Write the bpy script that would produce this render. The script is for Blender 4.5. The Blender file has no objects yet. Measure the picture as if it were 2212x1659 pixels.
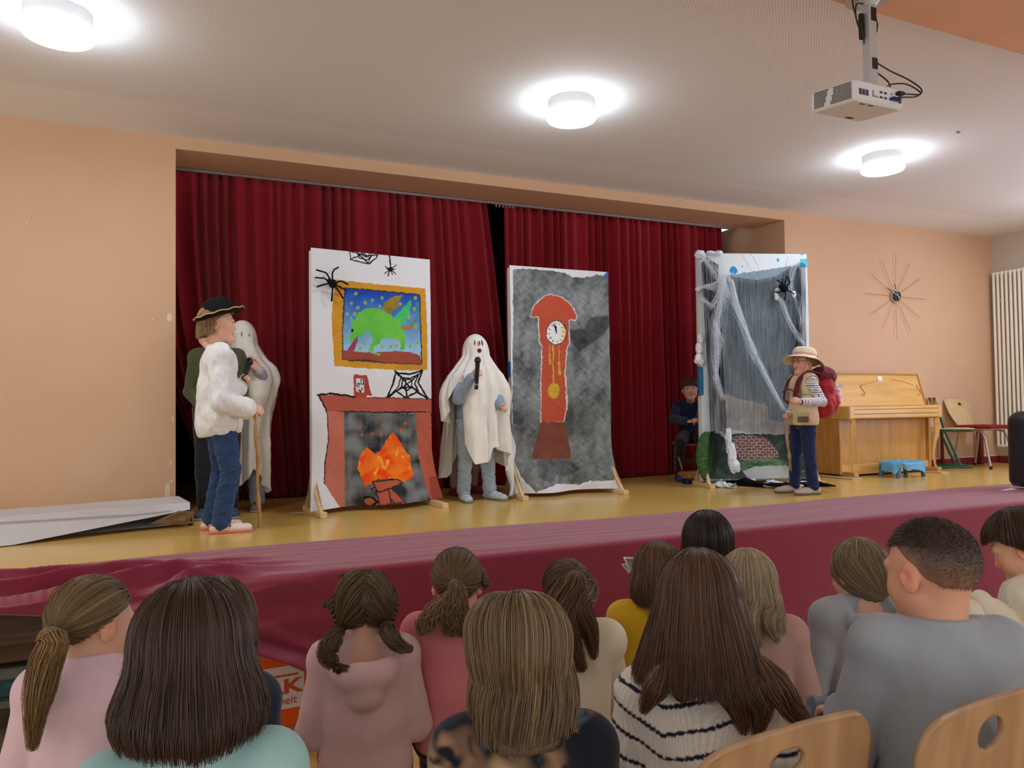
import bpy, math, random
import numpy as np
from mathutils import Vector, Matrix
random.seed(7); RNG = np.random.default_rng(7)
PI = math.pi
SC = bpy.context.scene; COL = SC.collection

# ---------------------------------------------------------------- camera
FPX, CX, CY = 1645.0, 1106.0, 829.5
CAMZ, ST = 1.545, 0.765            # eye height and stage height (hall floor is z = 0)
def _dir(px, py):
    a = np.array([px - CX, -(py - CY), -FPX]); return a / np.linalg.norm(a)
_X = _dir(4735, 832); _Y = _dir(360, 887); _Y = _Y - _X * (_X @ _Y); _Y /= np.linalg.norm(_Y); _Z = np.cross(_X, _Y)
CM = np.array([_X, _Y, _Z]); CC = np.array([0, 0, CAMZ])
cam = bpy.data.objects.new('camera', bpy.data.cameras.new('camera')); COL.objects.link(cam)
cam.matrix_world = Matrix([list(CM[i]) + [CC[i]] for i in range(3)] + [[0, 0, 0, 1]])
cam.data.sensor_width = 36; cam.data.lens = FPX / 2212 * 36; cam.data.clip_start = 0.05
SC.camera = cam

# ---------------------------------------------------------------- light and exposure
SC.view_settings.view_transform = 'Standard'; SC.view_settings.look = 'None'
SC.view_settings.gamma = 1.0; SC.view_settings.use_curve_mapping = False
SC.view_settings.exposure = 0.44
world = bpy.data.worlds.new('world'); SC.world = world; world.use_nodes = True
world.node_tree.nodes['Background'].inputs[0].default_value = (0.93, 0.88, 0.83, 1)
world.node_tree.nodes['Background'].inputs[1].default_value = 0.88
LAMP_E = 50.0
def area(name, loc, rot, sx, sy, e, col):
    l = bpy.data.lights.new(name, 'AREA'); l.shape = 'RECTANGLE'; l.size = sx; l.size_y = sy; l.energy = e; l.color = col
    o = bpy.data.objects.new(name, l); COL.objects.link(o); o.location = loc; o.rotation_euler = rot
    return o
# daylight through the window of the right-hand wall, beside the audience
area('window_daylight', (9.2, 2.6, 2.2), (0, PI/2, 0), 1.8, 2.6, 70, (0.70, 0.74, 1.0))

# ---------------------------------------------------------------- pixel -> world (used for measuring positions)
def ray(px, py): return CM @ np.array([(px - CX) / FPX, -(py - CY) / FPX, -1.0])
def atY(px, py, v): r = ray(px, py); return CC + r * (v / r[1])
def atX(px, py, v): r = ray(px, py); return CC + r * (v / r[0])
def atZ(px, py, v): r = ray(px, py); return CC + r * ((v - CAMZ) / r[2])
def atD(px, py, d): return CC + ray(px, py) * d
def onP(px, py, p0, n):
    r = ray(px, py); return CC + r * (((np.array(p0) - CC) @ n) / (r @ n))

# ---------------------------------------------------------------- materials
def lin(c):
    return tuple((x / 12.92 if x <= 0.04045 else ((x + 0.055) / 1.055) ** 2.4) for x in [v / 255.0 for v in c])
def nodes(name):
    m = bpy.data.materials.new(name); m.use_nodes = True
    nt = m.node_tree; return m, nt, nt.nodes['Principled BSDF']
def inp(b, k, v):
    if k in b.inputs: b.inputs[k].default_value = v
def mat(name, col, rough=0.6, spec=0.4, metal=0.0, bump=0.0, bscale=60, var=0.0, vscale=6, attr=None, sheen=0, alpha=None, trans=0, stretch=None, coat=0, bdist=0.01):
    """procedural material: base colour (sRGB 0..255) with noise variation and noise bump"""
    m, nt, b = nodes(name)
    L = nt.links.new; N = nt.nodes.new
    inp(b, 'Roughness', rough); inp(b, 'Specular IOR Level', spec); inp(b, 'Metallic', metal)
    inp(b, 'Sheen Weight', sheen); inp(b, 'Coat Weight', coat); inp(b, 'Transmission Weight', trans)
    tc = N('ShaderNodeTexCoord'); mp = N('ShaderNodeMapping'); L(tc.outputs['Object'], mp.inputs[0])
    if stretch: mp.inputs['Scale'].default_value = stretch
    src = None
    if attr:
        a = N('ShaderNodeAttribute'); a.attribute_name = attr; src = a.outputs['Color']
    else:
        c = N('ShaderNodeRGB'); c.outputs[0].default_value = (*lin(col), 1); src = c.outputs[0]
    if var:
        n = N('ShaderNodeTexNoise'); n.inputs['Scale'].default_value = vscale; n.inputs['Detail'].default_value = 5; L(mp.outputs[0], n.inputs[0])
        r = N('ShaderNodeMapRange'); r.inputs[1].default_value = 0.3; r.inputs[2].default_value = 0.7
        r.inputs[3].default_value = 1 - var; r.inputs[4].default_value = 1 + var; L(n.outputs[0], r.inputs[0])
        mx = N('ShaderNodeVectorMath'); mx.operation = 'SCALE'; L(src, mx.inputs[0]); L(r.outputs[0], mx.inputs['Scale']); src = mx.outputs[0]
    L(src, b.inputs['Base Color'])
    if bump:
        n2 = N('ShaderNodeTexNoise'); n2.inputs['Scale'].default_value = bscale; n2.inputs['Detail'].default_value = 4; L(mp.outputs[0], n2.inputs[0])
        bp = N('ShaderNodeBump'); bp.inputs['Strength'].default_value = bump; bp.inputs['Distance'].default_value = bdist
        L(n2.outputs[0], bp.inputs['Height']); L(bp.outputs[0], b.inputs['Normal'])
    if alpha is not None: inp(b, 'Alpha', alpha)
    return m
def wood(name, c1, c2, rough=0.4, scale=3.0, axis='X', spec=0.4):
    m, nt, b = nodes(name); L = nt.links.new; N = nt.nodes.new
    tc = N('ShaderNodeTexCoord'); mp = N('ShaderNodeMapping'); L(tc.outputs['Object'], mp.inputs[0])
    s = {'X': (1, 9, 9), 'Y': (9, 1, 9), 'Z': (9, 9, 1)}[axis]; mp.inputs['Scale'].default_value = s
    n = N('ShaderNodeTexNoise'); n.inputs['Scale'].default_value = scale; n.inputs['Detail'].default_value = 6; n.inputs['Distortion'].default_value = 0.6
    L(mp.outputs[0], n.inputs[0]); r = N('ShaderNodeValToRGB'); L(n.outputs[0], r.inputs[0])
    r.color_ramp.elements[0].position = 0.35; r.color_ramp.elements[1].position = 0.68
    r.color_ramp.elements[0].color = (*lin(c1), 1); r.color_ramp.elements[1].color = (*lin(c2), 1)
    L(r.outputs[0], b.inputs['Base Color']); inp(b, 'Roughness', rough); inp(b, 'Specular IOR Level', spec)
    return m
def emit(name, col, e):
    m, nt, b = nodes(name); inp(b, 'Base Color', (*lin(col), 1)); inp(b, 'Emission Color', (*lin(col), 1)); inp(b, 'Emission Strength', e); return m

# ---------------------------------------------------------------- mesh helpers
def link(name, me, m=None, parent=None):
    o = bpy.data.objects.new(name, me); COL.objects.link(o)
    if m is not None:
        for x in (m if isinstance(m, (list, tuple)) else [m]): me.materials.append(x)
    if parent is not None: o.parent = parent
    return o
def npmesh(V, F, smooth=True, col=None, mi=None):
    """V (n,3), F (m,4) or list of arrays (quads / tris with -1 not allowed)"""
    me = bpy.data.meshes.new('m'); V = np.asarray(V, dtype=np.float32)
    Fs = F if isinstance(F, list) else [F]
    Fs = [np.asarray(f, dtype=np.int32) for f in Fs if len(f)]
    me.vertices.add(len(V)); me.vertices.foreach_set('co', V.ravel())
    nl = sum(f.size for f in Fs); nf = sum(len(f) for f in Fs)
    me.loops.add(nl); me.polygons.add(nf)
    me.loops.foreach_set('vertex_index', np.concatenate([f.ravel() for f in Fs]))
    tot = np.concatenate([np.full(len(f), f.shape[1], dtype=np.int32) for f in Fs])
    st = np.concatenate([[0], np.cumsum(tot)[:-1]]).astype(np.int32)
    me.polygons.foreach_set('loop_start', st); me.polygons.foreach_set('loop_total', tot)
    if smooth: me.polygons.foreach_set('use_smooth', np.ones(nf, dtype=bool))
    if mi is not None: me.polygons.foreach_set('material_index', np.asarray(mi, dtype=np.int32))
    me.update(calc_edges=True)
    if col is not None:
        a = me.color_attributes.new('col', 'FLOAT_COLOR', 'POINT')
        c = np.ones((len(V), 4), dtype=np.float32); c[:, :3] = col; a.data.foreach_set('color', c.ravel())
    return me
class MB:
    """collects boxes, tubes, lathes into one mesh"""
    def __init__(s): s.V = []; s.F = []; s.n = 0; s.mi = []; s.cur = 0
    def add(s, V, F):
        V = np.asarray(V, float); s.V.append(V)
        for f in F: s.F.append([i + s.n for i in f]); s.mi.append(s.cur)
        s.n += len(V); return s
    def box(s, lo, hi, b=0.0, M=None):
        lo = np.array(lo, float); hi = np.array(hi, float)
        if b > 0:
            b = min(b, 0.49 * min(hi - lo)); pts = []; idx = {}
            for i in range(8):
                c = [(lo, hi)[(i >> k) & 1][k] for k in range(3)]; sg = [1 if not (i >> k) & 1 else -1 for k in range(3)]
                for a in range(3):
                    p = list(c)
                    for k in range(3):
                        if k != a: p[k] += sg[k] * b
                    idx[(i, a)] = len(pts); pts.append(p)
            F = []
            for a in range(3):
                o1, o2 = (a + 1) % 3, (a + 2) % 3
                for sd in (0, 1):
                    q = [(sd << a) | (u << o1) | (v << o2) for u, v in ((0, 0), (1, 0), (1, 1), (0, 1))]
                    f = [idx[(i, a)] for i in q]; F.append(f if sd else f[::-1])
            for a in range(3):
                o1, o2 = (a + 1) % 3, (a + 2) % 3
                for u in (0, 1):
                    for v in (0, 1):
                        i0 = (u << o1) | (v << o2); i1 = i0 | (1 << a)
                        f = [idx[(i0, o1)], idx[(i1, o1)], idx[(i1, o2)], idx[(i0, o2)]]
                        F.append(f if (u ^ v) else f[::-1])
            for i in range(8):
                f = [idx[(i, 0)], idx[(i, 1)], idx[(i, 2)]]; par = bin(i).count('1') % 2
                F.append(f if par else f[::-1])
            V = np.array(pts)
        else:
            V = np.array([[(lo, hi)[(i >> k) & 1][k] for k in range(3)] for i in range(8)])
            F = [[0, 2, 3, 1], [4, 5, 7, 6], [0, 1, 5, 4], [2, 6, 7, 3], [0, 4, 6, 2], [1, 3, 7, 5]]
        if M is not None: V = V @ np.array(M)[:3, :3].T + np.array(M)[:3, 3]
        return s.add(V, F)
    def tube(s, pts, r, n=10, cap=True, flat=1.0, up=None):
        pts = np.array(pts, float); m = len(pts); rr = np.broadcast_to(np.array(r, float), (m,))
        T = np.gradient(pts, axis=0); T /= np.linalg.norm(T, axis=1)[:, None] + 1e-12
        u = np.array(up if up is not None else ([0, 0, 1] if abs(T[0][2]) < .9 else [1, 0, 0]), float); V = []
        for i in range(m):
            u = u - T[i] * (u @ T[i]); u /= np.linalg.norm(u) + 1e-12; w = np.cross(T[i], u)
            for k in range(n):
                a = 2 * PI * k / n; V.append(pts[i] + rr[i] * (math.cos(a) * w + flat * math.sin(a) * u))
        F = [[i * n + k, i * n + (k + 1) % n, (i + 1) * n + (k + 1) % n, (i + 1) * n + k] for i in range(m - 1) for k in range(n)]
        if cap: F.append(list(range(n))[::-1]); F.append([(m - 1) * n + k for k in range(n)])
        return s.add(V, F)
    def lathe(s, prof, n=24, M=None, cap=True):
        V = [[r * math.cos(2 * PI * k / n), r * math.sin(2 * PI * k / n), z] for r, z in prof for k in range(n)]; m = len(prof)
        F = [[i * n + k, i * n + (k + 1) % n, (i + 1) * n + (k + 1) % n, (i + 1) * n + k] for i in range(m - 1) for k in range(n)]
        if cap: F.append(list(range(n))[::-1]); F.append([(m - 1) * n + k for k in range(n)])
        V = np.array(V)
        if M is not None: V = V @ np.array(M)[:3, :3].T + np.array(M)[:3, 3]
        return s.add(V, F)
    def prism(s, poly, t, M=None):
        """poly in local xy, thickness t along z"""
        n = len(poly); V = [[x, y, 0] for x, y in poly] + [[x, y, t] for x, y in poly]
        F = [[i, (i + 1) % n, n + (i + 1) % n, n + i] for i in range(n)] + [list(range(n))[::-1], list(range(n, 2 * n))]
        V = np.array(V, float)
        if M is not None: V = V @ np.array(M)[:3, :3].T + np.array(M)[:3, 3]
        return s.add(V, F)
    def mesh(s, smooth=False):
        me = bpy.data.meshes.new('m'); me.from_pydata(np.concatenate(s.V).tolist(), [], s.F)
        if any(s.mi): me.polygons.foreach_set('material_index', s.mi)
        me.update()
        if smooth:
            me.polygons.foreach_set('use_smooth', [True] * len(me.polygons))
            try: me.set_sharp_from_angle(angle=math.radians(38))
            except Exception: pass
        return me
    def build(s, name, m, parent=None, smooth=False): return link(name, s.mesh(smooth), m, parent)
def RT(loc=(0, 0, 0), rz=0, rx=0, ry=0, sc=1):
    return Matrix.Translation(loc) @ Matrix.Rotation(rz, 4, 'Z') @ Matrix.Rotation(rx, 4, 'X') @ Matrix.Rotation(ry, 4, 'Y') @ Matrix.Scale(sc, 4)
def empty(name, label, cat, loc=(0, 0, 0), rz=0, group=None):
    o = bpy.data.objects.new(name, None); COL.objects.link(o); o.location = loc; o.rotation_euler = (0, 0, rz)
    o['label'] = label; o['category'] = cat; o.empty_display_size = 0.1
    if group: o['group'] = group
    return o
def tag(o, label, cat, group=None, kind=None):
    o['label'] = label; o['category'] = cat
    if group: o['group'] = group
    if kind: o['kind'] = kind
    return o
def struct(name, mb, m, label, cat='structure', smooth=False):
    o = mb.build(name, m, None, smooth) if isinstance(mb, MB) else link(name, mb, m)
    o['kind'] = 'structure'; o['label'] = label; o['category'] = cat; return o
def copy_tree(o, parent=None):
    c = o.copy(); COL.objects.link(c); c.parent = parent
    for ch in list(o.children): copy_tree(ch, c)
    return c
def noise3(P, sc=1.0, seed=0, oct=2):
    """cheap smooth pseudo-noise on (n,3) points: sums of warped sines, about -1..1"""
    r = np.random.default_rng(seed); P = np.asarray(P) * sc; out = 0; amp = 1; tot = 0
    for o in range(oct):
        W = P + 0.7 * np.sin(P[..., [1, 2, 0]] * 1.7 + r.uniform(0, 6, 3))
        a = 0
        for _ in range(4):
            d = r.normal(size=3); d /= np.linalg.norm(d); a = a + np.sin(W @ d * r.uniform(1.5, 3.2) + r.uniform(0, 6.3))
        out = out + amp * a / 2.4; tot += amp; amp *= 0.5; P = P * 2.1
    return out / tot
def grid(nu, nv, loop=False):
    """quads of a (nu, nv) vertex grid, index = i*nv + j; loop closes u"""
    i = np.arange(nu if loop else nu - 1); j = np.arange(nv - 1); I, J = np.meshgrid(i, j, indexing='ij'); I2 = (I + 1) % nu
    return np.stack([I * nv + J, I2 * nv + J, I2 * nv + J + 1, I * nv + J + 1], -1).reshape(-1, 4)
def thick(V, F, t, edge=True):
    """gives a sheet (V,F) thickness t along its normals"""
    V = np.asarray(V, float); F = np.asarray(F); n = np.zeros_like(V)
    fn = np.cross(V[F[:, 2]] - V[F[:, 0]], V[F[:, 3]] - V[F[:, 1]])
    for k in range(4): np.add.at(n, F[:, k], fn)
    n /= np.linalg.norm(n, axis=1)[:, None] + 1e-12
    e = np.concatenate([F[:, [k, (k + 1) % 4]] for k in range(4)]); key = np.sort(e, 1); _, inv, cnt = np.unique(key, axis=0, return_inverse=True, return_counts=True)
    b = e[cnt[inv.ravel()] == 1]; N = len(V)
    side = np.stack([b[:, 1], b[:, 0], b[:, 0] + N, b[:, 1] + N], 1)
    return np.concatenate([V, V - n * t]), np.concatenate([F, F[:, ::-1] + N, side])
def sheet(name, V, F, t, m, parent=None, col=None):
    V2, F2 = thick(V, F, t); c = None if col is None else np.concatenate([col, col])
    return link(name, npmesh(V2, F2, True, c), m, parent)
def ppoly(pts, p0, n): return np.array([onP(x, y, p0, n) for x, y in pts])

# ================================================================ room
YW, ZC, XR = 6.205, 3.605, 9.48
JL, JR, ZS = 0.06, 6.06, 3.515      # stage opening: left jamb, right jamb, soffit
M_wall = mat('apricot_wall_paint', (218, 181, 148), 0.75, 0.25, bump=0.25, bscale=220, var=0.03, vscale=2, bdist=0.002)
M_wallR = mat('pale_wall_paint', (205, 196, 184), 0.8, 0.2, bump=0.2, bscale=220, var=0.02, vscale=2, bdist=0.002)
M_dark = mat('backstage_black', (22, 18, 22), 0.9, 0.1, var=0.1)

def ceiling_mat():
    m, nt, b = nodes('perforated_ceiling'); L = nt.links.new; N = nt.nodes.new
    tc = N('ShaderNodeTexCoord'); mp = N('ShaderNodeMapping'); mp.inputs['Rotation'].default_value = (0, 0, PI / 4); mp.inputs['Scale'].default_value = (1/0.0150,) * 3
    L(tc.outputs['Object'], mp.inputs[0]); fr = N('ShaderNodeVectorMath'); fr.operation = 'FRACTION'; L(mp.outputs[0], fr.inputs[0])
    sb = N('ShaderNodeVectorMath'); sb.operation = 'SUBTRACT'; sb.inputs[1].default_value = (.5, .5, .5); L(fr.outputs[0], sb.inputs[0])
    ml = N('ShaderNodeVectorMath'); ml.operation = 'MULTIPLY'; ml.inputs[1].default_value = (1, 1, 0); L(sb.outputs[0], ml.inputs[0])
    ln = N('ShaderNodeVectorMath'); ln.operation = 'LENGTH'; L(ml.outputs[0], ln.inputs[0])
    cr = N('ShaderNodeMapRange'); cr.inputs[1].default_value = .15; cr.inputs[2].default_value = .24; L(ln.outputs['Value'], cr.inputs[0])
    # a plain margin runs along the walls
    sx = N('ShaderNodeSeparateXYZ'); L(tc.outputs['Object'], sx.inputs[0])
    g1 = N('ShaderNodeMath'); g1.operation = 'GREATER_THAN'; g1.inputs[1].default_value = 5.55; L(sx.outputs[1], g1.inputs[0])
    g2 = N('ShaderNodeMath'); g2.operation = 'GREATER_THAN'; g2.inputs[1].default_value = 8.6; L(sx.outputs[0], g2.inputs[0])
    mx = N('ShaderNodeMath'); mx.operation = 'MAXIMUM'; L(g1.outputs[0], mx.inputs[0]); L(g2.outputs[0], mx.inputs[1])
    m2 = N('ShaderNodeMath'); m2.operation = 'MAXIMUM'; L(mx.outputs[0], m2.inputs[0]); L(cr.outputs[0], m2.inputs[1])
    mc = N('ShaderNodeMix'); mc.data_type = 'RGBA'; mc.inputs[6].default_value = (*lin((176, 177, 176)), 1); mc.inputs[7].default_value = (*lin((238, 240, 242)), 1)
    L(m2.outputs[0], mc.inputs[0]); L(mc.outputs[2], b.inputs['Base Color']); inp(b, 'Roughness', .85); inp(b, 'Specular IOR Level', .15)
    return m
struct('ceiling', MB().box((-5, -2.5, ZC), (XR + .2, YW + .2, ZC + .15)), ceiling_mat(), 'white perforated acoustic ceiling above the stage')
wf = MB()
wf.box((-5, YW, 0), (JL, 6.665, ZC)); wf.box((JR, YW, 0), (XR, 6.665, ZC)); wf.box((JL, YW, ZS), (JR, 6.665, ZC + .05))
wf.box((JR, 6.665, 0), (JR + .3, 9.0, ZC)); wf.box((-5, 6.665, 0), (JL-.9, 6.8, ZC))
struct('wall_front', wf, M_wall, 'apricot wall around the wide stage opening')
struct('wall_right', MB().box((XR, -2.5, 0), (XR + .2, YW + .2, ZC)), M_wallR, 'pale wall at the right behind the radiator')
struct('wall_backstage', MB().box((-1.5, 9.0, 0), (JR + .3, 9.1, 4.0)).box((-1.6, 6.7, 0), (-1.5, 9.1, 4.0)).box((-1.6, 6.68, 3.9), (JR + .3, 9.1, 4.0)), M_dark, 'dark backstage room behind the red curtains')
M_beam = mat('beam_paint', (226, 178, 148), 0.8, 0.2, var=0.04, vscale=3)
struct('ceiling_beam', MB().box((-5, 1.95, 3.38), (XR, 2.51, ZC)), M_beam, 'apricot ceiling beam crossing at the top right')
# hall floor
def floor_mat(name, c1, c2, rough, sc):
    m, nt, b = nodes(name); L = nt.links.new; N = nt.nodes.new
    tc = N('ShaderNodeTexCoord'); n = N('ShaderNodeTexNoise'); n.inputs['Scale'].default_value = sc; n.inputs['Detail'].default_value = 8; L(tc.outputs['Object'], n.inputs[0])
    r = N('ShaderNodeValToRGB'); L(n.outputs[0], r.inputs[0]); r.color_ramp.elements[0].position = .3; r.color_ramp.elements[1].position = .7
    r.color_ramp.elements[0].color = (*lin(c1), 1); r.color_ramp.elements[1].color = (*lin(c2), 1)
    L(r.outputs[0], b.inputs['Base Color']); inp(b, 'Roughness', rough); inp(b, 'Specular IOR Level', .5)
    n2 = N('ShaderNodeTexNoise'); n2.inputs['Scale'].default_value = 3; L(tc.outputs['Object'], n2.inputs[0])
    bp = N('ShaderNodeBump'); bp.inputs['Strength'].default_value = .08; bp.inputs['Distance'].default_value = .02; L(n2.outputs[0], bp.inputs['Height']); L(bp.outputs[0], b.inputs['Normal'])
    return m
struct('floor', MB().box((-5, -2.5, -.1), (XR, YW + .2, 0)), floor_mat('hall_floor', (196, 152, 92), (212, 170, 108), .35, 1.5), 'tan hall floor below the stage')
st = MB(); st.box((-5, 3.74, ST - .09), (XR, 9.0, ST))
struct('stage_floor', st, floor_mat('stage_linoleum', (214, 175, 92), (224, 188, 106), .22, 1.2), 'glossy yellow stage floor')
M_brown = wood('dark_brown_board', (58, 40, 28), (84, 60, 42), .6)
struct('trim_1', MB().box((-5, 3.715, ST - .17), (1.2, 3.76, ST - .004)), M_brown, 'dark wooden front board of the stage under the cloth')
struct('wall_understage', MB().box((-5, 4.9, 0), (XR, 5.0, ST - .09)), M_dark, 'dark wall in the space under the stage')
# baseboards
M_base = mat('dark_red_linoleum', (140, 44, 52), .45, .4, var=.06)
M_bwhite = mat('white_trim_paint', (226, 216, 204), .5, .4)
bb = MB().box((JR, YW - .012, ST), (XR, YW, ST + .085)); struct('baseboard_front', bb, M_base, 'dark red baseboard along the front wall')
struct('trim_2', MB().box((JR, YW - .014, ST + .085), (XR - .01, YW, ST + .10)), M_bwhite, 'thin white strip above the red baseboard')
struct('baseboard_right', MB().box((XR - .012, 3.74, ST), (XR, YW, ST + .085)), M_base, 'dark red baseboard along the right wall')
# painted-over filler patches on the wall left of the opening
M_patch = mat('wall_filler', (236, 216, 196), .8, .2)
pt = MB()
for px, py, w, h in ((366, 686, .018, .03), (362, 1060, .02, .06), (370, 1040, .012, .012), (330, 690, .005, .01), (58, 481, .006, .006), (373, 905, .006, .03), (369, 1000, .008, .02)):
    p = atY(px, py, YW); pt.lathe([(0.001, 0), (1, 0), (1, 1)], 12, Matrix.Translation((p[0], YW - .0008, p[2])) @ Matrix.Diagonal((w, 1, h, 1)) @ Matrix.Rotation(PI / 2, 4, 'X') @ Matrix.Diagonal((1, 1, .001, 1)))
struct('trim_3', pt, M_patch, 'pale filler spots on the wall left of the stage opening')

# ---------------------------------------------------------------- ceiling lamps
M_lampw = mat('lamp_white_metal', (232, 234, 236), .4, .4)
M_lampe = emit('lamp_opal_light', (236, 246, 255), LAMP_E)
lampnames = ['round white ceiling lamp at the far left of the ceiling', 'round white ceiling lamp in the middle above the stage', 'round white ceiling lamp right of the projector pole', 'round ceiling lamp beyond the right edge near the radiator wall']
proto = empty('ceiling_lamp', lampnames[0], 'ceiling lamp', (-.51, 4.47, ZC), group='round ceiling lamps over the stage')
MB().lathe([(.158, 0), (.158, -.106), (.150, -.108), (.001, -.108)][::-1], 48).build('lamp_body', M_lampw, proto, True)
MB().lathe([(.001, -.140), (.14, -.139), (.161, -.133), (.168, -.122), (.168, -.112), (.163, -.1085), (.001, -.1085)], 48).build('lamp_diffuser', M_lampe, proto, True)
for i, x in enumerate((2.49, 5.45)):
    c = copy_tree(proto); c.location = (x, 4.46, ZC); c['label'] = lampnames[i + 1]
c = copy_tree(proto); c.location = (8.42, 4.46, ZC); c['label'] = lampnames[3]
# small dark sensor spot on the ceiling
p = atZ(2070, 284, ZC); tag(MB().lathe([(.001, 0), (.012, 0), (.012, .01), (.001, .012)], 12, Matrix.Translation((p[0], p[1], ZC - .012))).build('ceiling_hook', mat('hook_grey', (150, 140, 125)), None), 'tiny grey hook in the ceiling right of the projector', 'hook')

# ---------------------------------------------------------------- curtains
M_curt = mat('red_velvet', (138, 24, 38), .82, .12, bump=.15, bscale=300, var=.08, vscale=30, sheen=.12, bdist=.002)
def curtain(name, label, xt, xb, nf, zt, seed, ztb=ST + .012, dep=.055, nu=900, nv=40, y0=6.95, ed=None):
    """pleated sheet: xt=(x0,x1) at top, xb=(x0,x1) at bottom"""
    r = np.random.default_rng(seed); u = np.linspace(0, 1, nu); v = np.linspace(0, 1, nv)
    U, Vv = np.meshgrid(u, v, indexing='ij')
    ph = np.cumsum(1 + .35 * np.sin(np.linspace(0, 37, nu) + r.uniform(0, 6)) + .25 * np.sin(np.linspace(0, 91, nu))); ph = ph / ph[-1] * nf * 2 * PI
    amp = dep * (.55 + .45 * Vv) * (1 + .35 * np.sin(U * 23 + seed)[:, :])
    pz = np.sin(ph)[:, None] + .25 * np.sin(2 * ph + 1)[:, None] * (1 - Vv) + .35 * np.sin(ph * .5 + 1.3)[:, None] * Vv
    e = ed(Vv) if ed else Vv ** 1.15
    X = xt[0] + (xt[1] - xt[0]) * U + (xb[0] - xt[0]) * Vv ** 2.2 * (1 - U) ** 4 + (xb[1] - xt[1]) * Vv ** .9 * U ** 5
    X = X + .25 * amp * np.cos(ph)[:, None]
    Y = y0 - amp * pz - .02 * Vv * np.sin(U * 11 + 2)
    Z = zt + (ztb - zt) * Vv + .006 * np.sin(ph * .5)[:, None] * Vv
    return X, Y, Z
for nm, lb, args in (('stage_curtain', 'dark red pleated curtain on the left half of the stage', dict(xt=(JL - .3, 2.88), xb=(.42, 3.17), nf=30, zt=3.60, seed=3, y0=6.95)),
                     ('stage_curtain', 'dark red pleated curtain on the right half of the stage', dict(xt=(3.09, 5.83), xb=(3.10, 5.90), nf=27, zt=3.60, seed=4, y0=6.97))):
    X, Y, Z = curtain(nm, lb, **args); V = np.stack([X, Y, Z], -1).reshape(-1, 3)
    tag(sheet(nm, V, grid(*X.shape), .004, M_curt), lb, 'curtain', 'red stage curtains')
rail = MB().box((JL - .3, 6.70, 3.50), (5.85, 6.73, 3.525)).box((JL - .3, 6.91, 3.60), (5.95, 6.95, 3.63))
for x in np.linspace(2.9, 3.08, 6): rail.box((x, 6.72, 3.48), (x + .012, 6.74, 3.505))
tag(rail.build('curtain_rail', mat('rail_aluminium', (168, 160, 158), .4, .5, .6), None), 'grey aluminium curtain rail along the top of the opening', 'curtain rail')

# ---------------------------------------------------------------- cloth over the stage front
M_skirt = mat('burgundy_cloth', (136, 46, 68), .85, .15, bump=.2, bscale=500, var=.05, vscale=9, sheen=.32, bdist=.001)
def skirt():
    nx, ns = 560, 150; xs = np.concatenate([np.linspace(-1.9, 1.6, 360), np.linspace(1.6, 9.3, 201)[1:]]); s = np.linspace(0, 1, ns)
    X, Sv = np.meshgrid(xs, s, indexing='ij')
    yb = 4.515 + .03 * np.sin(X * 1.3) + .012 * np.sin(X * 4.1) - .05 * np.clip((.4 - X) / 1.5, 0, 1)   # back edge on the stage
    yf = 3.70
    sm = lambda t: np.clip(t, 0, 1) ** 2 * (3 - 2 * np.clip(t, 0, 1))
    low = np.interp(X, [-1.9, -.6, -.3, .05, .42, .72, .95, 1.15], [.74, .73, .69, .60, .43, .28, .12, .02])        # height of the lower edge
    drop = ST - low; topl = yb - yf; Ltot = topl + drop; d = Sv * Ltot
    on = d < topl; R = .025
    Y = np.where(on, yb - d, yf - .012 - .02 * np.sin(X * 2.3) * np.clip((d - topl) / .5, 0, 1)); Z = np.where(on, ST + .006, ST - (d - topl))
    # round the edge
    t = np.clip((d - (topl - R)) / (2 * R), 0, 1); inn = (t > 0) & (t < 1)
    Y = np.where(inn, yf - .012 + R * (1 - np.sin(t * PI / 2)), Y); Z = np.where(inn, ST + .006 - R * (1 - np.cos(t * PI / 2)), Z)
    # flat creases on top
    W = np.stack([X * 2.2, Y * 14, Z * 0], -1); w = noise3(W, 1, 11, 3)
    Z = Z + np.where(on & ~inn, .0035 * (w + 1), 0) * np.clip(d / .05, 0, 1)
    # gathered folds at the left where the cloth is hitched up
    g = 1 - sm((X + .45 - .6 * Sv) / .9); W2 = np.stack([X * .9, (d - .35 * X) * 3.2, X * 0], -1)
    f = noise3(W2, 2.0, 5, 2); f2 = 1 - np.abs(np.sin((d * 1.0 + .22 * np.sin(X * 2.1) - .16 * X) * 19)); 
    amt = g * np.clip((d - .28) / .12, 0, 1)
    Y = Y - amt * (.06 * f2 + .05 * (f + 1)) * np.where(on, .6, 1) ; Z = Z + amt * (.085 * f2 + .03 * f) * np.where(on, 1, .3)
    # hitched-up lower roll from the left to where the cloth reaches the floor
    g3 = (1 - sm((X - 1.0) / .35)) * sm((X + .45) / .5) * np.clip(1 - (Ltot - d) / .17, 0, 1)
    fr = np.sin((Ltot - d) * 62 + X * 2) ; Y = Y - g3 * (.04 + .042 * fr); 
    g4 = (1 - g3) * np.clip((d - topl) / .2, 0, 1); Y = Y - g4 * .006 * noise3(np.stack([X * 3, Z * 1.2, X * 0], -1), 1.2, 8, 2)
    # straight sag line, seam
    V = np.stack([X, Y, Z], -1).reshape(-1, 3); return V, grid(len(xs), ns)
V, F = skirt()
o = sheet('stage_cloth', V, F, .003, M_skirt); tag(o, 'long burgundy cloth draped over the front edge of the stage', 'cloth')

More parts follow.
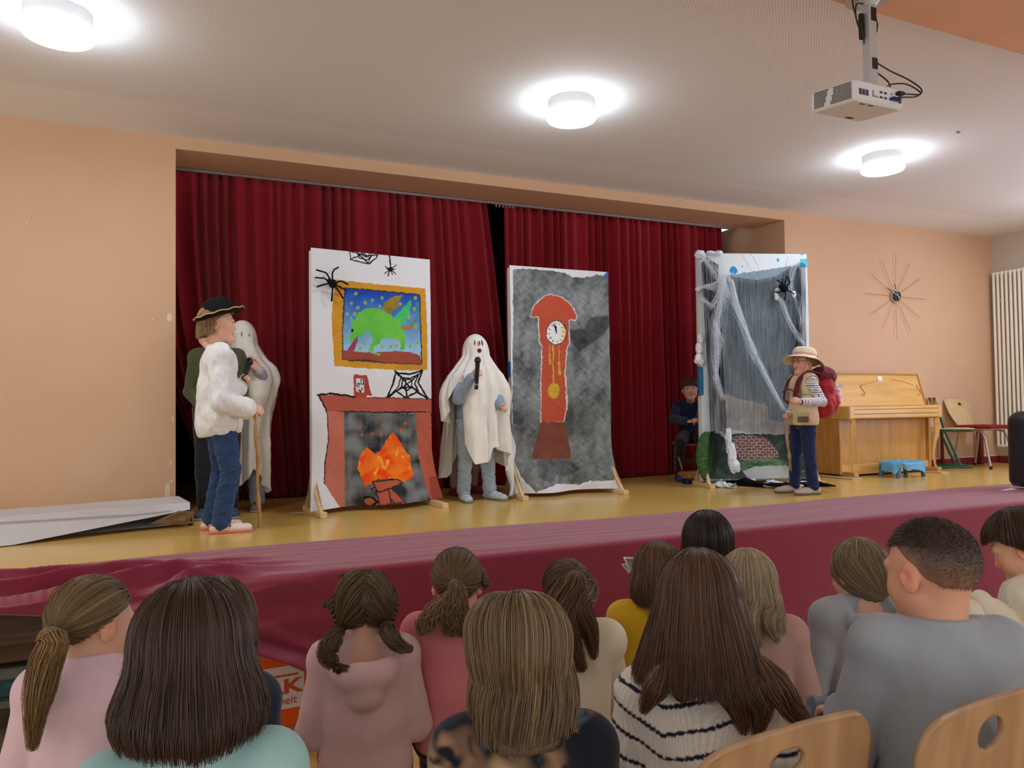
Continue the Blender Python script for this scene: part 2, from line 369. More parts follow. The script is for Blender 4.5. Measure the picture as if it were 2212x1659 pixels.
# ================================================================ painted backdrops
M_canvas = mat('painted_canvas', (255, 255, 255), .85, .15, bump=.35, bscale=45, attr='col', bdist=.004)
M_sheet = mat('white_cotton', (226, 226, 226), .85, .15, bump=.3, bscale=30, bdist=.004)
M_pine = wood('pine_batten', (214, 184, 134), (232, 206, 160), .55, 4, 'Y')
def inpoly(P, poly):
    x, y = P[:, 0], P[:, 1]; c = np.zeros(len(P), bool); n = len(poly)
    for i in range(n):
        x1, y1 = poly[i]; x2, y2 = poly[(i + 1) % n]
        if y1 == y2: continue
        c ^= ((y1 > y) != (y2 > y)) & (x < (x2 - x1) * (y - y1) / (y2 - y1) + x1)
    return c
def dline(P, pts):
    d = np.full(len(P), 1e9)
    for (x1, y1), (x2, y2) in zip(pts[:-1], pts[1:]):
        a = np.array([x1, y1]); b = np.array([x2, y2]) - a; t = np.clip(((P - a) @ b) / (b @ b + 1e-9), 0, 1)
        d = np.minimum(d, np.linalg.norm(P - a - t[:, None] * b, axis=1))
    return d
class Canvas:
    """grid of a backdrop; paint is laid on by colouring its points. Coordinates are those of a detail view: (x0, y0, scale)"""
    def __init__(s, TL, TR, BLz, BRz, view, nu, nv, base, wob=3.0):
        s.TL = np.array(TL); s.TR = np.array(TR); s.W = np.linalg.norm((s.TR - s.TL)[:2]); s.ex = (s.TR - s.TL); s.ex[2] = 0; s.ex /= np.linalg.norm(s.ex)
        s.n = np.array([s.ex[1], -s.ex[0], 0.0])           # towards the audience
        s.nu, s.nv = nu, nv; U, Vv = np.meshgrid(np.linspace(0, 1, nu), np.linspace(0, 1, nv), indexing='ij'); s.U, s.Vv = U, Vv
        zt = s.TL[2] + (s.TR[2] - s.TL[2]) * U; zb = BLz + (BRz - BLz) * U
        s.P = s.TL[None, None] + s.ex * (U * s.W)[..., None]; s.P[..., 2] = zt + (zb - zt) * Vv
        # where each point is seen in the detail view
        q = (s.P.reshape(-1, 3) - CC) @ CM; px = CX + FPX * q[:, 0] / -q[:, 2]; py = CY - FPX * q[:, 1] / -q[:, 2]
        x0, y0, k = view; s.C = np.stack([(px - x0) / k, (py - y0) / k], 1)
        s.Cw = s.C + wob * np.stack([noise3(s.P.reshape(-1, 3), 40, 1, 2), noise3(s.P.reshape(-1, 3), 40, 2, 2)], 1)
        s.col = np.tile(np.array(lin(base)), (nu * nv, 1)); s.col *= (1 + .02 * noise3(s.P.reshape(-1, 3), 9, 3)[:, None])
    def m(s, mask, c, var=.08, sc=20, seed=0, c2=None):
        P = s.P.reshape(-1, 3)[mask]; n = noise3(P, sc, seed, 3)[:, None]; a = np.array(lin(c))
        if c2 is None: s.col[mask] = a * (1 + var * n)
        else: t = np.clip(.5 + .7 * n, 0, 1); s.col[mask] = a * (1 - t) + np.array(lin(c2)) * t
    def poly(s, pts, c, **k): s.m(inpoly(s.Cw, pts), c, **k)
    def line(s, pts, w, c, **k): s.m(dline(s.Cw, pts) < w, c, **k)
    def ell(s, x, y, rx, ry, c, **k): s.m(((s.Cw[:, 0] - x) / rx) ** 2 + ((s.Cw[:, 1] - y) / ry) ** 2 < 1, c, **k)
    def build(s, parent, flare=.10, wr=.006, seed=1, bl=0, br=0):
        P = s.P.copy(); U, Vv = s.U, s.Vv; q = P.reshape(-1, 3)
        w = noise3(q * np.array([1, 1, .6]), 6, seed, 3).reshape(U.shape) + .8 * (1 - np.abs(noise3(q, 3.1, seed + 5, 2).reshape(U.shape)) * 2)
        fl = np.clip((Vv - .78) / .22, 0, 1) ** 1.6
        out = .004 + wr * (w + 1) * np.clip(Vv * 6, 0, 1) + flare * fl * (.55 + .45 * np.sin(U * 9 + seed)) 
        P += s.n * out[..., None]
        P += s.ex * ((-bl * np.clip(1 - U * 4, 0, 1) + br * np.clip(U * 4 - 3, 0, 1)) * fl)[..., None]
        return sheet('painted_cloth', P.reshape(-1, 3), grid(s.nu, s.nv)[:, ::-1], .002, M_canvas, parent, s.col)
def backdrop(cv, name, label, fl=.30, fb=.22, br=True):
    """wooden frame with feet, wrapped cloth behind the painting"""
    e = empty(name, label, 'painted backdrop', (0, 0, 0), 0, 'painted stage backdrops')
    ex, n = cv.ex, -cv.n; O = cv.TL + n * .006; A = math.atan2(ex[1], ex[0]); M = Matrix.Translation((O[0], O[1], 0)) @ Matrix.Rotation(A, 4, 'Z')
    W = cv.W; zt = min(cv.TL[2], cv.TR[2]) - .004
    MB().box((.0, .012, ST + .05), (W, .052, zt), .004, M).build('cloth_wrap', M_sheet, e)
    f = MB(); f.box((.01, .053, ST + .04), (.05, .083, zt - .02), .002, M); f.box((W - .05, .053, ST + .04), (W - .01, .083, zt - .02), .002, M)
    for z in (ST + .3, ST + 1.1, zt - .07): f.box((.05, .053, z), (W - .05, .083, z + .045), .002, M)
    f.build('wooden_frame', M_pine, e)
    for x in (-.015, W - .035):
        ft = MB(); ft.box((x, -fl, ST), (x + .05, fb, ST + .04), .003, M)
        for sgn, L in ((-1, fl), (1, fb)) if (br or x < .1) else ((1, fb),):
            y0 = sgn * (L - .06) if sgn < 0 else L - .02; T = Matrix.Translation((x + .013, 0, ST + .04))
            pl = [(y0, 0), (y0 + .05 * (1 if sgn < 0 else -1), 0), (.01 + .03 * sgn, .25), (.01 + .03 * sgn, .19)]
            V = [[0, a, b] for a, b in pl] + [[.024, a, b] for a, b in pl]; V = np.array([list((M @ T @ Vector(v))) for v in V])
            ft.add(V, [[0, 1, 2, 3], [7, 6, 5, 4], [0, 4, 5, 1], [1, 5, 6, 2], [2, 6, 7, 3], [3, 7, 4, 0]])
        for yy in (-fl + .05, -fl + .09):
            v = M @ Vector((x + .025, yy, ST + .04)); ft.lathe([(.004, 0), (.004, .002)], 8, Matrix.Translation(v))
        ft.build('foot', M_pine, e)
    return e
WEB = (20, 20, 24)
# ---- backdrop with fireplace
cv = Canvas(atY(671, 535, 5.80), atY(928, 561, 5.88), ST + .035, ST + .045, (640, 500, .38), 300, 600, (226, 228, 234))
e1 = backdrop(cv, 'fireplace_backdrop', 'white cloth backdrop painted with a fireplace below a framed green dragon picture', br=False)
cv.poly([(215, 275), (500, 305), (730, 325), (742, 600), (740, 787), (640, 792), (330, 775), (215, 766), (200, 540), (205, 390)], (206, 150, 48), var=.1)
inner = [(275, 322), (480, 338), (700, 362), (702, 480), (712, 755), (500, 748), (262, 725), (262, 560)]
mk = inpoly(cv.Cw, inner); t = np.clip((cv.C[mk, 1] - 340) / 330, 0, 1)[:, None]; nz = .12 * noise3(cv.P.reshape(-1, 3)[mk], 14, 9, 3)[:, None]
t = np.clip(t + nz, 0, 1); cv.col[mk] = np.array(lin((30, 74, 170))) * (1 - t) ** 1.5 + np.array(lin((54, 120, 205))) * (2 * t * (1 - t)) + np.array(lin((150, 200, 228))) * t ** 2
cv.line(inner + inner[:1], 3.5, (60, 55, 60))
cv.poly([(262, 675), (340, 682), (420, 690), (560, 682), (640, 686), (700, 705), (712, 755), (480, 745), (262, 725)], (158, 78, 62), var=.12)
cv.line([(290, 733), (400, 733), (470, 745)], 4, (80, 55, 45))
cv.poly([(545, 500), (600, 440), (648, 388), (652, 420), (640, 445), (645, 480), (620, 495), (625, 520), (590, 535)], (70, 190, 110), var=.15)
cv.poly([(485, 440), (505, 400), (545, 372), (606, 360), (590, 385), (575, 410), (570, 440), (548, 450), (535, 475)], (150, 130, 50), var=.2)
cv.poly([(592, 535), (625, 540), (650, 530), (660, 508), (675, 500), (676, 515), (660, 548), (630, 566), (600, 558)], (160, 130, 60))
cv.line([(680, 405), (694, 450), (685, 495), (664, 520)], 6, (60, 150, 130))
cv.poly([(302, 488), (316, 492), (326, 514), (335, 492), (352, 462), (385, 440), (440, 436), (492, 448), (540, 480), (580, 515), (590, 548), (612, 570), (622, 610), (613, 670), (590, 678), (588, 628), (562, 612), (520, 608), (478, 612), (470, 640), (440, 655), (432, 684), (408, 680), (430, 640), (432, 600), (412, 570), (398, 560), (372, 598), (350, 600), (336, 612), (306, 632), (298, 610), (312, 560), (308, 520)], (122, 202, 72), c2=(92, 190, 76), sc=12)
cv.line([(470, 700), (430, 688), (420, 640)], 5, (120, 190, 70))
cv.poly([(350, 588), (348, 625), (328, 678), (285, 682), (300, 655), (318, 632)], (160, 72, 92), var=.2)
cv.ell(317, 563, 8, 9, (20, 25, 30))
for x, y in ((336, 353), (312, 408), (348, 436), (288, 470), (333, 471), (390, 406), (428, 390), (485, 379), (588, 413), (472, 427), (673, 380), (668, 440), (638, 487), (676, 545), (655, 585), (684, 632), (645, 652), (283, 542), (282, 596), (403, 592), (383, 632), (361, 665), (484, 655), (535, 655), (570, 648)):
    cv.ell(x, y, 9, 10, (178, 176, 66), var=.15)
    cv.ell(x + 1, y + 1, 4, 5, (140, 150, 80))
for L in ([(558, 792), (575, 806), (640, 812), (715, 792)], [(565, 798), (545, 870), (515, 945)], [(712, 800), (690, 860), (745, 948)], [(515, 945), (560, 905), (625, 948), (680, 912), (745, 948)], [(560, 795), (620, 850), (625, 945)], [(715, 795), (625, 870), (520, 945)], [(563, 800), (640, 880), (740, 945)],
          [(578, 820), (600, 835), (650, 832), (690, 815)], [(590, 835), (580, 880), (560, 905)], [(690, 820), (672, 870), (690, 905)], [(572, 905), (600, 885), (625, 905), (655, 885), (685, 905)], [(600, 845), (596, 885), (625, 890), (655, 880), (650, 840), (600, 845)]):
    cv.line(L, 5.0 if L[0][1] in (792, 945) or len(L) == 3 and L[0][0] in (565, 712) else 4, WEB)
for L in ([(302, 110), (308, 160), (410, 186), (455, 150), (460, 130)], [(345, 118), (355, 150), (400, 165), (430, 135)], [(370, 122), (378, 140), (405, 145), (415, 128)], [(302, 112), (410, 140), (455, 132)], [(345, 120), (410, 186)], [(430, 128), (405, 184)], [(310, 158), (380, 125)], [(385, 122), (395, 145)]):
    cv.line(L, 3.2, WEB)
cv.line([(530, 138), (533, 200)], 3.5, WEB); cv.ell(535, 215, 14, 16, WEB)
for a in ((505, 200), (503, 238), (520, 252), (545, 248), (565, 243), (560, 215), (568, 190), (512, 212)): cv.line([(535, 215), a], 3.2, WEB)
cv.poly([(323, 815), (400, 818), (412, 880), (428, 935), (398, 930), (398, 952), (328, 948)], (168, 72, 58), var=.08)
cv.poly([(337, 835), (386, 836), (384, 918), (360, 915), (338, 905)], (216, 218, 220)); cv.ell(350, 875, 10, 14, (40, 42, 48)); cv.ell(350, 877, 5, 8, (205, 205, 205))
cv.line([(365, 840), (365, 868), (381, 868), (381, 842), (365, 842)], 3, (60, 62, 68)); cv.line([(352, 900), (362, 912), (374, 890)], 3.2, (55, 55, 60))
cv.poly([(125, 928), (240, 932), (330, 944), (510, 942), (640, 952), (800, 955), (800, 1022), (600, 1026), (175, 1028), (150, 985)], (178, 92, 76), var=.08)
cv.line([(120, 930), (180, 922), (240, 928), (300, 936), (330, 944)], 5, WEB); cv.line([(128, 930), (150, 985), (172, 1025), (450, 1028), (790, 1028)], 4.5, (50, 40, 42)); cv.line([(398, 945), (510, 945), (640, 950), (790, 954)], 2.5, (70, 50, 50))
cv.poly([(170, 1020), (270, 1026), (275, 1300), (268, 1600), (160, 1430), (165, 1300), (178, 1200)], (196, 116, 96), var=.1)
cv.line([(174, 1030), (182, 1180), (160, 1330), (160, 1430)], 3.5, (60, 48, 48))
cv.poly([(670, 1030), (765, 1030), (772, 1150), (785, 1300), (800, 1400), (812, 1560), (715, 1565), (690, 1300)], (182, 96, 76), var=.12)
cv.poly([(730, 1400), (790, 1380), (812, 1560), (715, 1565)], (160, 76, 60)); cv.line([(764, 1035), (775, 1200), (790, 1400), (812, 1540)], 3, (60, 48, 48))
cv.poly([(268, 1028), (675, 1034), (692, 1300), (720, 1600), (268, 1600), (274, 1300)], (44, 48, 50), c2=(128, 134, 134), sc=11, seed=4)
pl = [(402, 1228), (425, 1248), (448, 1266), (480, 1240), (515, 1180), (545, 1137), (575, 1172), (600, 1220), (640, 1275), (642, 1330), (652, 1385), (600, 1422), (560, 1405), (460, 1402), (380, 1452), (372, 1410), (345, 1350), (352, 1290), (370, 1252)]
cv.poly(pl, (236, 72, 22), c2=(246, 136, 40), sc=11, seed=6)
m = inpoly(cv.Cw, pl) & (noise3(cv.P.reshape(-1, 3) * np.array([2.2, 2.2, .8]), 22, 30, 2) > .62); cv.m(m, (250, 170, 60), var=.1)
for x, y in ((358, 1110), (490, 1104), (616, 1093), (592, 1130), (432, 1150), (372, 1155), (475, 1153)): cv.ell(x, y, 9, 7, (214, 92, 52))
for L in ([(412, 1460), (440, 1470), (560, 1412), (520, 1400), (450, 1440)], [(450, 1440), (500, 1430), (580, 1530), (540, 1552), (470, 1470)], [(440, 1470), (500, 1460), (505, 1550), (445, 1552)], [(420, 1420), (560, 1402), (582, 1425), (450, 1478)]): cv.poly(L, (182, 92, 72), var=.08); cv.line(L + L[:1], 3.5, (50, 42, 42))
cv.ell(402, 1528, 26, 20, (176, 88, 66)); cv.line([(380, 1508), (415, 1505), (436, 1530), (415, 1548)], 6, (28, 28, 30)); cv.poly([(480, 1535), (560, 1525), (575, 1550), (480, 1558)], (96, 52, 48))
cv.build(e1, flare=.15, wr=.004, seed=2, bl=.05, br=.09)

# ---- backdrop with grandfather clock
cv = Canvas(atY(1100, 573, 5.98), atY(1313, 588, 5.92), ST + .03, ST + .04, (1060, 540, .3376), 300, 600, (224, 226, 232), 4)
e2 = backdrop(cv, 'clock_backdrop', 'grey painted cloth backdrop with a tall red-brown grandfather clock')
P = cv.P.reshape(-1, 3)
g = inpoly(cv.Cw, [(142, 124), (240, 122), (390, 132), (470, 150), (520, 172), (590, 180), (680, 160), (760, 172), (778, 430), (770, 700), (775, 1000), (778, 1300), (805, 1420), (740, 1468), (620, 1475), (560, 1500), (400, 1490), (260, 1545), (180, 1450), (130, 1300), (138, 700)])
n = noise3(P * np.array([1, 1, .8]), 5, 41, 3); n2 = noise3(P, 22, 42, 3); n3 = noise3(P * np.array([1.5, 1, .7]), 55, 43, 2)
t = np.clip(.40 + .24 * n + .2 * n2 + .13 * n3, 0, 1)[:, None]
cv.col[g] = (np.array(lin((70, 76, 80))) * (1 - t) + np.array(lin((164, 172, 174))) * t)[g]
def stain(poly, f, blur=25):
    d = np.where(inpoly(cv.Cw, poly), 1.0, np.clip(1 - dline(cv.C, poly + poly[:1]) / blur, 0, 1))[:, None]; cv.col[:] = cv.col * (1 - d * (1 - f))
stain([(510, 520), (600, 515), (640, 440), (740, 430), (768, 450), (720, 530), (640, 590), (560, 640), (520, 590)], .36, 18)
stain([(520, 640), (560, 760), (600, 740), (560, 640)], .6)
stain([(490, 1080), (560, 980), (640, 1050), (620, 1160), (510, 1180)], .62, 60)
stain([(480, 850), (510, 960), (520, 1150), (490, 1180)], .7, 20)
stain([(292, 1345), (500, 1345), (560, 1400), (470, 1440), (400, 1430), (360, 1480), (290, 1450)], .58, 12)
RED = (186, 84, 62)
cv.poly([(244, 432), (262, 368), (302, 318), (372, 280), (455, 302), (514, 352), (552, 428), (540, 455), (500, 452), (503, 600), (484, 640), (476, 800), (490, 980), (472, 1100), (310, 1105), (314, 860), (324, 620), (304, 590), (298, 436)], (214, 214, 212))
cv.poly([(249, 428), (268, 370), (308, 322), (375, 285), (450, 306), (508, 356), (546, 426), (536, 448), (495, 446), (497, 600), (478, 640), (470, 800), (482, 980), (467, 1098), (315, 1100), (320, 860), (330, 620), (312, 590), (304, 432)], RED, var=.07, sc=25)
cv.poly([(312, 1100), (470, 1100), (492, 1200), (512, 1337), (252, 1337), (285, 1230)], (122, 72, 58), var=.14, sc=18)
for x, a, b in ((405, 950, 1090), (360, 700, 800), (430, 980, 1080)): cv.line([(x - 40, a), (x + 30, (a + b) / 2), (x + 60, (a + b) / 2 + 10)], 1.2, (140, 58, 44))
cv.ell(417, 530, 66, 78, (40, 40, 46)); f = ((cv.Cw[:, 0] - 416) / 61) ** 2 + ((cv.Cw[:, 1] - 530) / 73) ** 2 < 1
t = np.clip((cv.C[f, 0] - 425) / 55, 0, 1)[:, None]; cv.col[f] = np.array(lin((232, 234, 236))) * (1 - t) + np.array(lin((224, 208, 116))) * t
for k in range(12):
    a = 2 * PI * k / 12 - .12; c, s_ = math.sin(a), -math.cos(a); cv.line([(416 + 42 * c, 530 + 52 * s_), (416 + 52 * c, 530 + 63 * s_)], 2.2, (50, 50, 56))
cv.line([(418, 535), (398, 478)], 2.6, (30, 30, 34)); cv.line([(418, 535), (412, 490)], 3.6, (30, 30, 34)); cv.line([(398, 478), (410, 500)], 4, (30, 30, 34))
GOLD = (206, 164, 62)
cv.line([(396, 608), (398, 855)], 5, GOLD); cv.ell(398, 902, 38, 51, GOLD); cv.line([(375, 605), (374, 665)], 2.5, GOLD); cv.line([(374, 672), (374, 730)], 8, GOLD); cv.line([(434, 605), (432, 715)], 2.5, GOLD); cv.poly([(423, 718), (442, 715), (446, 800), (427, 802)], GOLD)
cv.line([(330, 640), (400, 720), (475, 780)], 1.3, (140, 60, 46)); cv.line([(360, 900), (420, 905), (430, 912)], 1.3, (170, 130, 50))
cv.poly([(720, 168), (748, 138), (760, 138), (760, 172)], (40, 120, 200))
cv.build(e2, flare=.12, wr=.007, seed=5, bl=-.015, br=.03)
# hanging tail of cloth and painted tape marks at the left edge
p0 = cv.TL; V = []; 
for i in range(14):
    t = i / 13; w = .035 + .04 * math.sin(PI * min(1, t * 1.1)) + .01 * math.sin(t * 14); z = ST + .52 - .50 * t
    for k in range(5): s_ = k / 4 - .5; V.append([p0[0] - .02 - .07 * t ** 2 + .015 * math.sin(t * 9) + w * s_, p0[1] - .04 - .12 * t - .02 * math.cos(s_ * 6), z + .02 * math.cos(s_ * 4)])
sheet('cloth_tail', np.array(V), grid(14, 5), .003, M_sheet, e2)
MB().box((p0[0] - .009, p0[1] - .0, 1.80), (p0[0] + .004, p0[1] + .05, 1.93)).box((p0[0] - .009, p0[1], 1.56), (p0[0] + .002, p0[1] + .03, 1.58)).build('paint_mark', mat('blue_paint', (30, 96, 140), .7), e2)
MB().box((p0[0] - .02, p0[1] - .03, 1.05), (p0[0] + .025, p0[1] + .02, 1.25), .01).build('paint_mark', mat('green_paint', (36, 88, 56), .7), e2)

# ---- backdrop with grey cave cloth, net and cobwebs
TL3, TR3 = atY(1507, 547, 5.82), atY(1742, 549, 5.53)
cv = Canvas(TL3, TR3, ST + .06, ST + .06, (1400, 500, .3618), 300, 640, (222, 232, 238), 4)
e3 = backdrop(cv, 'cobweb_backdrop', 'tall backdrop draped with black net and white artificial cobwebs', .22, .2)
P = cv.P.reshape(-1, 3); n = noise3(P, 4, 51, 3); n2 = noise3(P, 20, 52, 3)
g = inpoly(cv.Cw, [(470, 262), (900, 200), (900, 1000), (868, 1208), (620, 1205), (440, 1170), (410, 700), (440, 400)]); t = np.clip(.5 + .3 * n + .2 * n2, 0, 1)[:, None]
cv.col[g] = (np.array(lin((126, 146, 158))) * (1 - t) + np.array(lin((160, 176, 184))) * t)[g]
g = inpoly(cv.Cw, [(430, 960), (540, 1000), (700, 1030), (720, 1120), (868, 1150), (868, 1208), (620, 1205), (440, 1170)]); t = np.clip(.6 + .3 * n + .2 * n2, 0, 1)[:, None]
cv.col[g] = (np.array(lin((160, 164, 166))) * (1 - t) + np.array(lin((212, 212, 210))) * t)[g]
g = inpoly(cv.Cw, [(290, 1205), (950, 1212), (950, 1480), (290, 1480)]); t = np.clip(.5 + .5 * n2, 0, 1)[:, None]
cv.col[g] = (np.array(lin((46, 62, 58))) * (1 - t) + np.array(lin((84, 96, 92))) * t)[g]
br = inpoly(cv.Cw, [(500, 1225), (560, 1215), (700, 1230), (760, 1300), (780, 1350), (640, 1370), (540, 1360), (520, 1300)])
bx = np.floor(cv.C[:, 0] / 34 + .5 * (np.floor(cv.C[:, 1] / 17) % 2)); mort = (np.abs(cv.Cw[:, 1] / 17 % 1 - .5) > .38) | (np.abs((cv.Cw[:, 0] / 34 + .5 * (np.floor(cv.C[:, 1] / 17) % 2)) % 1 - .5) > .42)
cv.m(br & ~mort, (124, 84, 76), var=.2); cv.m(br & mort, (176, 172, 168), var=.1)
cv.poly([(520, 1370), (700, 1350), (920, 1380), (920, 1400), (640, 1410), (520, 1440)], (58, 96, 66), c2=(120, 150, 120), sc=40)
cv.poly([(560, 1430), (640, 1400), (860, 1395), (900, 1440), (820, 1470), (600, 1480)], (188, 196, 198)); cv.poly([(840, 1290), (920, 1270), (930, 1440), (850, 1420)], (52, 92, 58), c2=(110, 140, 100), sc=40)
cv.ell(505, 233, 22, 24, (50, 150, 210)); cv.ell(505, 262, 8, 20, (120, 190, 230)); cv.poly([(905, 165), (948, 165), (948, 215), (905, 218)], (90, 190, 222), var=.2); cv.ell(774, 172, 6, 9, (70, 160, 200)); cv.ell(800, 218, 7, 5, (70, 160, 200)); cv.ell(560, 208, 5, 4, (60, 90, 110)); cv.ell(918, 137, 12, 5, (90, 180, 200))
for L in ([(560, 135), (590, 200), (650, 285)], [(612, 135), (640, 180), (660, 230)], [(830, 150), (820, 210)]): cv.line(L, 1.6, (176, 190, 200))
cv.build(e3, flare=.02, wr=.006, seed=8)
# left side of the backdrop with its blue and green paint
A3 = math.atan2(cv.ex[1], cv.ex[0]); M3 = Matrix.Translation((TL3[0], TL3[1], 0)) @ Matrix.Rotation(A3, 4, 'Z')
MB().box((-.012, -.02, 1.62), (.03, .05, 1.90), .01, M3).build('paint_mark', mat('blue_paint_side', (40, 110, 160), .7, var=.3, vscale=25), e3)
M_bush = mat('green_bush_paint', (66, 98, 62), .75, .1, var=.5, vscale=40)
V = []
for i in range(20):
    t = i / 19; z = ST + .52 - .46 * t; w = .20 * math.sin(PI * (.15 + .8 * t)) ** .6
    for k in range(8): s_ = k / 7; V.append(M3 @ Vector((-.09 * math.sin(PI * t) ** .6 + w * s_, -.075 - .03 * math.sin(s_ * 5), z)))
sheet('painted_bush', np.array([list(v) for v in V]), grid(20, 8), .003, M_bush, e3)

def net_mat():
    m, nt, b = nodes('black_net'); L = nt.links.new; N = nt.nodes.new
    inp(b, 'Base Color', (*lin((22, 26, 32)), 1)); inp(b, 'Roughness', .8)
    a = N('ShaderNodeAttribute'); a.attribute_name = 'col'
    tc = N('ShaderNodeTexCoord'); mp = N('ShaderNodeMapping'); mp.inputs['Scale'].default_value = (60, 60, 3); L(tc.outputs['Object'], mp.inputs[0])
    n = N('ShaderNodeTexNoise'); n.inputs['Scale'].default_value = 1; n.inputs['Detail'].default_value = 3; L(mp.outputs[0], n.inputs[0])
    r = N('ShaderNodeMapRange'); r.inputs[1].default_value = .35; r.inputs[2].default_value = .75; r.inputs[3].default_value = .4; r.inputs[4].default_value = 1.5; L(n.outputs[0], r.inputs[0])
    mu = N('ShaderNodeMath'); mu.operation = 'MULTIPLY'; mu.use_clamp = True; L(a.outputs['Fac'], mu.inputs[0]); L(r.outputs[0], mu.inputs[1]); L(mu.outputs[0], b.inputs['Alpha'])
    return m
M_net = net_mat()
def net(name, pts_top, pts_bot, dens, off, fold, label, seed):
    """loose net between two px polylines (detail-view coordinates), hung in front of the backdrop"""
    nu, nv = 90, 60; tt = np.linspace(0, 1, nu)
    def ev(pl): a = np.array(pl, float); s_ = np.linspace(0, 1, len(a)); return np.stack([np.interp(tt, s_, a[:, 0]), np.interp(tt, s_, a[:, 1])], 1)
    a, b = ev(pts_top), ev(pts_bot); V = []; D = []
    for i in range(nu):
        for j in range(nv):
            v = j / (nv - 1); x, y = a[i] * (1 - v) + b[i] * v; o = off + fold * math.sin(i * .55 + seed + v) + .02 * v
            p = onP(1400 + x * .3618, 500 + y * .3618, TL3 + cv.n * o, cv.n); V.append(p); D.append(dens[0] * (1 - v) + dens[1] * v)
    V = np.array(V); me = npmesh(V, grid(nu, nv), True, np.repeat(np.array(D)[:, None], 3, 1)); return link(name, me, M_net)
netobj = net('black_net', [(495, 262), (560, 278), (650, 290), (760, 268), (908, 180)], [(430, 1190), (500, 1235), (640, 1215), (800, 1250), (945, 1240)], (.52, .30), .05, .006, '', 1)
tag(netobj, 'sheer black net hanging in a swag across the cobweb backdrop', 'net')
for nm, a, b, d, sd in (('black_net', [(318, 190), (350, 150), (420, 200)], [(385, 1420), (400, 1440), (470, 1200)], (.95, .75), 2), ('black_net', [(905, 190), (920, 185), (940, 200)], [(830, 1400), (900, 1440), (950, 1400)], (.8, .62), 3)):
    o = net(nm, a, b, d, .07, .012, '', sd); o.parent = netobj
# bunched net along the floor
def floorroll(name, pts, r, m, seed, amp=.3):
    c = np.array([onP(1400 + x * .3618, 500 + y * .3618, (0, 0, ST + z), np.array([0, 0, 1.])) for x, y, z in pts]); t = np.linspace(0, 1, 90)
    tt = np.linspace(0, 1, len(c)); C_ = np.stack([np.interp(t, tt, c[:, k]) for k in range(3)], 1); rr = np.interp(t, tt, r) * (1 + amp * noise3(C_, 14, seed, 2)); n = 18
    T = np.gradient(C_, axis=0); T /= np.linalg.norm(T, axis=1)[:, None]; V = []
    for i in range(90):
        w = np.cross(T[i], [0, 0, 1]); w /= np.linalg.norm(w)
        for k in range(n):
            a = 2 * PI * k / n; V.append(C_[i] + rr[i] * (1 + .25 * math.sin(3 * a + i * .3) + .12 * math.sin(7 * a + i)) * (math.cos(a) * w * 1.5 + math.sin(a) * np.array([0, 0, .75])))
    V = np.array(V); V[:, 2] = np.maximum(V[:, 2], ST + .003); return link(name, npmesh(V, [grid(n, 90)[:0], np.array([[i * n + k, i * n + (k + 1) % n, (i + 1) * n + (k + 1) % n, (i + 1) * n + k] for i in range(89) for k in range(n)])], True), m)
M_netd = mat('black_net_bunched', (20, 22, 26), .85, .15, bump=.8, bscale=80, bdist=.01)
o = floorroll('net_hem', [(345, 1470, .03), (450, 1480, .04), (600, 1500, .03), (800, 1518, .03), (980, 1500, .03), (1115, 1520, .02)], [.05, .055, .04, .03, .035, .01], M_netd, 3); o.parent = netobj
M_cotton = mat('white_cotton_web', (232, 240, 248), .95, .05, bump=.9, bscale=45, bdist=.012)
def fluff_mat():
    m = mat('cotton_wisps', (226, 236, 246), .95, .05); return m
def web(view_lines, n, spread, off, seed, rad=.0008):
    """fine white fibres stretched along polylines"""
    r = np.random.default_rng(seed); V = []; F = []; k0 = 0
    for pl, cnt, sp in view_lines:
        a = np.array(pl, float)
        for _ in range(cnt):
            j = r.normal(0, sp * 1.7, a.shape); j[0] *= spread; j[-1] *= spread; q = a + j; m = 16; t = np.linspace(0, 1, m); tt = np.linspace(0, 1, len(q))
            x = np.interp(t, tt, q[:, 0]) + r.normal(0, 1.2, m); y = np.interp(t, tt, q[:, 1]) + r.normal(0, 1.2, m); o = off + r.uniform(-.02, .04)
            C_ = np.array([onP(1400 + X * .3618, 500 + Y * .3618, TL3 + cv.n * o, cv.n) for X, Y in zip(x, y)])
            rr = rad * r.uniform(.5, 1.3)
            for i in range(m):
                for a3 in range(3): V.append(C_[i] + rr * np.array([math.cos(a3 * 2.1), 0, math.sin(a3 * 2.1)]))
            for i in range(m - 1):
                for a3 in range(3): F.append([k0 + i * 3 + a3, k0 + i * 3 + (a3 + 1) % 3, k0 + (i + 1) * 3 + (a3 + 1) % 3, k0 + (i + 1) * 3 + a3])
            k0 += m * 3
    return V, F
lines = [([(300, 130), (360, 170), (430, 130)], 26, 9), ([(320, 140), (400, 240), (440, 310)], 34, 10), ([(430, 130), (450, 230), (430, 300)], 40, 12), ([(290, 345), (360, 320), (440, 290)], 26, 4), ([(325, 400), (380, 450), (410, 400), (430, 320)], 30, 7),
         ([(440, 280), (470, 260), (500, 300), (540, 480), (620, 700), (740, 940), (810, 1060)], 30, 7), ([(500, 290), (560, 520), (660, 760), (815, 1065)], 22, 4), ([(440, 300), (430, 420), (400, 540), (410, 700), (400, 900)], 46, 12), ([(400, 540), (425, 640), (395, 780), (410, 900), (450, 1000)], 34, 9),
         ([(340, 330), (420, 330), (470, 380), (460, 300)], 34, 10), ([(900, 170), (860, 240), (850, 330)], 16, 8), ([(760, 370), (810, 440), (850, 540), (900, 640), (930, 670)], 22, 6), ([(850, 330), (900, 420), (920, 560)], 12, 8), ([(480, 350), (580, 600), (640, 780)], 14, 12), ([(440, 1200), (490, 1260), (520, 1400)], 16, 6), ([(430, 300), (500, 380), (560, 560)], 18, 12)]
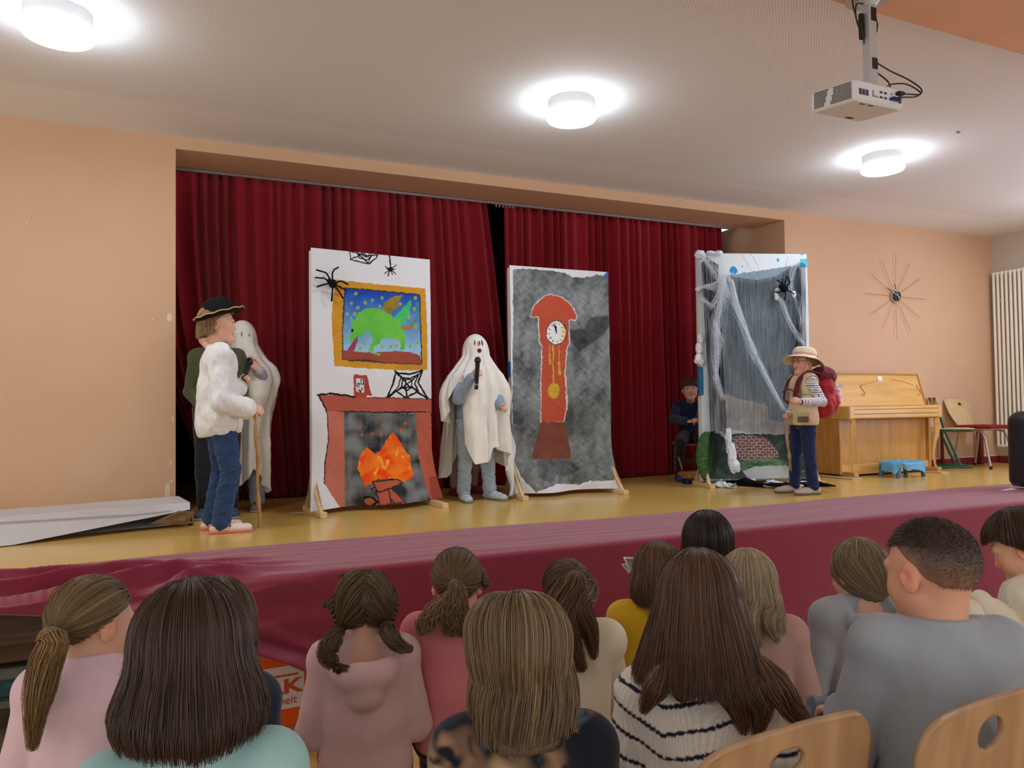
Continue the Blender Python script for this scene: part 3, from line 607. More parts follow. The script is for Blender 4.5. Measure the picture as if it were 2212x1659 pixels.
V, F = web(lines, 0, .6, .10, 5)
o = link('cobweb', npmesh(np.array(V), np.array(F), True), fluff_mat()); tag(o, 'torn white artificial cobweb stretched over the tall net-draped backdrop', 'cobweb', kind='stuff'); webo = o
def blob(cpx, rr, off, seed, m=M_cotton, name='cotton_tuft'):
    x, y = cpx; c = onP(1400 + x * .3618, 500 + y * .3618, TL3 + cv.n * off, cv.n); nu, nv = 40, 24; V = []
    for i in range(nu):
        for j in range(nv):
            a, b = 2 * PI * i / nu, PI * (j + .02) / (nv - .96); V.append([math.cos(a) * math.sin(b), math.sin(a) * math.sin(b), math.cos(b)])
    V = np.array(V); V *= (1 + .28 * noise3(V + seed, 2.2, seed, 3))[:, None]; V = V * np.array(rr) + c
    V[:, 2] = np.maximum(V[:, 2], ST + .002); return link(name, npmesh(V, grid(nu, nv, True), True), m, webo)
for c_, rr, o_, sd in (((312, 140), (.055, .04, .045), .03, 1), ((375, 128), (.05, .03, .02), .02, 2), ((422, 130), (.045, .03, .022), .02, 3), ((300, 345), (.03, .03, .02), .03, 4), ((315, 640), (.035, .03, .05), .02, 6), ((305, 700), (.035, .03, .06), .02, 7), ((303, 760), (.045, .035, .05), .02, 8), ((318, 780), (.03, .03, .03), .02, 9), ((480, 1250), (.03, .03, .13), .10, 10), ((500, 1340), (.045, .03, .12), .11, 11), ((520, 1400), (.05, .03, .06), .12, 12), ((870, 375), (.02, .015, .03), .09, 14), ((770, 352), (.025, .015, .02), .06, 15), ((765, 390), (.02, .01, .03), .07, 16)): blob(c_, rr, o_, sd)
o = floorroll('cotton_roll', [(470, 1470, .03), (520, 1478, .03), (640, 1500, .03), (760, 1512, .03), (880, 1510, .03), (960, 1500, .03)], [.03, .04, .035, .04, .03, .03], M_cotton, 6, .4); o.parent = webo
o = floorroll('cotton_roll', [(395, 1500, .02), (440, 1515, .02), (515, 1518, .025)], [.03, .035, .03], M_cotton, 9, .4); o.parent = webo

# ---- spiders made of pipe cleaners
M_pipe = mat('black_chenille', (12, 12, 15), .9, .2, bump=1, bscale=400, bdist=.003)
def spider(label, c, ex, nrm, body, legs, k):
    """legs are polylines in detail-view units relative to the body; k metres per unit"""
    e = empty('pipe_cleaner_spider', label, 'toy spider', tuple(c), 0, 'pipe cleaner spiders'); up = np.array([0, 0, 1.])
    V = MB(); V.lathe([(.001, -body), (body * .6, -body * .8), (body, 0), (body * .6, body * .8), (.001, body)], 16, Matrix.Translation(tuple(nrm * body)))
    V.lathe([(.001, -body * .6), (body * .6, 0), (.001, body * .6)], 12, Matrix.Translation(tuple(nrm * body - ex * body * .9 + up * body * .5))); V.build('body', M_pipe, e, True)
    for L in legs:
        pts = [nrm * body] + [ex * x * k - up * y * k + nrm * z for x, y, z in L]; tt = np.linspace(0, 1, len(pts)); t = np.linspace(0, 1, 14)
        pts = np.array(pts); C_ = np.stack([np.interp(t, tt, pts[:, i]) for i in range(3)], 1); MB().tube(C_, .0062, 8).build('leg', M_pipe, e, True)
    return e
P1 = e1; cA = onP(640 + 200 * .38, 500 + 300 * .38, atY(671, 535, 5.80) + np.array([0, -.03, 0]), np.array([.08, -1, 0])); exA = np.array([1, .08, 0.]) / 1.0032
spider('black pipe cleaner spider on the gold frame of the fireplace backdrop', cA, exA, np.array([.08, -.997, 0]), .034, [[(-35, -50, .05), (-80, -65, .02)], [(-45, -22, .05), (-85, -26, .02)], [(-35, 5, .05), (-78, 20, .02)], [(-5, 45, .05), (-4, 88, .02)], [(-5, -50, .05), (5, -70, .05), (32, -86, .02)], [(40, -15, .05), (82, -2, .02)], [(30, 15, .05), (72, 28, .02)], [(30, 40, .05), (55, 70, .02)]], .00150)
cB = onP(1400 + 800 * .3618, 500 + 345 * .3618, TL3 + cv.n * .075, cv.n)
spider('black pipe cleaner spider on the net of the cobweb backdrop', cB, cv.ex, cv.n, .040, [[(-30, -40, .05), (-42, -55, .02)], [(-20, -40, .06), (-5, -62, .02)], [(0, -40, .06), (28, -78, .02)], [(30, -30, .05), (58, -50, .02)], [(35, -30, .05), (28, -60, .05), (35, -72, .02)], [(-30, 20, .05), (-60, 22, .02)], [(5, 40, .05), (8, 70, .02)], [(40, 20, .05), (80, 35, .02)]], .00155)

# ================================================================ furniture and equipment
M_piano = wood('piano_veneer', (190, 138, 66), (208, 156, 84), .32, 2.2, 'Z'); M_pianoT = wood('piano_veneer_light', (214, 166, 90), (230, 184, 108), .3, 2, 'X')
M_line = mat('dark_groove', (96, 58, 28), .6); M_metalw = mat('brass', (190, 150, 80), .35, .5, .8)
pn = empty('upright_piano', 'honey-coloured upright piano against the wall under the spoked clock', 'piano', (6.335, 5.65, ST))
W = 1.384; f = MB()
for x in (.003, W - .033):
    pl = [(.14, .03), (.14, .60), (.195, .74), (.292, 1.07), (.5, 1.07), (.5, .03)]; f.prism(pl, .03, Matrix(((0, 0, 1, x), (1, 0, 0, 0), (0, 1, 0, 0), (0, 0, 0, 1))))
f.box((.03, .17, .12), (W - .03, .19, .60), .002); f.box((.03, .48, .05), (W - .03, .5, 1.05))
f.build('case', M_piano, pn)
MB().box((.03, .15, .02), (W - .03, .185, .125), .003).build('bottom_rail', M_pianoT, pn)
k = MB(); k.box((0, 0, .605), (W, .20, .735), .012); k.box((W - .06, -.003, .60), (W + .003, .25, .738), .01); k.box((-.003, -.003, .60), (.05, .25, .738), .01); k.build('keyboard_cover', M_pianoT, pn)
g = MB(); g.box((.06, -.002, .652), (W - .02, .001, .657)); g.box((.06, -.002, .700), (W - .02, .001, .705)); g.box((.04, .02, .597), (W - .04, .16, .603)); g.build('groove', M_line, pn)
dk = MB(); P_ = [(.19, .738), (.29, 1.075), (.31, 1.075), (.31, .738)]
V = [[x, a, b] for x in (.02, W - .005) for a, b in P_]; dk.add(V, [[0, 1, 2, 3], [7, 6, 5, 4], [0, 4, 5, 1], [1, 5, 6, 2], [2, 6, 7, 3], [3, 7, 4, 0]]); dk.build('music_desk', M_pianoT, pn)
fr = MB(); fr.tube([(.02, .186, .745), (.02, .286, 1.08), (W - .005, .286, 1.08), (W - .005, .186, .745)], .008, 6); fr.box((.01, .30, 1.07), (W, .5, 1.09), .004); fr.build('desk_edging', M_piano, pn)
sl = Vector((0, .1, .337)).normalized()
def desk(x, s_): return (x, .186 + sl.y * s_ , .742 + sl.z * s_)
orn = MB(); a = [desk(.50 + .36 * t, .23 + .065 * math.sin(PI / 2 * t)) for t in np.linspace(0, 1, 12)]; orn.tube(a, .0035, 6)
a = [desk(.93 + .34 * (1 - t), .23 + .065 * math.sin(PI / 2 * t)) for t in np.linspace(0, 1, 12)]; orn.tube(a, .0035, 6)
for x0, mx in ((.46, 1), (1.33, 1)):
    a = [desk(x0 + mx * dx, .16 + dz) for dx, dz in ((.015, .065), (-.005, .07), (-.012, .05), (.005, .02), (.02, 0), (.025, -.03), (.005, -.05), (-.015, -.045), (-.02, -.03))]; orn.tube(a, .005, 6)
orn.build('carved_ornament', M_pianoT, pn)
for x, sx in ((.075, 1), (W - .06, -1)):
    pts = [(x, .035, .60), (x, .03, .52), (x - .004, .035, .42), (x - .012, .05, .30), (x - .014, .055, .18), (x - .006, .045, .08), (x, .04, .055)] if sx > 0 else [(x + .01, .035, .60), (x + .02, .03, .50), (x + .012, .03, .42), (x - .02, .04, .32), (x - .035, .045, .20), (x - .02, .04, .09), (x - .005, .035, .055)]
    MB().tube(pts, [.034, .034, .028, .020, .016, .015, .019], 4).build('leg', M_pianoT, pn)
    MB().box((x - .035, .0, .012), (x + .035, .17, .06), .004).build('toe_block', M_piano, pn)
for x in (.62, .70, .78): MB().box((x - .012, .10, .06), (x + .012, .16, .07), .003).build('pedal', M_metalw, pn)
tag(MB().box((0, 0, 0), (.07, .004, .055), .001, Matrix.Translation((6.335 + .735, 5.65 + .262, ST + 1.005)) @ Matrix.Rotation(-.29, 4, 'X')).build('note_card', mat('white_card', (240, 240, 242), .6), None), 'small white note stuck on the piano music desk', 'note')
M_plank = wood('pale_plank', (190, 168, 130), (206, 184, 146), .6)
for x0, lb in ((6.25, 'left'), (7.56, 'right')):
    tag(MB().box((x0, 5.56, ST), (x0 + .13, 6.12, ST + .014), .002).build('floor_batten', M_plank, None), 'flat wooden batten lying under the %s end of the piano' % lb, 'batten', 'battens under the piano')
# footstool wrapped in blue plastic
ft = empty('footstool', 'low footstool wrapped in crinkled light blue plastic before the piano', 'footstool', (6.96, 5.56, ST))
M_blue = mat('blue_plastic_wrap', (96, 172, 216), .4, .5, bump=.5, bscale=18, bdist=.03)
nu, nv = 96, 26; V = []
for i in range(nu):
    for j in range(nv):
        a = 2 * PI * i / nu; v = j / (nv - 1); rx, ry = .23, .15; c, s_ = math.cos(a), math.sin(a); e_ = .55
        bx, by = abs(c) ** e_ * np.sign(c), abs(s_) ** e_ * np.sign(s_)
        r_ = min(1, v * 1.9); hang = max(0, (v - .5) * 2); dip = .035 + .055 * (.5 + .5 * math.sin(4 * a + .6)) + .015 * math.sin(9 * a)
        fl = 1 + .10 * hang * math.sin(4 * a + .6) + .03 * math.sin(13 * a) * hang
        V.append([rx * bx * r_ * fl, ry * by * r_ * fl, .158 + .012 * math.cos(r_ * 2) - hang * dip * 1.15 + .004 * math.sin(7 * a + 5 * r_)])
sheet('plastic_wrap', np.array(V), grid(nu, nv, True), .004, M_blue, ft); M_blued = mat('blue_plastic_leg', (72, 128, 168), .5, .4, bump=.4, bscale=40)
for sx in (-1, 1):
    for sy in (-1, 1): MB().tube([(sx * .17, sy * .1, .14), (sx * .185, sy * .105, .0)], [.026, .020], 10).build('leg', M_blued, ft, True)

# spoked wall clock
ck = empty('wall_clock', 'round-hubbed wall clock with long thin spokes above the piano', 'clock', (7.715, YW, 2.765))
M_gold = mat('pale_brass', (170, 132, 92), .35, .5, .6); M_tip = mat('cream_tip', (226, 214, 190), .4); M_blk = mat('black_plastic', (18, 18, 22), .35, .5); M_chr = mat('chrome', (200, 200, 204), .18, .5, .9)
MB().lathe([(.001, -.0), (.072, 0), (.075, .012), (.072, .035), (.001, .035)], 32, Matrix.Rotation(PI / 2, 4, 'X')).build('hub', M_chr, ck, True)
MB().lathe([(.001, .035), (.058, .036), (.058, .046), (.001, .048)], 32, Matrix.Rotation(PI / 2, 4, 'X')).build('dial', M_blk, ck, True)
for k_ in range(12):
    a = PI / 6 * k_ + .02; L = .50 if k_ % 3 == 0 else .46; c, s_ = math.sin(a), math.cos(a)
    MB().tube([(c * .06, -.02, s_ * .06), (c * L, -.03, s_ * L)], .0022, 6).build('spoke', M_gold, ck)
    if k_ % 3: MB().lathe([(.001, -.008), (.008, 0), (.001, .008)], 10, Matrix.Translation((c * L, -.03, s_ * L))).build('spoke_tip', M_tip, ck, True)
for a, L, nm in ((-.42, .15, 'hour_hand'), (-1.12, .20, 'minute_hand')):
    c, s_ = math.sin(a), math.cos(a); MB().tube([(-c * .05, -.055, -s_ * .05), (c * L * .55, -.055, s_ * L * .55)], .004, 6).build(nm, M_tip, ck); MB().tube([(c * L * .55, -.055, s_ * L * .55), (c * L, -.055, s_ * L)], .004, 6).build(nm + '_tip', M_blk, ck)

# radiator
rd = empty('radiator', 'tall cream column radiator on the right wall', 'radiator', (XR, 5.4, ST + .2)); M_rad = mat('radiator_cream', (246, 242, 228), .4, .4)
y = 6.13
zr0, zr1 = .0, 3.135 - ST - .2
for k_ in range(26):
    yy = y - 5.4 - k_ * .052; MB().tube([(-.085, yy, zr0 + .02), (-.085, yy, zr1)], .0165, 10).build('column', M_rad, rd, True)
MB().box((-.10, y - 5.4 - 25 * .052 - .02, zr0), (-.07, y - 5.4 + .02, zr0 + .03), .01).box((-.09, y - 5.4 - 25 * .052 - .02, zr1 - .03), (-.075, y - 5.4 + .02, zr1), .005).box((-.06, y - 5.4 - 25 * .052, .3), (-.001, y - 5.4 - 25 * .052 + .03, .34)).box((-.06, y - 5.4 - .1, .3), (-.001, y - 5.4 - .06, .34)).box((-.06, y - 5.4 - .1, 1.8), (-.001, y - 5.4 - .06, 1.84)).build('header', M_rad, rd)

# chairs on the stage -------------------------------------------------
M_ply = wood('beech_plywood', (206, 176, 128), (220, 192, 146), .35, 2.5, 'Z'); M_grn = mat('green_tube_steel', (26, 84, 66), .35, .5); M_slv = mat('silver_tube_steel', (176, 178, 178), .3, .5, .6); M_rub = mat('dark_rubber', (34, 34, 34), .7)
M_cush = mat('red_cushion', (132, 34, 46), .85, .15, bump=.3, bscale=60)
gc = empty('school_chair', 'wooden school chair with green tube frame beside the piano', 'chair', (8.24, 5.92, ST), -2.35, 'chairs on the stage')
for s_ in (-1, 1):
    MB().tube([(s_ * .17, .17, .03), (s_ * .17, -.17, .03)], .014, 10).build('foot_tube', M_grn, gc, True)
    MB().tube([(s_ * .17, .06, .03), (s_ * .17, -.10, .45), (s_ * .165, -.19, .82)], .014, 10).build('upright_tube', M_grn, gc, True)
MB().tube([(-.17, .17, .44), (.17, .17, .44)], .012, 8).tube([(-.17, -.08, .44), (-.17, .17, .44)], .014, 8).tube([(.17, -.08, .44), (.17, .17, .44)], .014, 8).build('seat_frame', M_grn, gc, True)
MB().box((-.19, -.18, .455), (.19, .20, .468), .006).build('seat', M_ply, gc); MB().box((-.19, -.185, .64), (.19, -.172, .82), .006).build('backrest', M_ply, gc)
wc = empty('wooden_chair', 'pale plywood shell chair with a red cushion before the radiator', 'chair', (8.70, 6.03, ST), PI, 'chairs on the stage')
def shell(w, h0, h1, M=None, hole=None, th=.010, top=1.0, lean=.14, waist=.62, nu=41, nv=41, curve=.03):
    """plywood chair back with rounded top corners and a finger hole"""
    V = []; U = np.linspace(-1, 1, nu); keep = []
    for i in range(nu):
        for j in range(nv):
            t = j / (nv - 1); wd = w * (waist + (1 - waist) * min(1, (t * 1.9)) ** .8) / 2
            if t > .85: q = (t - .85) / .15; wd = wd - w * .13 * (1 - math.sqrt(max(0, 1 - q * q)))
            x = U[i] * wd; zt = h0 + (h1 - h0) * t; V.append([x, -lean * t - curve * (1 - (U[i]) ** 2) * -1 - curve, zt])
    V = np.array(V); F = grid(nu, nv)
    if hole:
        c = V[F].mean(1); k_ = ((c[:, 0] - hole[0]) / hole[2]) ** 2 + ((c[:, 2] - hole[1]) / hole[3]) ** 2 > 1
        # snap the ring of the hole onto its ellipse
        F = F[k_]; d = np.stack([(V[:, 0] - hole[0]) / hole[2], (V[:, 2] - hole[1]) / hole[3]], 1); r_ = np.linalg.norm(d, axis=1); nr = (r_ > .8) & (r_ < 1.15) & np.isin(np.arange(len(V)), F)
        e = np.concatenate([F[:, [a, (a + 1) % 4]] for a in range(4)]); key = np.sort(e, 1); _, inv, cnt = np.unique(key, axis=0, return_inverse=True, return_counts=True); bd = np.unique(e[cnt[inv.ravel()] == 1]); bd = bd[r_[bd] < 1.4]
        V[bd, 0] = hole[0] + d[bd, 0] / r_[bd] * hole[2]; V[bd, 2] = hole[1] + d[bd, 1] / r_[bd] * hole[3]
    V2, F2 = thick(V, F, th); return V2, F2
V, F = shell(.42, .46, .80, hole=(0, .735, .034, .018), nu=61, nv=61); link('backrest', npmesh(V, F), M_ply, wc)
MB().box((-.22, -.02, .445), (.22, .40, .457), .006).build('seat', M_ply, wc)
cu = MB().box((-.25, -.02, .458), (.235, .42, .492), .016); cu.box((-.17, .395, .40), (-.15, .41, .47), .003); cu.build('cushion', M_cush, wc)
for s_ in (-1, 1):
    MB().tube([(s_ * .22, .40, .012), (s_ * .20, .33, .35), (s_ * .19, .29, .42), (s_ * .18, .22, .435), (s_ * .18, .06, .435), (s_ * .18, .0, .40), (s_ * .20, -.07, .012)], .013, 10).build('leg', M_slv, wc, True)
    for yy, xx in ((.402, .22), (-.072, .20)): MB().lathe([(.017, 0), (.017, .03), (.013, .035)], 10, Matrix.Translation((s_ * xx, yy, 0))).build('rubber_cap', M_rub, wc)
rp = MB().box((9.02, 6.10, ST), (9.07, 6.16, ST + .44), .003); tag(rp.build('wooden_post', mat('dark_red_post', (112, 30, 34), .5), None), 'short dark red post standing behind the cushioned chair', 'post')
rp = MB().box((8.38, 6.14, ST), (8.41, 6.17, ST + .42), .003); tag(rp.build('wooden_post', mat('dark_red_post', (112, 30, 34), .5), None), 'dark red upright behind the green-framed chair', 'post')

# active loudspeaker at the right edge with a sheet of paper
sp = empty('loudspeaker', 'black rounded loudspeaker trolley at the right edge of the stage', 'loudspeaker', (6.765, 4.12, ST + .012))
M_spk = mat('dark_speaker_shell', (30, 28, 32), .45, .4, bump=.2, bscale=200)
nu, nv = 40, 30; V = []
for i in range(nu):
    for j in range(nv):
        a = 2 * PI * i / nu; t = j / (nv - 1); c, s_ = math.cos(a), math.sin(a); z = .03 + .64 * t; sh = (1 - max(0, (t - .86) / .14) ** 2.2 * .42) * (1 - max(0, (.06 - t) / .06) * .15)
        V.append([.17 * abs(c) ** .6 * np.sign(c) * sh, .15 * abs(s_) ** .6 * np.sign(s_) * sh, z])
F = grid(nu, nv, True).tolist(); me = bpy.data.meshes.new('m'); me.from_pydata([list(v) for v in V], [], F + [[i * nv for i in range(nu)][::-1], [i * nv + nv - 1 for i in range(nu)]]); me.polygons.foreach_set('use_smooth', [True] * len(me.polygons)); link('cabinet', me, M_spk, sp)
MB().box((-.10, -.07, .66), (.10, .0, .73), .02).build('carry_handle', M_blk, sp)
for x, yy in ((-.17, -.13), (.17, -.13)): MB().lathe([(.001, -.022), (.05, -.02), (.05, .02), (.001, .022)], 20, Matrix.Translation((x, yy, .05)) @ Matrix.Rotation(PI / 2, 4, 'Y')).build('wheel', M_rub, sp, True)
tag(MB().box((0, 0, 0), (.25, .12, .002), 0, Matrix.Translation((6.50, 4.10, ST + .012)) @ Matrix.Rotation(.25, 4, 'Z')).build('paper_sheet', mat('white_paper', (236, 238, 246), .6), None), 'sheet of white paper under the loudspeaker on the cloth', 'paper')

# projector -----------------------------------------------------------
pj = empty('projector', 'white projector hanging from the ceiling beam on a metal pole', 'projector', (2.687, 2.324, 2.84))
M_pw = mat('projector_white', (222, 226, 232), .4, .4); M_pole = mat('pole_grey', (186, 188, 192), .4, .5, .2); M_vent = mat('vent_dark', (74, 66, 60), .6)
exj = Vector((1, 0, 0)); M_ = Matrix.Identity(4); M_[0][1] = -.33
MB().box((0, 0, 0), (.30, .19, .095), .010, M_).build('housing', M_pw, pj)
vt = MB()
for r_ in range(9):
    for c_ in range(26):
        yy = .016 + c_ * .0063; xx = -.33 * yy
        if 11 + (8 - r_) * .3 < c_ < 15 + (8 - r_) * .3 or c_ > 24: continue
        z = .012 + r_ * .0082; vt.box((-.0015, yy, z), (.001, yy + .0042, z + .0056), 0, M_)
vt.build('vent_grille', M_vent, pj)
pt = MB(); M_port = mat('port_dark', (60, 64, 92), .5)
for x, z, w, h in ((.022, .028, .016, .026), (.042, .028, .016, .026), (.062, .028, .016, .026)): pt.box((x, -.0012, z), (x + w, .001, z + h))
for x, z in ((.103, .05), (.103, .04), (.103, .030), (.115, .030), (.127, .028), (.217, .055), (.236, .045), (.236, .03), (.205, .03)): pt.box((x, -.0015, z), (x + .006, .001, z + .007))
for x, z in ((.145, .052), (.172, .052), (.145, .030), (.172, .030)): pt.lathe([(.001, 0), (.010, 0), (.010, .0015), (.001, .002)], 14, Matrix.Translation((x + .01, 0, z + .004)) @ Matrix.Rotation(PI / 2, 4, 'X') @ Matrix.Diagonal((1, .5, 1, 1)))
pt.box((.262, -.0012, .025), (.280, .001, .055)); pt.build('port', M_port, pj)
for a, b in (((.06, .02, -.0012), (.09, .027, .001)), ((.11, .02, -.0012), (.14, .027, .001)), ((.18, .155, -.0012), (.22, .17, .001))): MB().box(a, b, 0, M_).build('underside_slot', M_vent, pj)
px_, py_ = .208, .096
MB().box((px_ - .024, py_ - .022, .13), (px_ + .024, py_ + .022, .53), .003).build('pole', M_pole, pj)
MB().lathe([(.001, 0), (.10, 0), (.10, .010), (.02, .012)], 32, Matrix.Translation((px_ , py_, .528))).lathe([(.03, .0), (.05, .03), (.03, .04)], 16, Matrix.Translation((px_, py_, .49))).build('ceiling_plate', M_pole, pj, True)
MB().lathe([(.028, 0), (.03, .02), (.02, .04)], 16, Matrix.Translation((px_, py_, .092))).box((px_ - .05, py_ - .02, .092), (px_ + .05, py_ + .02, .105), .003).box((px_ - .10, py_ - .01, .094), (px_ + .06, py_ + .01, .099)).build('mount_bracket', M_pole, pj)
for a, b in (((px_ - .012, py_ - .026, .42), (px_ + .018, py_ - .02, .48)), ((px_ - .012, py_ - .026, .20), (px_ + .018, py_ - .02, .25))): MB().box(a, b).build('cable_tie', M_blk, pj)
MB().box((px_ - .05, py_ + .0, .34), (px_ - .022, py_ + .02, .46), .006).build('adapter', M_blk, pj)
def cablepts(L, n=40):
    L = np.array(L, float); k_ = len(L); t = np.linspace(0, k_ - 1, n); out = []
    for x in t:
        i = min(int(x), k_ - 2); u = x - i; p0, p1, p2, p3 = L[max(i - 1, 0)], L[i], L[i + 1], L[min(i + 2, k_ - 1)]
        out.append(.5 * ((2 * p1) + (-p0 + p2) * u + (2 * p0 - 5 * p1 + 4 * p2 - p3) * u * u + (-p0 + 3 * p1 - 3 * p2 + p3) * u ** 3))
    return out
for L in ([(px_ + .025, py_, .25), (px_ + .08, .06, .20), (px_ + .13, .0, .14), (px_ + .14, -.05, .08), (px_ + .11, -.05, .045), (px_ + .03, -.03, .035), (px_ + .012, -.002, .034)],
          [(px_ + .02, py_, .205), (px_ + .06, .08, .175), (px_ + .075, .06, .14), (px_ + .07, .05, .098)], [(px_ + .03, .05, .10), (px_ + .06, .04, .125), (px_ + .12, .01, .125), (px_ + .16, -.02, .09), (px_ + .14, -.04, .062), (px_ + .08, -.02, .062), (px_ + .06, -.002, .064)],
          [(px_ - .10, py_, .52), (px_ - .12, py_ - .02, .46), (px_ - .10, py_ - .02, .40), (px_ - .06, py_, .385), (px_ - .03, py_, .40)], [(px_ - .03, py_, .50), (px_ - .075, py_, .49), (px_ - .08, py_, .43), (px_ - .045, py_, .37), (px_ - .024, py_ + .01, .32)], [(px_ + .024, py_ - .01, .46), (px_ + .04, py_ - .01, .42), (px_ + .035, py_ - .01, .38)]):
    MB().tube(cablepts(L), .0034, 8).build('cable', M_blk, pj, True)
MB().box((px_ + .035, -.022, .056), (px_ + .075, .0, .072), .004).build('power_plug', M_blk, pj); MB().box((px_ + .0, -.018, .028), (px_ + .05, .0, .042), .004).build('video_plug', mat('blue_plug', (30, 40, 120), .4), pj)

# long white box lying at the left of the stage -------------------------
bx = empty('packing_box', 'long white cardboard box lying on the stage at the left', 'box', (0, 0, ST))
M_box = mat('white_carton', (206, 204, 206), .6, .25, bump=.15, bscale=12, var=.03, vscale=5); M_boxin = mat('brown_carton', (140, 108, 78), .8, .15); M_tape = mat('parcel_tape', (232, 232, 228), .35, .4)
A0 = np.array([-2.6, 4.92, .012]); A1 = np.array([.165, 5.59, .012]); ey = np.array([-.21, .978, 0]) 
B = MB(); w_ = .42
def bp(t, w, z): q = A0 + (A1 - A0) * t + ey * w; return [q[0], q[1], z]
# lid is lifted: its front edge rises towards the right end
B.add([bp(0, 0, .02), bp(0, w_, .02), bp(1.0, w_, .02), bp(1.0, .02, .02), bp(0, -.06, .004), bp(0, .06, .155), bp(0, w_, .17), bp(1.0, w_, .165), bp(1.0, .10, .150), bp(.995, .03, .110), bp(.64, -.06, .006)], [[0, 3, 2, 1], [4, 10, 9, 8, 5], [5, 8, 7, 6], [1, 2, 7, 6], [0, 1, 6, 5, 4]])
B.build('carton', M_box, bx)
MB().add([bp(1.0, .02, .0), bp(1.0, w_, .0), bp(1.0, w_, .165), bp(1.0, .10, .150)], [[0, 1, 2, 3]]).add([bp(.93, .10, .04), bp(.995, .05, .03), bp(.995, .02, .10), bp(.95, .02, .085)], [[0, 1, 2, 3]]).build('carton_lining', M_boxin, bx)
V, F = thick(np.array([bp(.90, -.07, .055), bp(.985, -.03, .012), bp(1.0, .0, .10), bp(.965, -.03, .115)]), np.array([[0, 1, 2, 3]]), .004); link('flap', npmesh(V, F, False), M_boxin, bx)
MB().box((0, 0, 0), (2.7, .02, .002), 0, Matrix.Translation(tuple(A0 + ey * .08 + np.array([0, 0, .1455]))) @ Matrix.Rotation(math.atan2(.58, 2.7), 4, 'Z')).build('tape_strip', M_tape, bx)

# orange crate standing under the stage --------------------------------
oc = empty('display_box', 'orange box with a white printed label under the stage cloth', 'box', (.2, 3.72, 0), .0)
a_ = atZ(592, 1570, 0.02); b_ = atZ(657, 1556, 0.02)
M_or = mat('orange_board', (236, 96, 20), .5, .3); ang = .06
Mo = Matrix.Translation((0, 0, 0)) @ Matrix.Rotation(ang, 4, 'Z')
Mo = Matrix.Translation((.125, 0, 0)) @ Mo
MB().box((-.30, .14, .0), (.50, .62, .36), .008, Mo).build('crate', M_or, oc)
MB().box((-.02, .1385, .09), (.300, .1405, .295), 0, Mo).build('label_plate', mat('label_white', (228, 222, 214), .5), oc)
def text3d(name, s_, loc, size, m, parent, bold=0.0, rz=0, sx=1):
    c = bpy.data.curves.new(name, 'FONT'); c.body = s_; c.size = size; c.extrude = .0006; c.offset = bold; o = bpy.data.objects.new(name, c); COL.objects.link(o)
    bpy.context.view_layer.update(); me = bpy.data.meshes.new_from_object(o.evaluated_get(bpy.context.evaluated_depsgraph_get())); bpy.data.objects.remove(o)
    o = link(name, me, m, parent); o.location = loc; o.rotation_euler = (PI / 2, 0, rz); o.scale = (sx, 1, 1); return o
M_ort = mat('orange_print', (214, 84, 40), .5); q = Mo @ Vector((.002, .1375, .165)); text3d('letter', 'DAK', q, .095, M_ort, oc, .003, ang, 1.45)
q = Mo @ Vector((.004, .1375, .112)); text3d('letter', 'Gesundheit', q, .056, M_ort, oc, .0004, ang, 1.0)
MB().box((.04, .1372, .246), (.272, .1386, .256), 0, Mo @ Matrix.Translation((0, 0, 0))).build('label_stripe', M_ort, oc)

# storage cart and sacks below the stage at the left --------------------
cart = empty('storage_cart', 'wooden storage cart under the left end of the stage', 'cart', (-1.0, 3.80, 0)); M_cart = wood('worn_wood', (62, 44, 30), (92, 66, 44), .7); M_grey = mat('grey_plastic', (96, 98, 92), .6)
f = MB(); f.box((-.75, .0, .50), (.62, .04, .585), .004); f.box((.56, .0, 0), (.62, .06, .5), .004); f.box((-.75, .9, .50), (.62, .94, .585), .004); f.box((.56, .88, 0), (.62, .94, .5), .004); f.box((.56, .06, .50), (.60, .88, .56)); f.build('frame', M_cart, cart)
MB().box((-.75, .02, .42), (.5, .8, .47), .008).box((-.75, .02, .30), (.5, .8, .335), .008).build('shelf', M_grey, cart)
tag(MB().box((-1.7, 3.86, .335), (-.56, 4.5, .418), .01).build('folded_blanket', mat('teal_fabric', (52, 84, 86), .9, .1, var=.35, vscale=12), None), 'dark teal folded blanket on the storage cart shelf', 'blanket')
sk = MB(); nu, nv = 40, 24; V = []
for i in range(nu):
    for j in range(nv):
        a, b = 2 * PI * i / nu, PI * (j + .02) / (nv - .96); V.append([math.cos(a) * math.sin(b), math.sin(a) * math.sin(b), math.cos(b)])
V = np.array(V); V = np.sign(V) * np.abs(V) ** .6 * np.array([.62, .40, .155]); V *= (1 + .06 * noise3(V, 5, 3))[:, None]; V += np.array([-1.02, 3.95, .15])
tag(link('storage_sack', npmesh(V, grid(nu, nv, True)), mat('olive_pattern_fabric', (92, 84, 60), .9, .1, var=.55, vscale=7)), 'olive patterned sack lying below the storage cart shelf', 'sack')
V2 = V * 1.0; V2[:, 0] = (V2[:, 0] + 1.02) * .22 - .74; V2[:, 1] += .0; V2[:, 2] = (V2[:, 2] - .15) * .35 + .385 

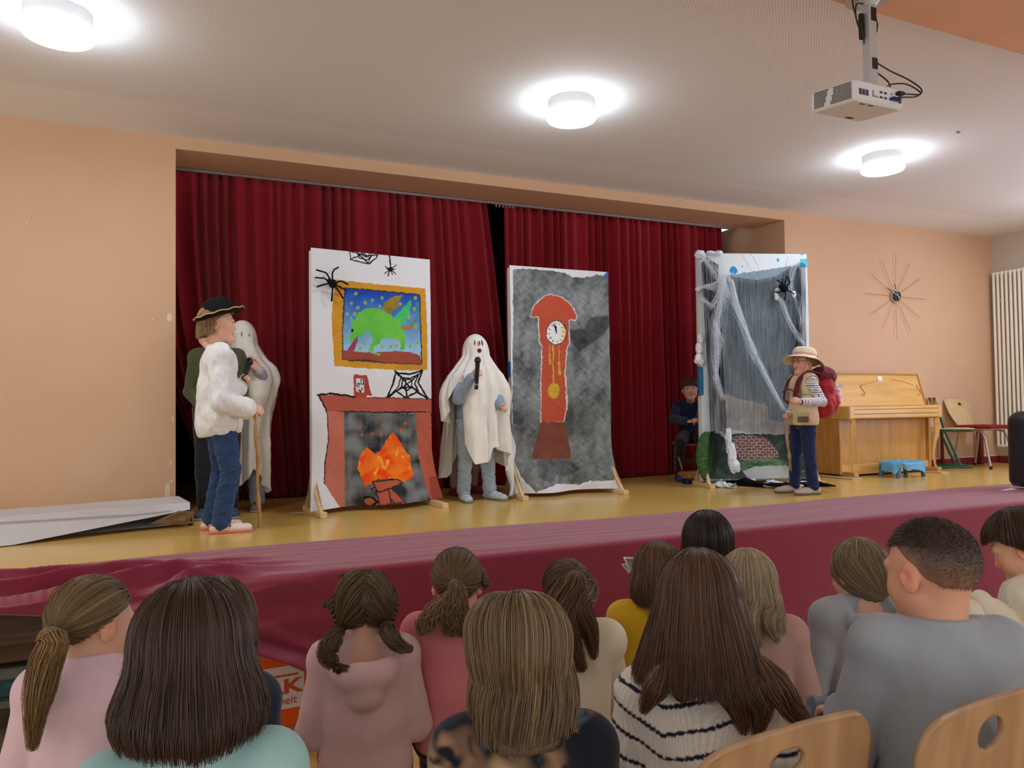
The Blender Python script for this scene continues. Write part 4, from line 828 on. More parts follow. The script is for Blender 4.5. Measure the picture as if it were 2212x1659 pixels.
# ================================================================ implicit-surface modelling (people, clothes, hands)
BIG = np.float32(10.0)
class Vol:
    def __init__(s, lo, hi, h):
        s.h = h; s.lo = np.array(lo, float) - 2 * h; s.n = np.ceil((np.array(hi, float) + 2 * h - s.lo) / h).astype(int) + 1
        s.v = np.full(s.n, BIG, np.float32)
    def sub(s, lo, hi):
        a = np.maximum(np.floor((np.array(lo) - s.lo) / s.h).astype(int), 0); b = np.minimum(np.ceil((np.array(hi) - s.lo) / s.h).astype(int) + 1, s.n)
        if (b <= a).any(): return None, None
        ax = [s.lo[k] + s.h * np.arange(a[k], b[k]) for k in range(3)]
        P = np.stack(np.meshgrid(*ax, indexing='ij'), -1).astype(np.float32); return (slice(a[0], b[0]), slice(a[1], b[1]), slice(a[2], b[2])), P
    def put(s, sl, d, k, mode='add'):
        v = s.v[sl]
        if mode == 'add': h = np.maximum(k - np.abs(v - d), 0) / k; s.v[sl] = np.minimum(v, d) - h * h * k * .25
        elif mode == 'cut': h = np.maximum(k - np.abs(v + d), 0) / k; s.v[sl] = np.maximum(v, -d) + h * h * k * .25
    def cone(s, a, b, ra, rb, k=.02, sq=None, mode='add'):
        a = np.array(a, float); b = np.array(b, float); m = max(ra, rb) + k + 2 * s.h
        sl, P = s.sub(np.minimum(a, b) - m, np.maximum(a, b) + m)
        if sl is None: return s
        ab = b - a; w = P - a.astype(np.float32); t = np.clip((w @ ab.astype(np.float32)) / (ab @ ab + 1e-12), 0, 1)
        w = w - t[..., None] * ab.astype(np.float32); L2 = (w * w).sum(-1)
        if sq is not None:
            n, q = sq; n = np.array(n, np.float32); c = w @ n; L2 = L2 + c * c * (1 / q ** 2 - 1)
        s.put(sl, np.sqrt(L2) - (ra + (rb - ra) * t), k, mode); return s
    def ell(s, c, r, k=.02, R=None, mode='add'):
        c = np.array(c, float); r = np.array(r, float); m = max(r) + k + 2 * s.h; sl, P = s.sub(c - m, c + m)
        if sl is None: return s
        w = P - c.astype(np.float32)
        if R is not None: w = w @ np.array(R, np.float32)
        r = r.astype(np.float32); k0 = np.sqrt(((w / r) ** 2).sum(-1)); k1 = np.sqrt(((w / r ** 2) ** 2).sum(-1)) + 1e-6
        s.put(sl, k0 * (k0 - 1) / k1, k, mode); return s
    def path(s, pts, rs, k=.02, sq=None):
        for i in range(len(pts) - 1): s.cone(pts[i], pts[i + 1], rs[i], rs[i + 1], k, sq)
        return s
    def field(s, fn, mode='max'):
        """intersect with / subtract a global field fn(P)"""
        ax = [(s.lo[k] + s.h * np.arange(s.n[k])).astype(np.float32) for k in range(3)]
        X, Y, Z = ax[0][:, None, None], ax[1][None, :, None], ax[2][None, None, :]
        s.v = np.maximum(s.v, fn(X, Y, Z)); return s
    def mesh(s, relax=1):
        v = s.v; n = s.n; ins = v < 0
        c = [ins[i:n[0] - 1 + i, j:n[1] - 1 + j, k:n[2] - 1 + k] for i in (0, 1) for j in (0, 1) for k in (0, 1)]
        cnt = sum(x.astype(np.int8) for x in c); act = (cnt > 0) & (cnt < 8); idx = np.full(act.shape, -1, np.int64); ijk = np.argwhere(act); idx[act] = np.arange(len(ijk))
        acc = np.zeros((len(ijk), 3)); cn = np.zeros(len(ijk)); I, J, K = ijk.T
        corners = [(i, j, k) for i in (0, 1) for j in (0, 1) for k in (0, 1)]
        for a in corners:
            for ax in range(3):
                if a[ax]: continue
                b = list(a); b[ax] = 1; va = v[I + a[0], J + a[1], K + a[2]]; vb = v[I + b[0], J + b[1], K + b[2]]; m = (va < 0) != (vb < 0)
                t = np.where(m, va / np.where(m, va - vb, 1), 0); p = np.tile(np.array(a, float), (len(I), 1)); p[:, ax] += t
                acc[m] += p[m]; cn[m] += 1
        V = (ijk + acc / cn[:, None]) * s.h + s.lo; Fs = []
        for ax in range(3):
            o1, o2 = (ax + 1) % 3, (ax + 2) % 3; sa = [slice(1, -1)] * 3; sa[ax] = slice(0, -1); sb = [slice(1, -1)] * 3; sb[ax] = slice(1, None)
            A, B = ins[tuple(sa)], ins[tuple(sb)]; e = np.argwhere(A != B); off = np.array([1, 1, 1]); off[ax] = 0; g = e + off
            if not len(g): continue
            def id_(d1, d2):
                q = g.copy(); q[:, o1] += d1; q[:, o2] += d2; return idx[q[:, 0], q[:, 1], q[:, 2]]
            f = np.stack([id_(-1, -1), id_(0, -1), id_(0, 0), id_(-1, 0)], 1); fl = A[tuple(e.T)]
            f[~fl] = f[~fl][:, ::-1]; Fs.append(f)
        F = np.concatenate(Fs); F = F[(F >= 0).all(1)]
        for _ in range(relax):
            a = np.zeros_like(V); c_ = np.zeros(len(V))
            for k in range(4): np.add.at(a, F[:, k], V[F[:, (k + 1) % 4]] + V[F[:, (k + 3) % 4]]); np.add.at(c_, F[:, k], 2)
            V = .5 * V + .5 * a / c_[:, None]
        return V, F
def vnorm(V, F):
    n = np.zeros_like(V); fn = np.cross(V[F[:, 2]] - V[F[:, 0]], V[F[:, 3]] - V[F[:, 1]])
    for k in range(4): np.add.at(n, F[:, k], fn)
    return n / (np.linalg.norm(n, axis=1)[:, None] + 1e-12)
def A_(*x): return np.array(x, float)
def unit(v): v = np.array(v, float); return v / (np.linalg.norm(v) + 1e-12)
def rotz(a): c, s = math.cos(a), math.sin(a); return np.array([[c, -s, 0], [s, c, 0], [0, 0, 1.]])
def rotx(a): c, s = math.cos(a), math.sin(a); return np.array([[1, 0, 0], [0, c, -s], [0, s, c]])
def roty(a): c, s = math.cos(a), math.sin(a); return np.array([[c, 0, s], [0, 1, 0], [-s, 0, c]])

# ---- anatomy -------------------------------------------------------
def head_prims(V, H, R, hs, face=True, ears=True):
    """H head centre (between the ears), R head rotation (columns right, forward, up), hs scale (1 = child of ten)"""
    g = lambda x, y, z: H + R @ (A_(x, y, z) * hs)
    V.ell(g(0, -.012, .030), A_(.074, .092, .083) * hs, .02, R)
    V.ell(g(0, .030, -.015), A_(.060, .058, .078) * hs, .03, R)
    V.cone(g(-.042, .012, -.050), g(-.012, .066, -.090), .022 * hs, .018 * hs, .03); V.cone(g(.042, .012, -.050), g(.012, .066, -.090), .022 * hs, .018 * hs, .03)
    V.cone(g(-.012, .070, -.090), g(.012, .070, -.090), .018 * hs, .018 * hs, .02)
    if ears:
        for s_ in (-1, 1):
            V.ell(g(s_ * .078, -.008, -.006), A_(.009, .020, .031) * hs, .008, R @ rotz(s_ * -.35)); V.ell(g(s_ * .086, -.006, .0), A_(.006, .009, .014) * hs, .006, R, 'cut')
    if face:
        for s_ in (-1, 1):
            V.ell(g(s_ * .034, .056, -.030), A_(.026, .022, .026) * hs, .03, R); V.cone(g(s_ * .016, .082, .026), g(s_ * .045, .072, .026), .009 * hs, .008 * hs, .016)
            V.ell(g(s_ * .030, .094, .006), A_(.016, .012, .010) * hs, .014, R, 'cut')
            V.ell(g(s_ * .030, .0755, .013), A_(.015, .011, .006) * hs, .004, R)
            V.ell(g(s_ * .008, .088, -.030), A_(.006, .007, .005) * hs, .006, R)
        V.cone(g(0, .080, .010), g(0, .096, -.024), .006 * hs, .0082 * hs, .012)
        V.cone(g(-.015, .078, -.053), g(.015, .078, -.053), .0055 * hs, .0055 * hs, .008); V.cone(g(0, .081, -.052), g(0, .081, -.053), .006 * hs, .006 * hs, .012)
        V.cone(g(-.012, .079, -.063), g(.012, .079, -.063), .0065 * hs, .0065 * hs, .008)
        V.cone(g(-.022, .089, -.0578), g(.022, .089, -.0578), .0022 * hs, .0022 * hs, .004, None, 'cut')
def skin_color(V, H, R, hs, base):
    c = np.tile(np.array(lin(base)), (len(V), 1)); q = (V - H) @ R / hs
    def blend(mask, col): c[:] = c * (1 - mask[:, None]) + np.array(lin(col)) * mask[:, None]
    g = lambda x, y, z, r: np.clip(1.6 - np.linalg.norm((q - A_(x, y, z)) / A_(*r), axis=1), 0, 1)
    r = min(255, base[0] + 8), int(base[1] * .82), int(base[2] * .80)
    for s_ in (-1, 1): blend(.55 * g(s_ * .04, .07, -.03, (.022, .03, .018)), r); blend(.6 * g(s_ * .085, -.005, 0, (.02, .02, .025)), r)
    blend(.4 * g(0, .1, -.025, (.012, .012, .01)), r)
    blend(np.clip(g(0, .083, -.053, (.019, .012, .0055)) + g(0, .083, -.063, (.015, .012, .006)), 0, 1) * .85, (176, 92, 86))
    for s_ in (-1, 1): blend(.55 * g(s_ * .031, .085, .031, (.017, .012, .0035)), (96, 70, 52)); blend(.5 * g(s_ * .030, .083, .010, (.016, .012, .004)), (110, 76, 62))
    return c
def hand(V, w, d, up, side, curl=.6, sc=1.0, spread=.10, thumb=.6, fc=None):
    """w wrist, d direction of the palm, up = back of the hand, side: +1 if the thumb lies on cross(d, up)"""
    d = unit(d); up = unit(np.array(up) - d * (np.array(up) @ d)); x = unit(np.cross(d, up)) * side
    L = .062 * sc; kn = w + d * (L + .012 * sc)
    V.cone(w, w + d * .02 * sc, .0205 * sc, .024 * sc, .012, (up, .72)); V.cone(w + d * .02 * sc + x * .006 * sc, kn - d * .012 * sc + x * .014 * sc, .020 * sc, .019 * sc, .012, (up, .6)); V.cone(w + d * .02 * sc - x * .008 * sc, kn - d * .014 * sc - x * .016 * sc, .020 * sc, .018 * sc, .012, (up, .6))
    for i, (ox, ln, r) in enumerate(((.024, .92, .0078), (.008, 1.0, .0082), (-.008, .95, .0078), (-.023, .76, .0068))):
        p = kn + x * ox * sc - d * (.003, 0, .002, .008)[i] * sc; ang = 0; cu = curl if fc is None else fc[i]; dd = unit(d + x * ox * spread * 20)
        for j, seg in enumerate((.034, .022, .017)):
            ang += cu * (.75, 1.05, .8)[j]; dirn = dd * math.cos(ang) - up * math.sin(ang); q = p + dirn * seg * ln * sc
            V.cone(p, q, r * sc * (1, .93, .86)[j], r * sc * (.93, .86, .74)[j], .004); p = q
    p = w + d * .018 * sc + x * .020 * sc - up * .004 * sc; td = unit(d * .72 + x * .62 - up * .30 * thumb)
    for j, (seg, r) in enumerate(((.030, .0115), (.026, .0092), (.020, .0082))):
        q = p + td * seg * sc; V.cone(p, q, r * sc, r * sc * .86, .008 if j == 0 else .004); p = q; td = unit(td - x * .55 * thumb + d * .10 - up * .28 * thumb)

class Fig:
    """joints of a figure in world metres; heading turns the default forward (+Y) about Z"""
    def __init__(s, pos, heading, ht=1.35, sit=None, build=1.0, headz=None, lean=0.0, hs=None, head=(0, 0, 0), sw=1.0):
        k = ht / 1.35; s.k = k; s.Rz = rotz(heading); s.o = np.array(pos, float); s.b = build; s.hs = (hs or (1.0 if ht > 1.25 else .97)); s.sw = sw
        L = lambda x, y, z: s.o + s.Rz @ A_(x, y, z)
        s.L = L; Rl = rotx(-lean); s.lean = lean
        hz = sit if sit is not None else .68 * k                   # hip height
        up = lambda x, y, z: L(0, 0, hz) + s.Rz @ (Rl @ (A_(x, y, z) * k))
        s.pelvis = up(0, 0, .0); s.waist = up(0, -.005, .13); s.chest = up(0, .0, .27); s.neck = up(0, -.012, .385); s.sh = [up(-.125 * sw, -.008, .335), up(.125 * sw, -.008, .335)]
        s.head = s.neck + s.Rz @ (Rl @ A_(0, .020, .050 + .046 * s.hs)) ; s.RH = s.Rz @ Rl @ rotz(head[0]) @ rotx(-head[1]) @ roty(head[2])
        if headz is not None: s.head[2] = headz
        s.hip = [L(-.072 * k, 0, hz), L(.072 * k, 0, hz)]
        if sit is None:
            s.knee = [L(-.078 * k, .015, .37 * k), L(.078 * k, .015, .37 * k)]; s.ank = [L(-.085 * k, -.01, .06), L(.085 * k, -.01, .06)]
        else:
            s.knee = [L(-.10 * k, .33 * k, hz + .03), L(.10 * k, .33 * k, hz + .03)]; s.ank = [L(-.11 * k, .30 * k, .07), L(.11 * k, .30 * k, .07)]
        s.toe = [L(-.10 * k, .15 * k + (.30 * k if sit is not None else 0), .03), L(.10 * k, .15 * k + (.30 * k if sit is not None else 0), .03)]
        s.elb = [up(-.185 * sw, .0, .12), up(.185 * sw, .0, .12)]; s.wri = [up(-.12, .20, .03), up(.12, .20, .03)]
        s.hd = [(s.Rz @ A_(.3, .9, -.2)), (s.Rz @ A_(-.3, .9, -.2))]; s.hu = [s.Rz @ A_(-.2, .2, 1), s.Rz @ A_(.2, .2, 1)]; s.curl = [.5, .5]; s.thumb = [.6, .6]; s.hsc = .86 * k
        s.show_hand = [True, True]; s.face = True; s.ears = True; s.crotch = hz
        s.up = up; s.fwd = s.Rz @ A_(0, 1, 0); s.rt = s.Rz @ A_(1, 0, 0)
    def bounds(s, pad=.16):
        P = np.array([s.head, s.pelvis, *s.sh, *s.elb, *s.wri, *s.hip, *s.knee, *s.ank, *s.toe]); return P.min(0) - pad, P.max(0) + pad
    def torso(s, V, o=0.0, k=.04, hips=True):
        b = s.b; K = s.k; f = s.fwd; sw = s.sw
        V.cone(s.pelvis - s.rt * .045 * K, s.pelvis + s.rt * .045 * K, (.092 * b) * K + o, (.092 * b) * K + o, k, (f, .92))
        V.cone(s.pelvis + A_(0, 0, .02), s.waist, .100 * b * K + o, .098 * b * K + o, k, (f, .80))
        V.cone(s.waist - s.rt * .015, s.chest - s.rt * .03 * K, .098 * b * K + o, .098 * b * K + o, k, (f, .78)); V.cone(s.waist + s.rt * .015, s.chest + s.rt * .03 * K, .098 * b * K + o, .098 * b * K + o, k, (f, .78))
        up = s.neck - s.chest; top = s.chest + up * .22
        V.cone(top - s.rt * .062 * K * sw, top + s.rt * .062 * K * sw, .066 * b * K + o, .066 * b * K + o, k, (f, .85))
        for i, sg in enumerate((-1, 1)):
            V.cone(s.neck - unit(up) * .025 * K, s.sh[i] + unit(up) * .004, .036 * K + o * .8, .040 * K + o, k, (f, .9))
            V.cone(s.sh[i], s.sh[i] * .55 + top * .45, .044 * K + o, .055 * K + o, k)
    def arms(s, V, o=0.0, k=.025, i=None, t0=0, t1=1.0, cuff=0):
        K = s.k
        for j in ((0, 1) if i is None else (i,)):
            V.cone(s.sh[j], s.elb[j], .041 * K + o, .034 * K + o, k); e = s.elb[j] + (s.wri[j] - s.elb[j]) * t1; V.cone(s.elb[j], e, .034 * K + o, (.034 - .012 * t1) * K + o + cuff, k)
    def legs(s, V, o=0.0, k=.03, end=1.0, ff=0):
        K = s.k * (1 + .0 * s.b)
        for j in (0, 1):
            e = s.knee[j] + (s.ank[j] - s.knee[j]) * end
            V.cone(s.hip[j], s.knee[j], .074 * K + o, .050 * K + o, k); m = s.knee[j] * .7 + s.ank[j] * .3
            V.cone(s.knee[j], m, .048 * K + o, .047 * K + o, k); V.cone(m, e, .047 * K + o, .032 * K + o + ff, k)
    def body(s, root, skin=(222, 176, 148), h=.0055, name='body', vis_legs=True):
        lo, hi = s.bounds(.13); V = Vol(lo, hi, h); s.torso(V, -.012); s.arms(V, -.007); s.legs(V, -.008)
        nb = s.neck + A_(0, 0, -.03); V.cone(nb, s.head + s.RH @ (A_(0, -.022, -.045) * s.hs), .047 * s.k * (.6 + .4 * s.hs), .046 * s.hs, .03)
        head_prims(V, s.head, s.RH, s.hs, s.face, s.ears)
        for j, sg in ((0, 1), (1, -1)):
            if s.show_hand[j]: hand(V, s.wri[j], s.hd[j], s.hu[j], sg if not hasattr(s, 'hside') else s.hside[j], s.curl[j], s.hsc, thumb=s.thumb[j])
            V.cone(s.ank[j] - A_(0, 0, .012), s.toe[j] - (s.toe[j] - s.ank[j]) * .25 - A_(0, 0, .004), .024 * s.k, .013 * s.k, .01)
        v, f = V.mesh(); col = skin_color(v, s.head, s.RH, s.hs, skin); o = link(name, npmesh(v, f, True, col), M_skin, root)
        if s.face:
            for sg in (-1, 1):
                c = s.head + s.RH @ (A_(sg * .030, .0745, .0065) * s.hs); n = 14; VV = []; CC_ = []
                ax = s.RH @ unit(A_(0, 1, .02)); u = s.RH @ A_(1, 0, 0); w = np.cross(ax, u)
                for a in range(n):
                    for b_ in range(9):
                        th = PI * (b_ + .01) / 8.02; ph = 2 * PI * a / n; d = math.cos(th) * ax + math.sin(th) * (math.cos(ph) * u + math.sin(ph) * w); VV.append(c + d * .0108 * s.hs); CC_.append(lin((26, 20, 18)) if th < .32 else lin((92, 74, 58)) if th < .62 else lin((226, 222, 218)))
                link('eye', npmesh(np.array(VV), grid(n, 9, True), True, np.array(CC_)), M_eye, o)
        return o
M_skin = mat('skin', (222, 176, 148), .5, .4, bump=.08, bscale=300, attr='col', bdist=.001); inp(M_skin.node_tree.nodes['Principled BSDF'], 'Subsurface Weight', .12); inp(M_skin.node_tree.nodes['Principled BSDF'], 'Subsurface Scale', .01)
M_eye = mat('eye', (255, 255, 255), .12, .5, attr='col')
def wrinkle(V, F, amp, sc, seed, dirs=None, sharp=True):
    n = vnorm(V, F); q = V.copy()
    if dirs is not None: q = q * np.array(dirs)
    a = noise3(q, sc, seed, 3); w = (1 - np.abs(a) * 2.2) if sharp else a
    return V + n * (amp * (.6 * w + .4 * noise3(q, sc * .45, seed + 3, 2)))[:, None]
CLOTH = {}
def cloth(name, col, rough=.85, bump=.35, bs=420, var=.05, sheen=.15, attr=None):
    if name not in CLOTH: CLOTH[name] = mat(name, col, rough, .15, bump=bump, bscale=bs, var=var, vscale=14, sheen=sheen, attr=attr, bdist=.0015)
    return CLOTH[name]
def garment(fig, root, name, m, h=.006, o=.008, hem=None, hemtilt=(0, 0), sleeve=.95, cuff=.004, wr=.006, ws=11, seed=1, neck=.0, col=None, extra=None, loose=.0, label=None, legs_to=None, dirs=(1, 1, .55), arms=True, collar=True, relax=1, armk=.012):
    """a shirt, sweater or jacket following the figure; hem = height of the lower edge"""
    lo, hi = fig.bounds(.13); hem = fig.pelvis[2] - .02 if hem is None else hem; lo[2] = max(lo[2], hem - .03); hi[2] = fig.neck[2] + .14
    V = Vol(lo, hi, h); fig.torso(V, o)
    if loose:
        V.cone(fig.waist, fig.pelvis + A_(0, 0, -.06), .10 * fig.b * fig.k + o, .108 * fig.b * fig.k + o + loose, .05, (fig.fwd, .8))
    if arms: fig.arms(V, o * .9 + .002, armk, None, 0, sleeve, cuff)
    if extra: extra(V)
    if hem is not None: V.field(lambda X, Y, Z: hem + hemtilt[0] * (X - fig.o[0]) + hemtilt[1] * (Y - fig.o[1]) - Z + 0 * X)
    if collar:
        c = fig.neck + s_up(fig) * .012; kk = fig.k * (.6 + .4 * fig.hs); V.cone(c - s_up(fig) * .04, c + s_up(fig) * (.012 + neck), .064 * kk, .060 * kk, .02)
        V.field(lambda X, Y, Z: np.where((X - c[0]) ** 2 + (Y - c[1]) ** 2 < .0064 + 0 * Z, Z - c[2] - (.012 + neck) + .1 * ((X - c[0]) * fig.fwd[0] + (Y - c[1]) * fig.fwd[1]), -1.0).astype(np.float32))
    v, f = V.mesh(relax); v0 = v; v = wrinkle(v, f, wr, ws, seed, dirs)
    if collar: w_ = np.clip((np.linalg.norm(v0 - fig.neck, axis=1) - .075) / .05, 0, 1)[:, None]; v = v0 * (1 - w_) + v * w_
    # keep the collar and cuffs calm
    cc = None if col is None else col(v)
    ob = link(name, npmesh(v, f, True, cc), m, root)
    if label: ob['label'] = label
    return ob
def s_up(fig): return unit(fig.neck - fig.chest)
def trousers(fig, root, m, name='trousers', h=.007, o=.004, end=.95, top=None, ff=.0, wr=.004, seed=3, col=None):
    lo, hi = fig.bounds(.12); top = fig.pelvis[2] + .07 if top is None else top; hi[2] = max(top, fig.knee[0][2] + .1) + .02; V = Vol(lo, hi, h)
    b, K = fig.b, fig.k; V.cone(fig.pelvis - fig.rt * .045 * K, fig.pelvis + fig.rt * .045 * K, .092 * b * K + o, .092 * b * K + o, .03, (fig.fwd, .92)); V.cone(fig.pelvis, fig.waist, .100 * b * K + o, .096 * b * K + o, .03, (fig.fwd, .8))
    fig.legs(V, o, .02, end, ff); V.field(lambda X, Y, Z: Z - top + 0 * X + 0 * Y); v, f = V.mesh(); v = wrinkle(v, f, wr, 14, seed, (1, 1, 1.6)); return link(name, npmesh(v, f, True, None if col is None else col(v)), m, root)
def shoes(fig, root, m, sole, name='shoe', kind='sneaker', sc=1.0, decor=None):
    for j in (0, 1):
        a, t = fig.ank[j], fig.toe[j]; d = unit((t - a) * A_(1, 1, 0)); s_ = np.cross(d, A_(0, 0, 1)); K = fig.k * sc
        zb = a[2] - .06 if kind != 'sit' else a[2] - .06; heel = A_(a[0], a[1], zb) - d * .035 * K; toe = heel + d * .215 * K
        V = Vol(np.minimum(heel, toe) - .07, np.maximum(heel, toe) + A_(.07, .07, .14), .0045)
        V.cone(heel + A_(0, 0, .034), heel + d * .12 * K + A_(0, 0, .032), .031 * K, .035 * K, .02, (A_(0, 0, 1), .9)); V.cone(heel + d * .10 * K + A_(0, 0, .030), toe - d * .035 * K + A_(0, 0, .027), .037 * K, .035 * K, .02, (A_(0, 0, 1), .74))
        V.cone(heel + d * .01 + A_(0, 0, .04), heel + d * .035 + A_(0, 0, .072 if kind != 'clog' else .055), .030 * K, .030 * K, .02)
        V.field(lambda X, Y, Z: zb + .014 - Z + 0 * X + 0 * Y)
        if kind == 'clog':
            c = heel + d * .035 + A_(0, 0, .095); V.cone(c, c - A_(0, 0, .03), .026 * K, .022 * K, .006, None, 'cut')
            for q in range(3):
                for w in (-1, 0, 1):
                    c = heel + d * (.115 + .022 * q) * K + s_ * w * .017 * K + A_(0, 0, .06 - .005 * q); V.ell(c, (.0045, .0045, .02), .002, None, 'cut')
        v, f = V.mesh(); ob = link(name, npmesh(v, f, True), m, root)
        V = Vol(np.minimum(heel, toe) - .07, np.maximum(heel, toe) + A_(.07, .07, .05), .0045)
        V.cone(heel + A_(0, 0, .012), toe - d * .035 * K + A_(0, 0, .012), .034 * K, .0385 * K, .01); V.field(lambda X, Y, Z: np.maximum(zb - Z, Z - zb - .018) + 0 * X + 0 * Y); v, f = V.mesh(); link('sole', npmesh(v, f, True), sole, ob)
        if decor: decor(ob, heel, d, s_, K, j)

# ---- hair ----------------------------------------------------------
def hair_mat():
    m, nt, b = nodes('hair'); L = nt.links.new; N = nt.nodes.new
    a = N('ShaderNodeAttribute'); a.attribute_name = 'col'; L(a.outputs['Color'], b.inputs['Base Color']); inp(b, 'Roughness', .42); inp(b, 'Specular IOR Level', .45); inp(b, 'Anisotropic', .5); return m
M_hair = hair_mat()
def strands(P, W, col, jit=.25, rng=None, nside=3):
    """P (n, m, 3) strand points, W (m,) or (n,m) radius, col list of sRGB colours -> V, F, C"""
    rng = rng or RNG; n, m = P.shape[:2]; W = np.broadcast_to(W, (n, m)); T = np.gradient(P, axis=1); T /= np.linalg.norm(T, axis=2)[..., None] + 1e-9
    ref = np.zeros_like(T); ref[..., 1] = 1; ref[..., 0] = .3; U = np.cross(T, ref); U /= np.linalg.norm(U, axis=2)[..., None] + 1e-9; B = np.cross(T, U)
    ang = rng.uniform(0, 6.28, (n, 1)); V = np.stack([P + W[..., None] * (np.cos(ang + k * 2 * PI / nside)[..., None] * U + np.sin(ang + k * 2 * PI / nside)[..., None] * B) for k in range(nside)], 2)
    i = np.arange(n)[:, None, None]; j = np.arange(m - 1)[None, :, None]; k = np.arange(nside)[None, None, :]; k2 = (k + 1) % nside
    base = i * m * nside; F = np.stack([base + j * nside + k, base + j * nside + k2, base + (j + 1) * nside + k2, base + (j + 1) * nside + k], -1).reshape(-1, 4)
    cl = np.array([lin(c) for c in col]); w = rng.dirichlet(np.ones(len(col)) * .7, n); C = (w @ cl) * (1 + rng.uniform(-jit, jit, (n, 1))); C = np.repeat(np.clip(C, 0, 1), m * nside, 0)
    return V.reshape(-1, 3), F, C
class Hair:
    def __init__(s, fig, cols, seed=0): s.f = fig; s.cols = cols; s.r = np.random.default_rng(seed); s.parts = []
    def g(s, q): return s.f.head + (np.asarray(q) * s.f.hs) @ s.f.RH.T
    def add(s, P, W, jit=.25, cols=None): V, F, C = strands(P, W, cols or s.cols, jit, s.r); s.parts.append((V, F, C))
    def addmesh(s, V, F, dark=.6, c=None):
        c = np.tile(np.array(lin(s.cols[0])) * dark, (len(V), 1)) if c is None else c; s.parts.append((np.asarray(V), np.asarray(F), c * (1 + .2 * noise3(np.asarray(V) * A_(1, 1, .15), 90, 3)[:, None])))
    def out(s, root, name='hair', label=None):
        n = 0; Vs, Fs, Cs = [], [], []
        for V, F, C in s.parts: Vs.append(V); Fs.append(F + n); Cs.append(C); n += len(V)
        o = link(name, npmesh(np.concatenate(Vs), np.concatenate(Fs), True, np.concatenate(Cs)), M_hair, root)
        if label: o['label'] = label
        s.parts = []; return o
    E0 = A_(0, -.012, .030); ER = A_(.080, .098, .090)
    def cap(s, off=.0, front=.02, low=-.06, ear=0):
        """scalp hair volume seen from behind; leaves the face free"""
        f = s.f; nu, nv = 72, 30; V = []
        for i in range(nu):
            u = 2 * PI * i / nu; c, sn = math.sin(u), math.cos(u)       # sn = forward part
            end = s.hairline(u)
            for j in range(nv):
                th = end * j / (nv - 1); V.append(s.E0 + (s.ER + off) * A_(c * math.sin(th), sn * math.sin(th), math.cos(th)))
        V = s.g(np.array(V)); return V, grid(nu, nv, True)[:, ::-1]
    def hairline(s, u):
        """polar angle (from the crown) where hair ends, u = azimuth from the front"""
        a = abs((u + PI) % (2 * PI) - PI); return np.interp(a, [0, .6, 1.05, 1.4, 1.75, 2.2, PI], [1.02, 1.10, 1.35, 1.62, 2.0, 2.40, 2.50])
    def fall(s, N, length, off=.006, rad=.0011, m=16, flare=lambda u, t: 0, us=(0, 2 * PI), crown=(0, -.3), lift=.008, curl=0, cr=.0, cf=30, back=None, tip=.35, drop=None, sweep=0, cols=None, start=1.0, gap=None, ragged=.06, dens=None, jit=.25, wave=0):
        """strands from the crown over the skull, then hanging: length(u) below the ear line"""
        r = s.r; u = r.uniform(us[0], us[1], N); L = np.array([length(x) for x in u]) * (1 + r.uniform(-ragged, ragged * .4, N)); lay = r.uniform(0, 1, N) ** .6; t = np.linspace(0, 1, m); P = np.zeros((N, m, 3))
        th0 = r.uniform(.0, start, N); arc = 1.62; tot = (arc - th0) * .09 + np.maximum(L, 0)
        for i in range(N):
            d = t * tot[i]; a = (arc - th0[i]) * .09; th = th0[i] + np.minimum(d, a) / .09; th = np.minimum(th, np.where(L[i] < 0, arc + L[i] / .09, arc)) if L[i] < 0 else th
            h = np.maximum(d - a, 0); uu = u[i] + sweep * (t ** 1.0) + (wave * np.sin(t * 9 + u[i] * 7) if wave else 0)
            if L[i] < 0: e = arc + L[i] / .09; th = th0[i] * min(1, e) + (e - th0[i] * min(1, e)) * t; h = h * 0
            rr = s.ER + off + lift * lay[i]; c, sn = np.sin(uu), np.cos(uu)
            x = rr[0] * c * np.sin(th); y = rr[1] * sn * np.sin(th); z = rr[2] * np.cos(th)
            hh = h / max(L[i], 1e-3); fl = flare(u[i], hh) * (h > 0)
            x = x + c * (fl - (1 - lay[i]) * .012 * hh); y = y + sn * (fl - (1 - lay[i]) * .012 * hh); z = z - h * (1 - .0)
            P[i, :, 0] = x; P[i, :, 1] = y; P[i, :, 2] = z
        P[..., 0] += crown[0] * 0; P = P + s.E0
        q = P + r.normal(0, .0012, (N, 1, 3)); wv = .0022 * np.sin(t * 7 + r.uniform(0, 6, (N, 1))) * t; q[..., 0] += wv; q[..., 1] += wv * .6
        if curl: ph = r.uniform(0, 6, (N, 1)); q[..., 0] += curl * t ** 1.5 * np.sin(cf * t + ph); q[..., 1] += curl * t ** 1.5 * np.cos(cf * t + ph)
        W = s.g(q.reshape(-1, 3)).reshape(q.shape)
        if back is not None: W = back(W, t)
        s.add(W, rad * s.f.hs * (1 - (1 - tip) * t ** 3)[None, :] * r.uniform(.7, 1.3, (N, 1)), jit, cols); return W
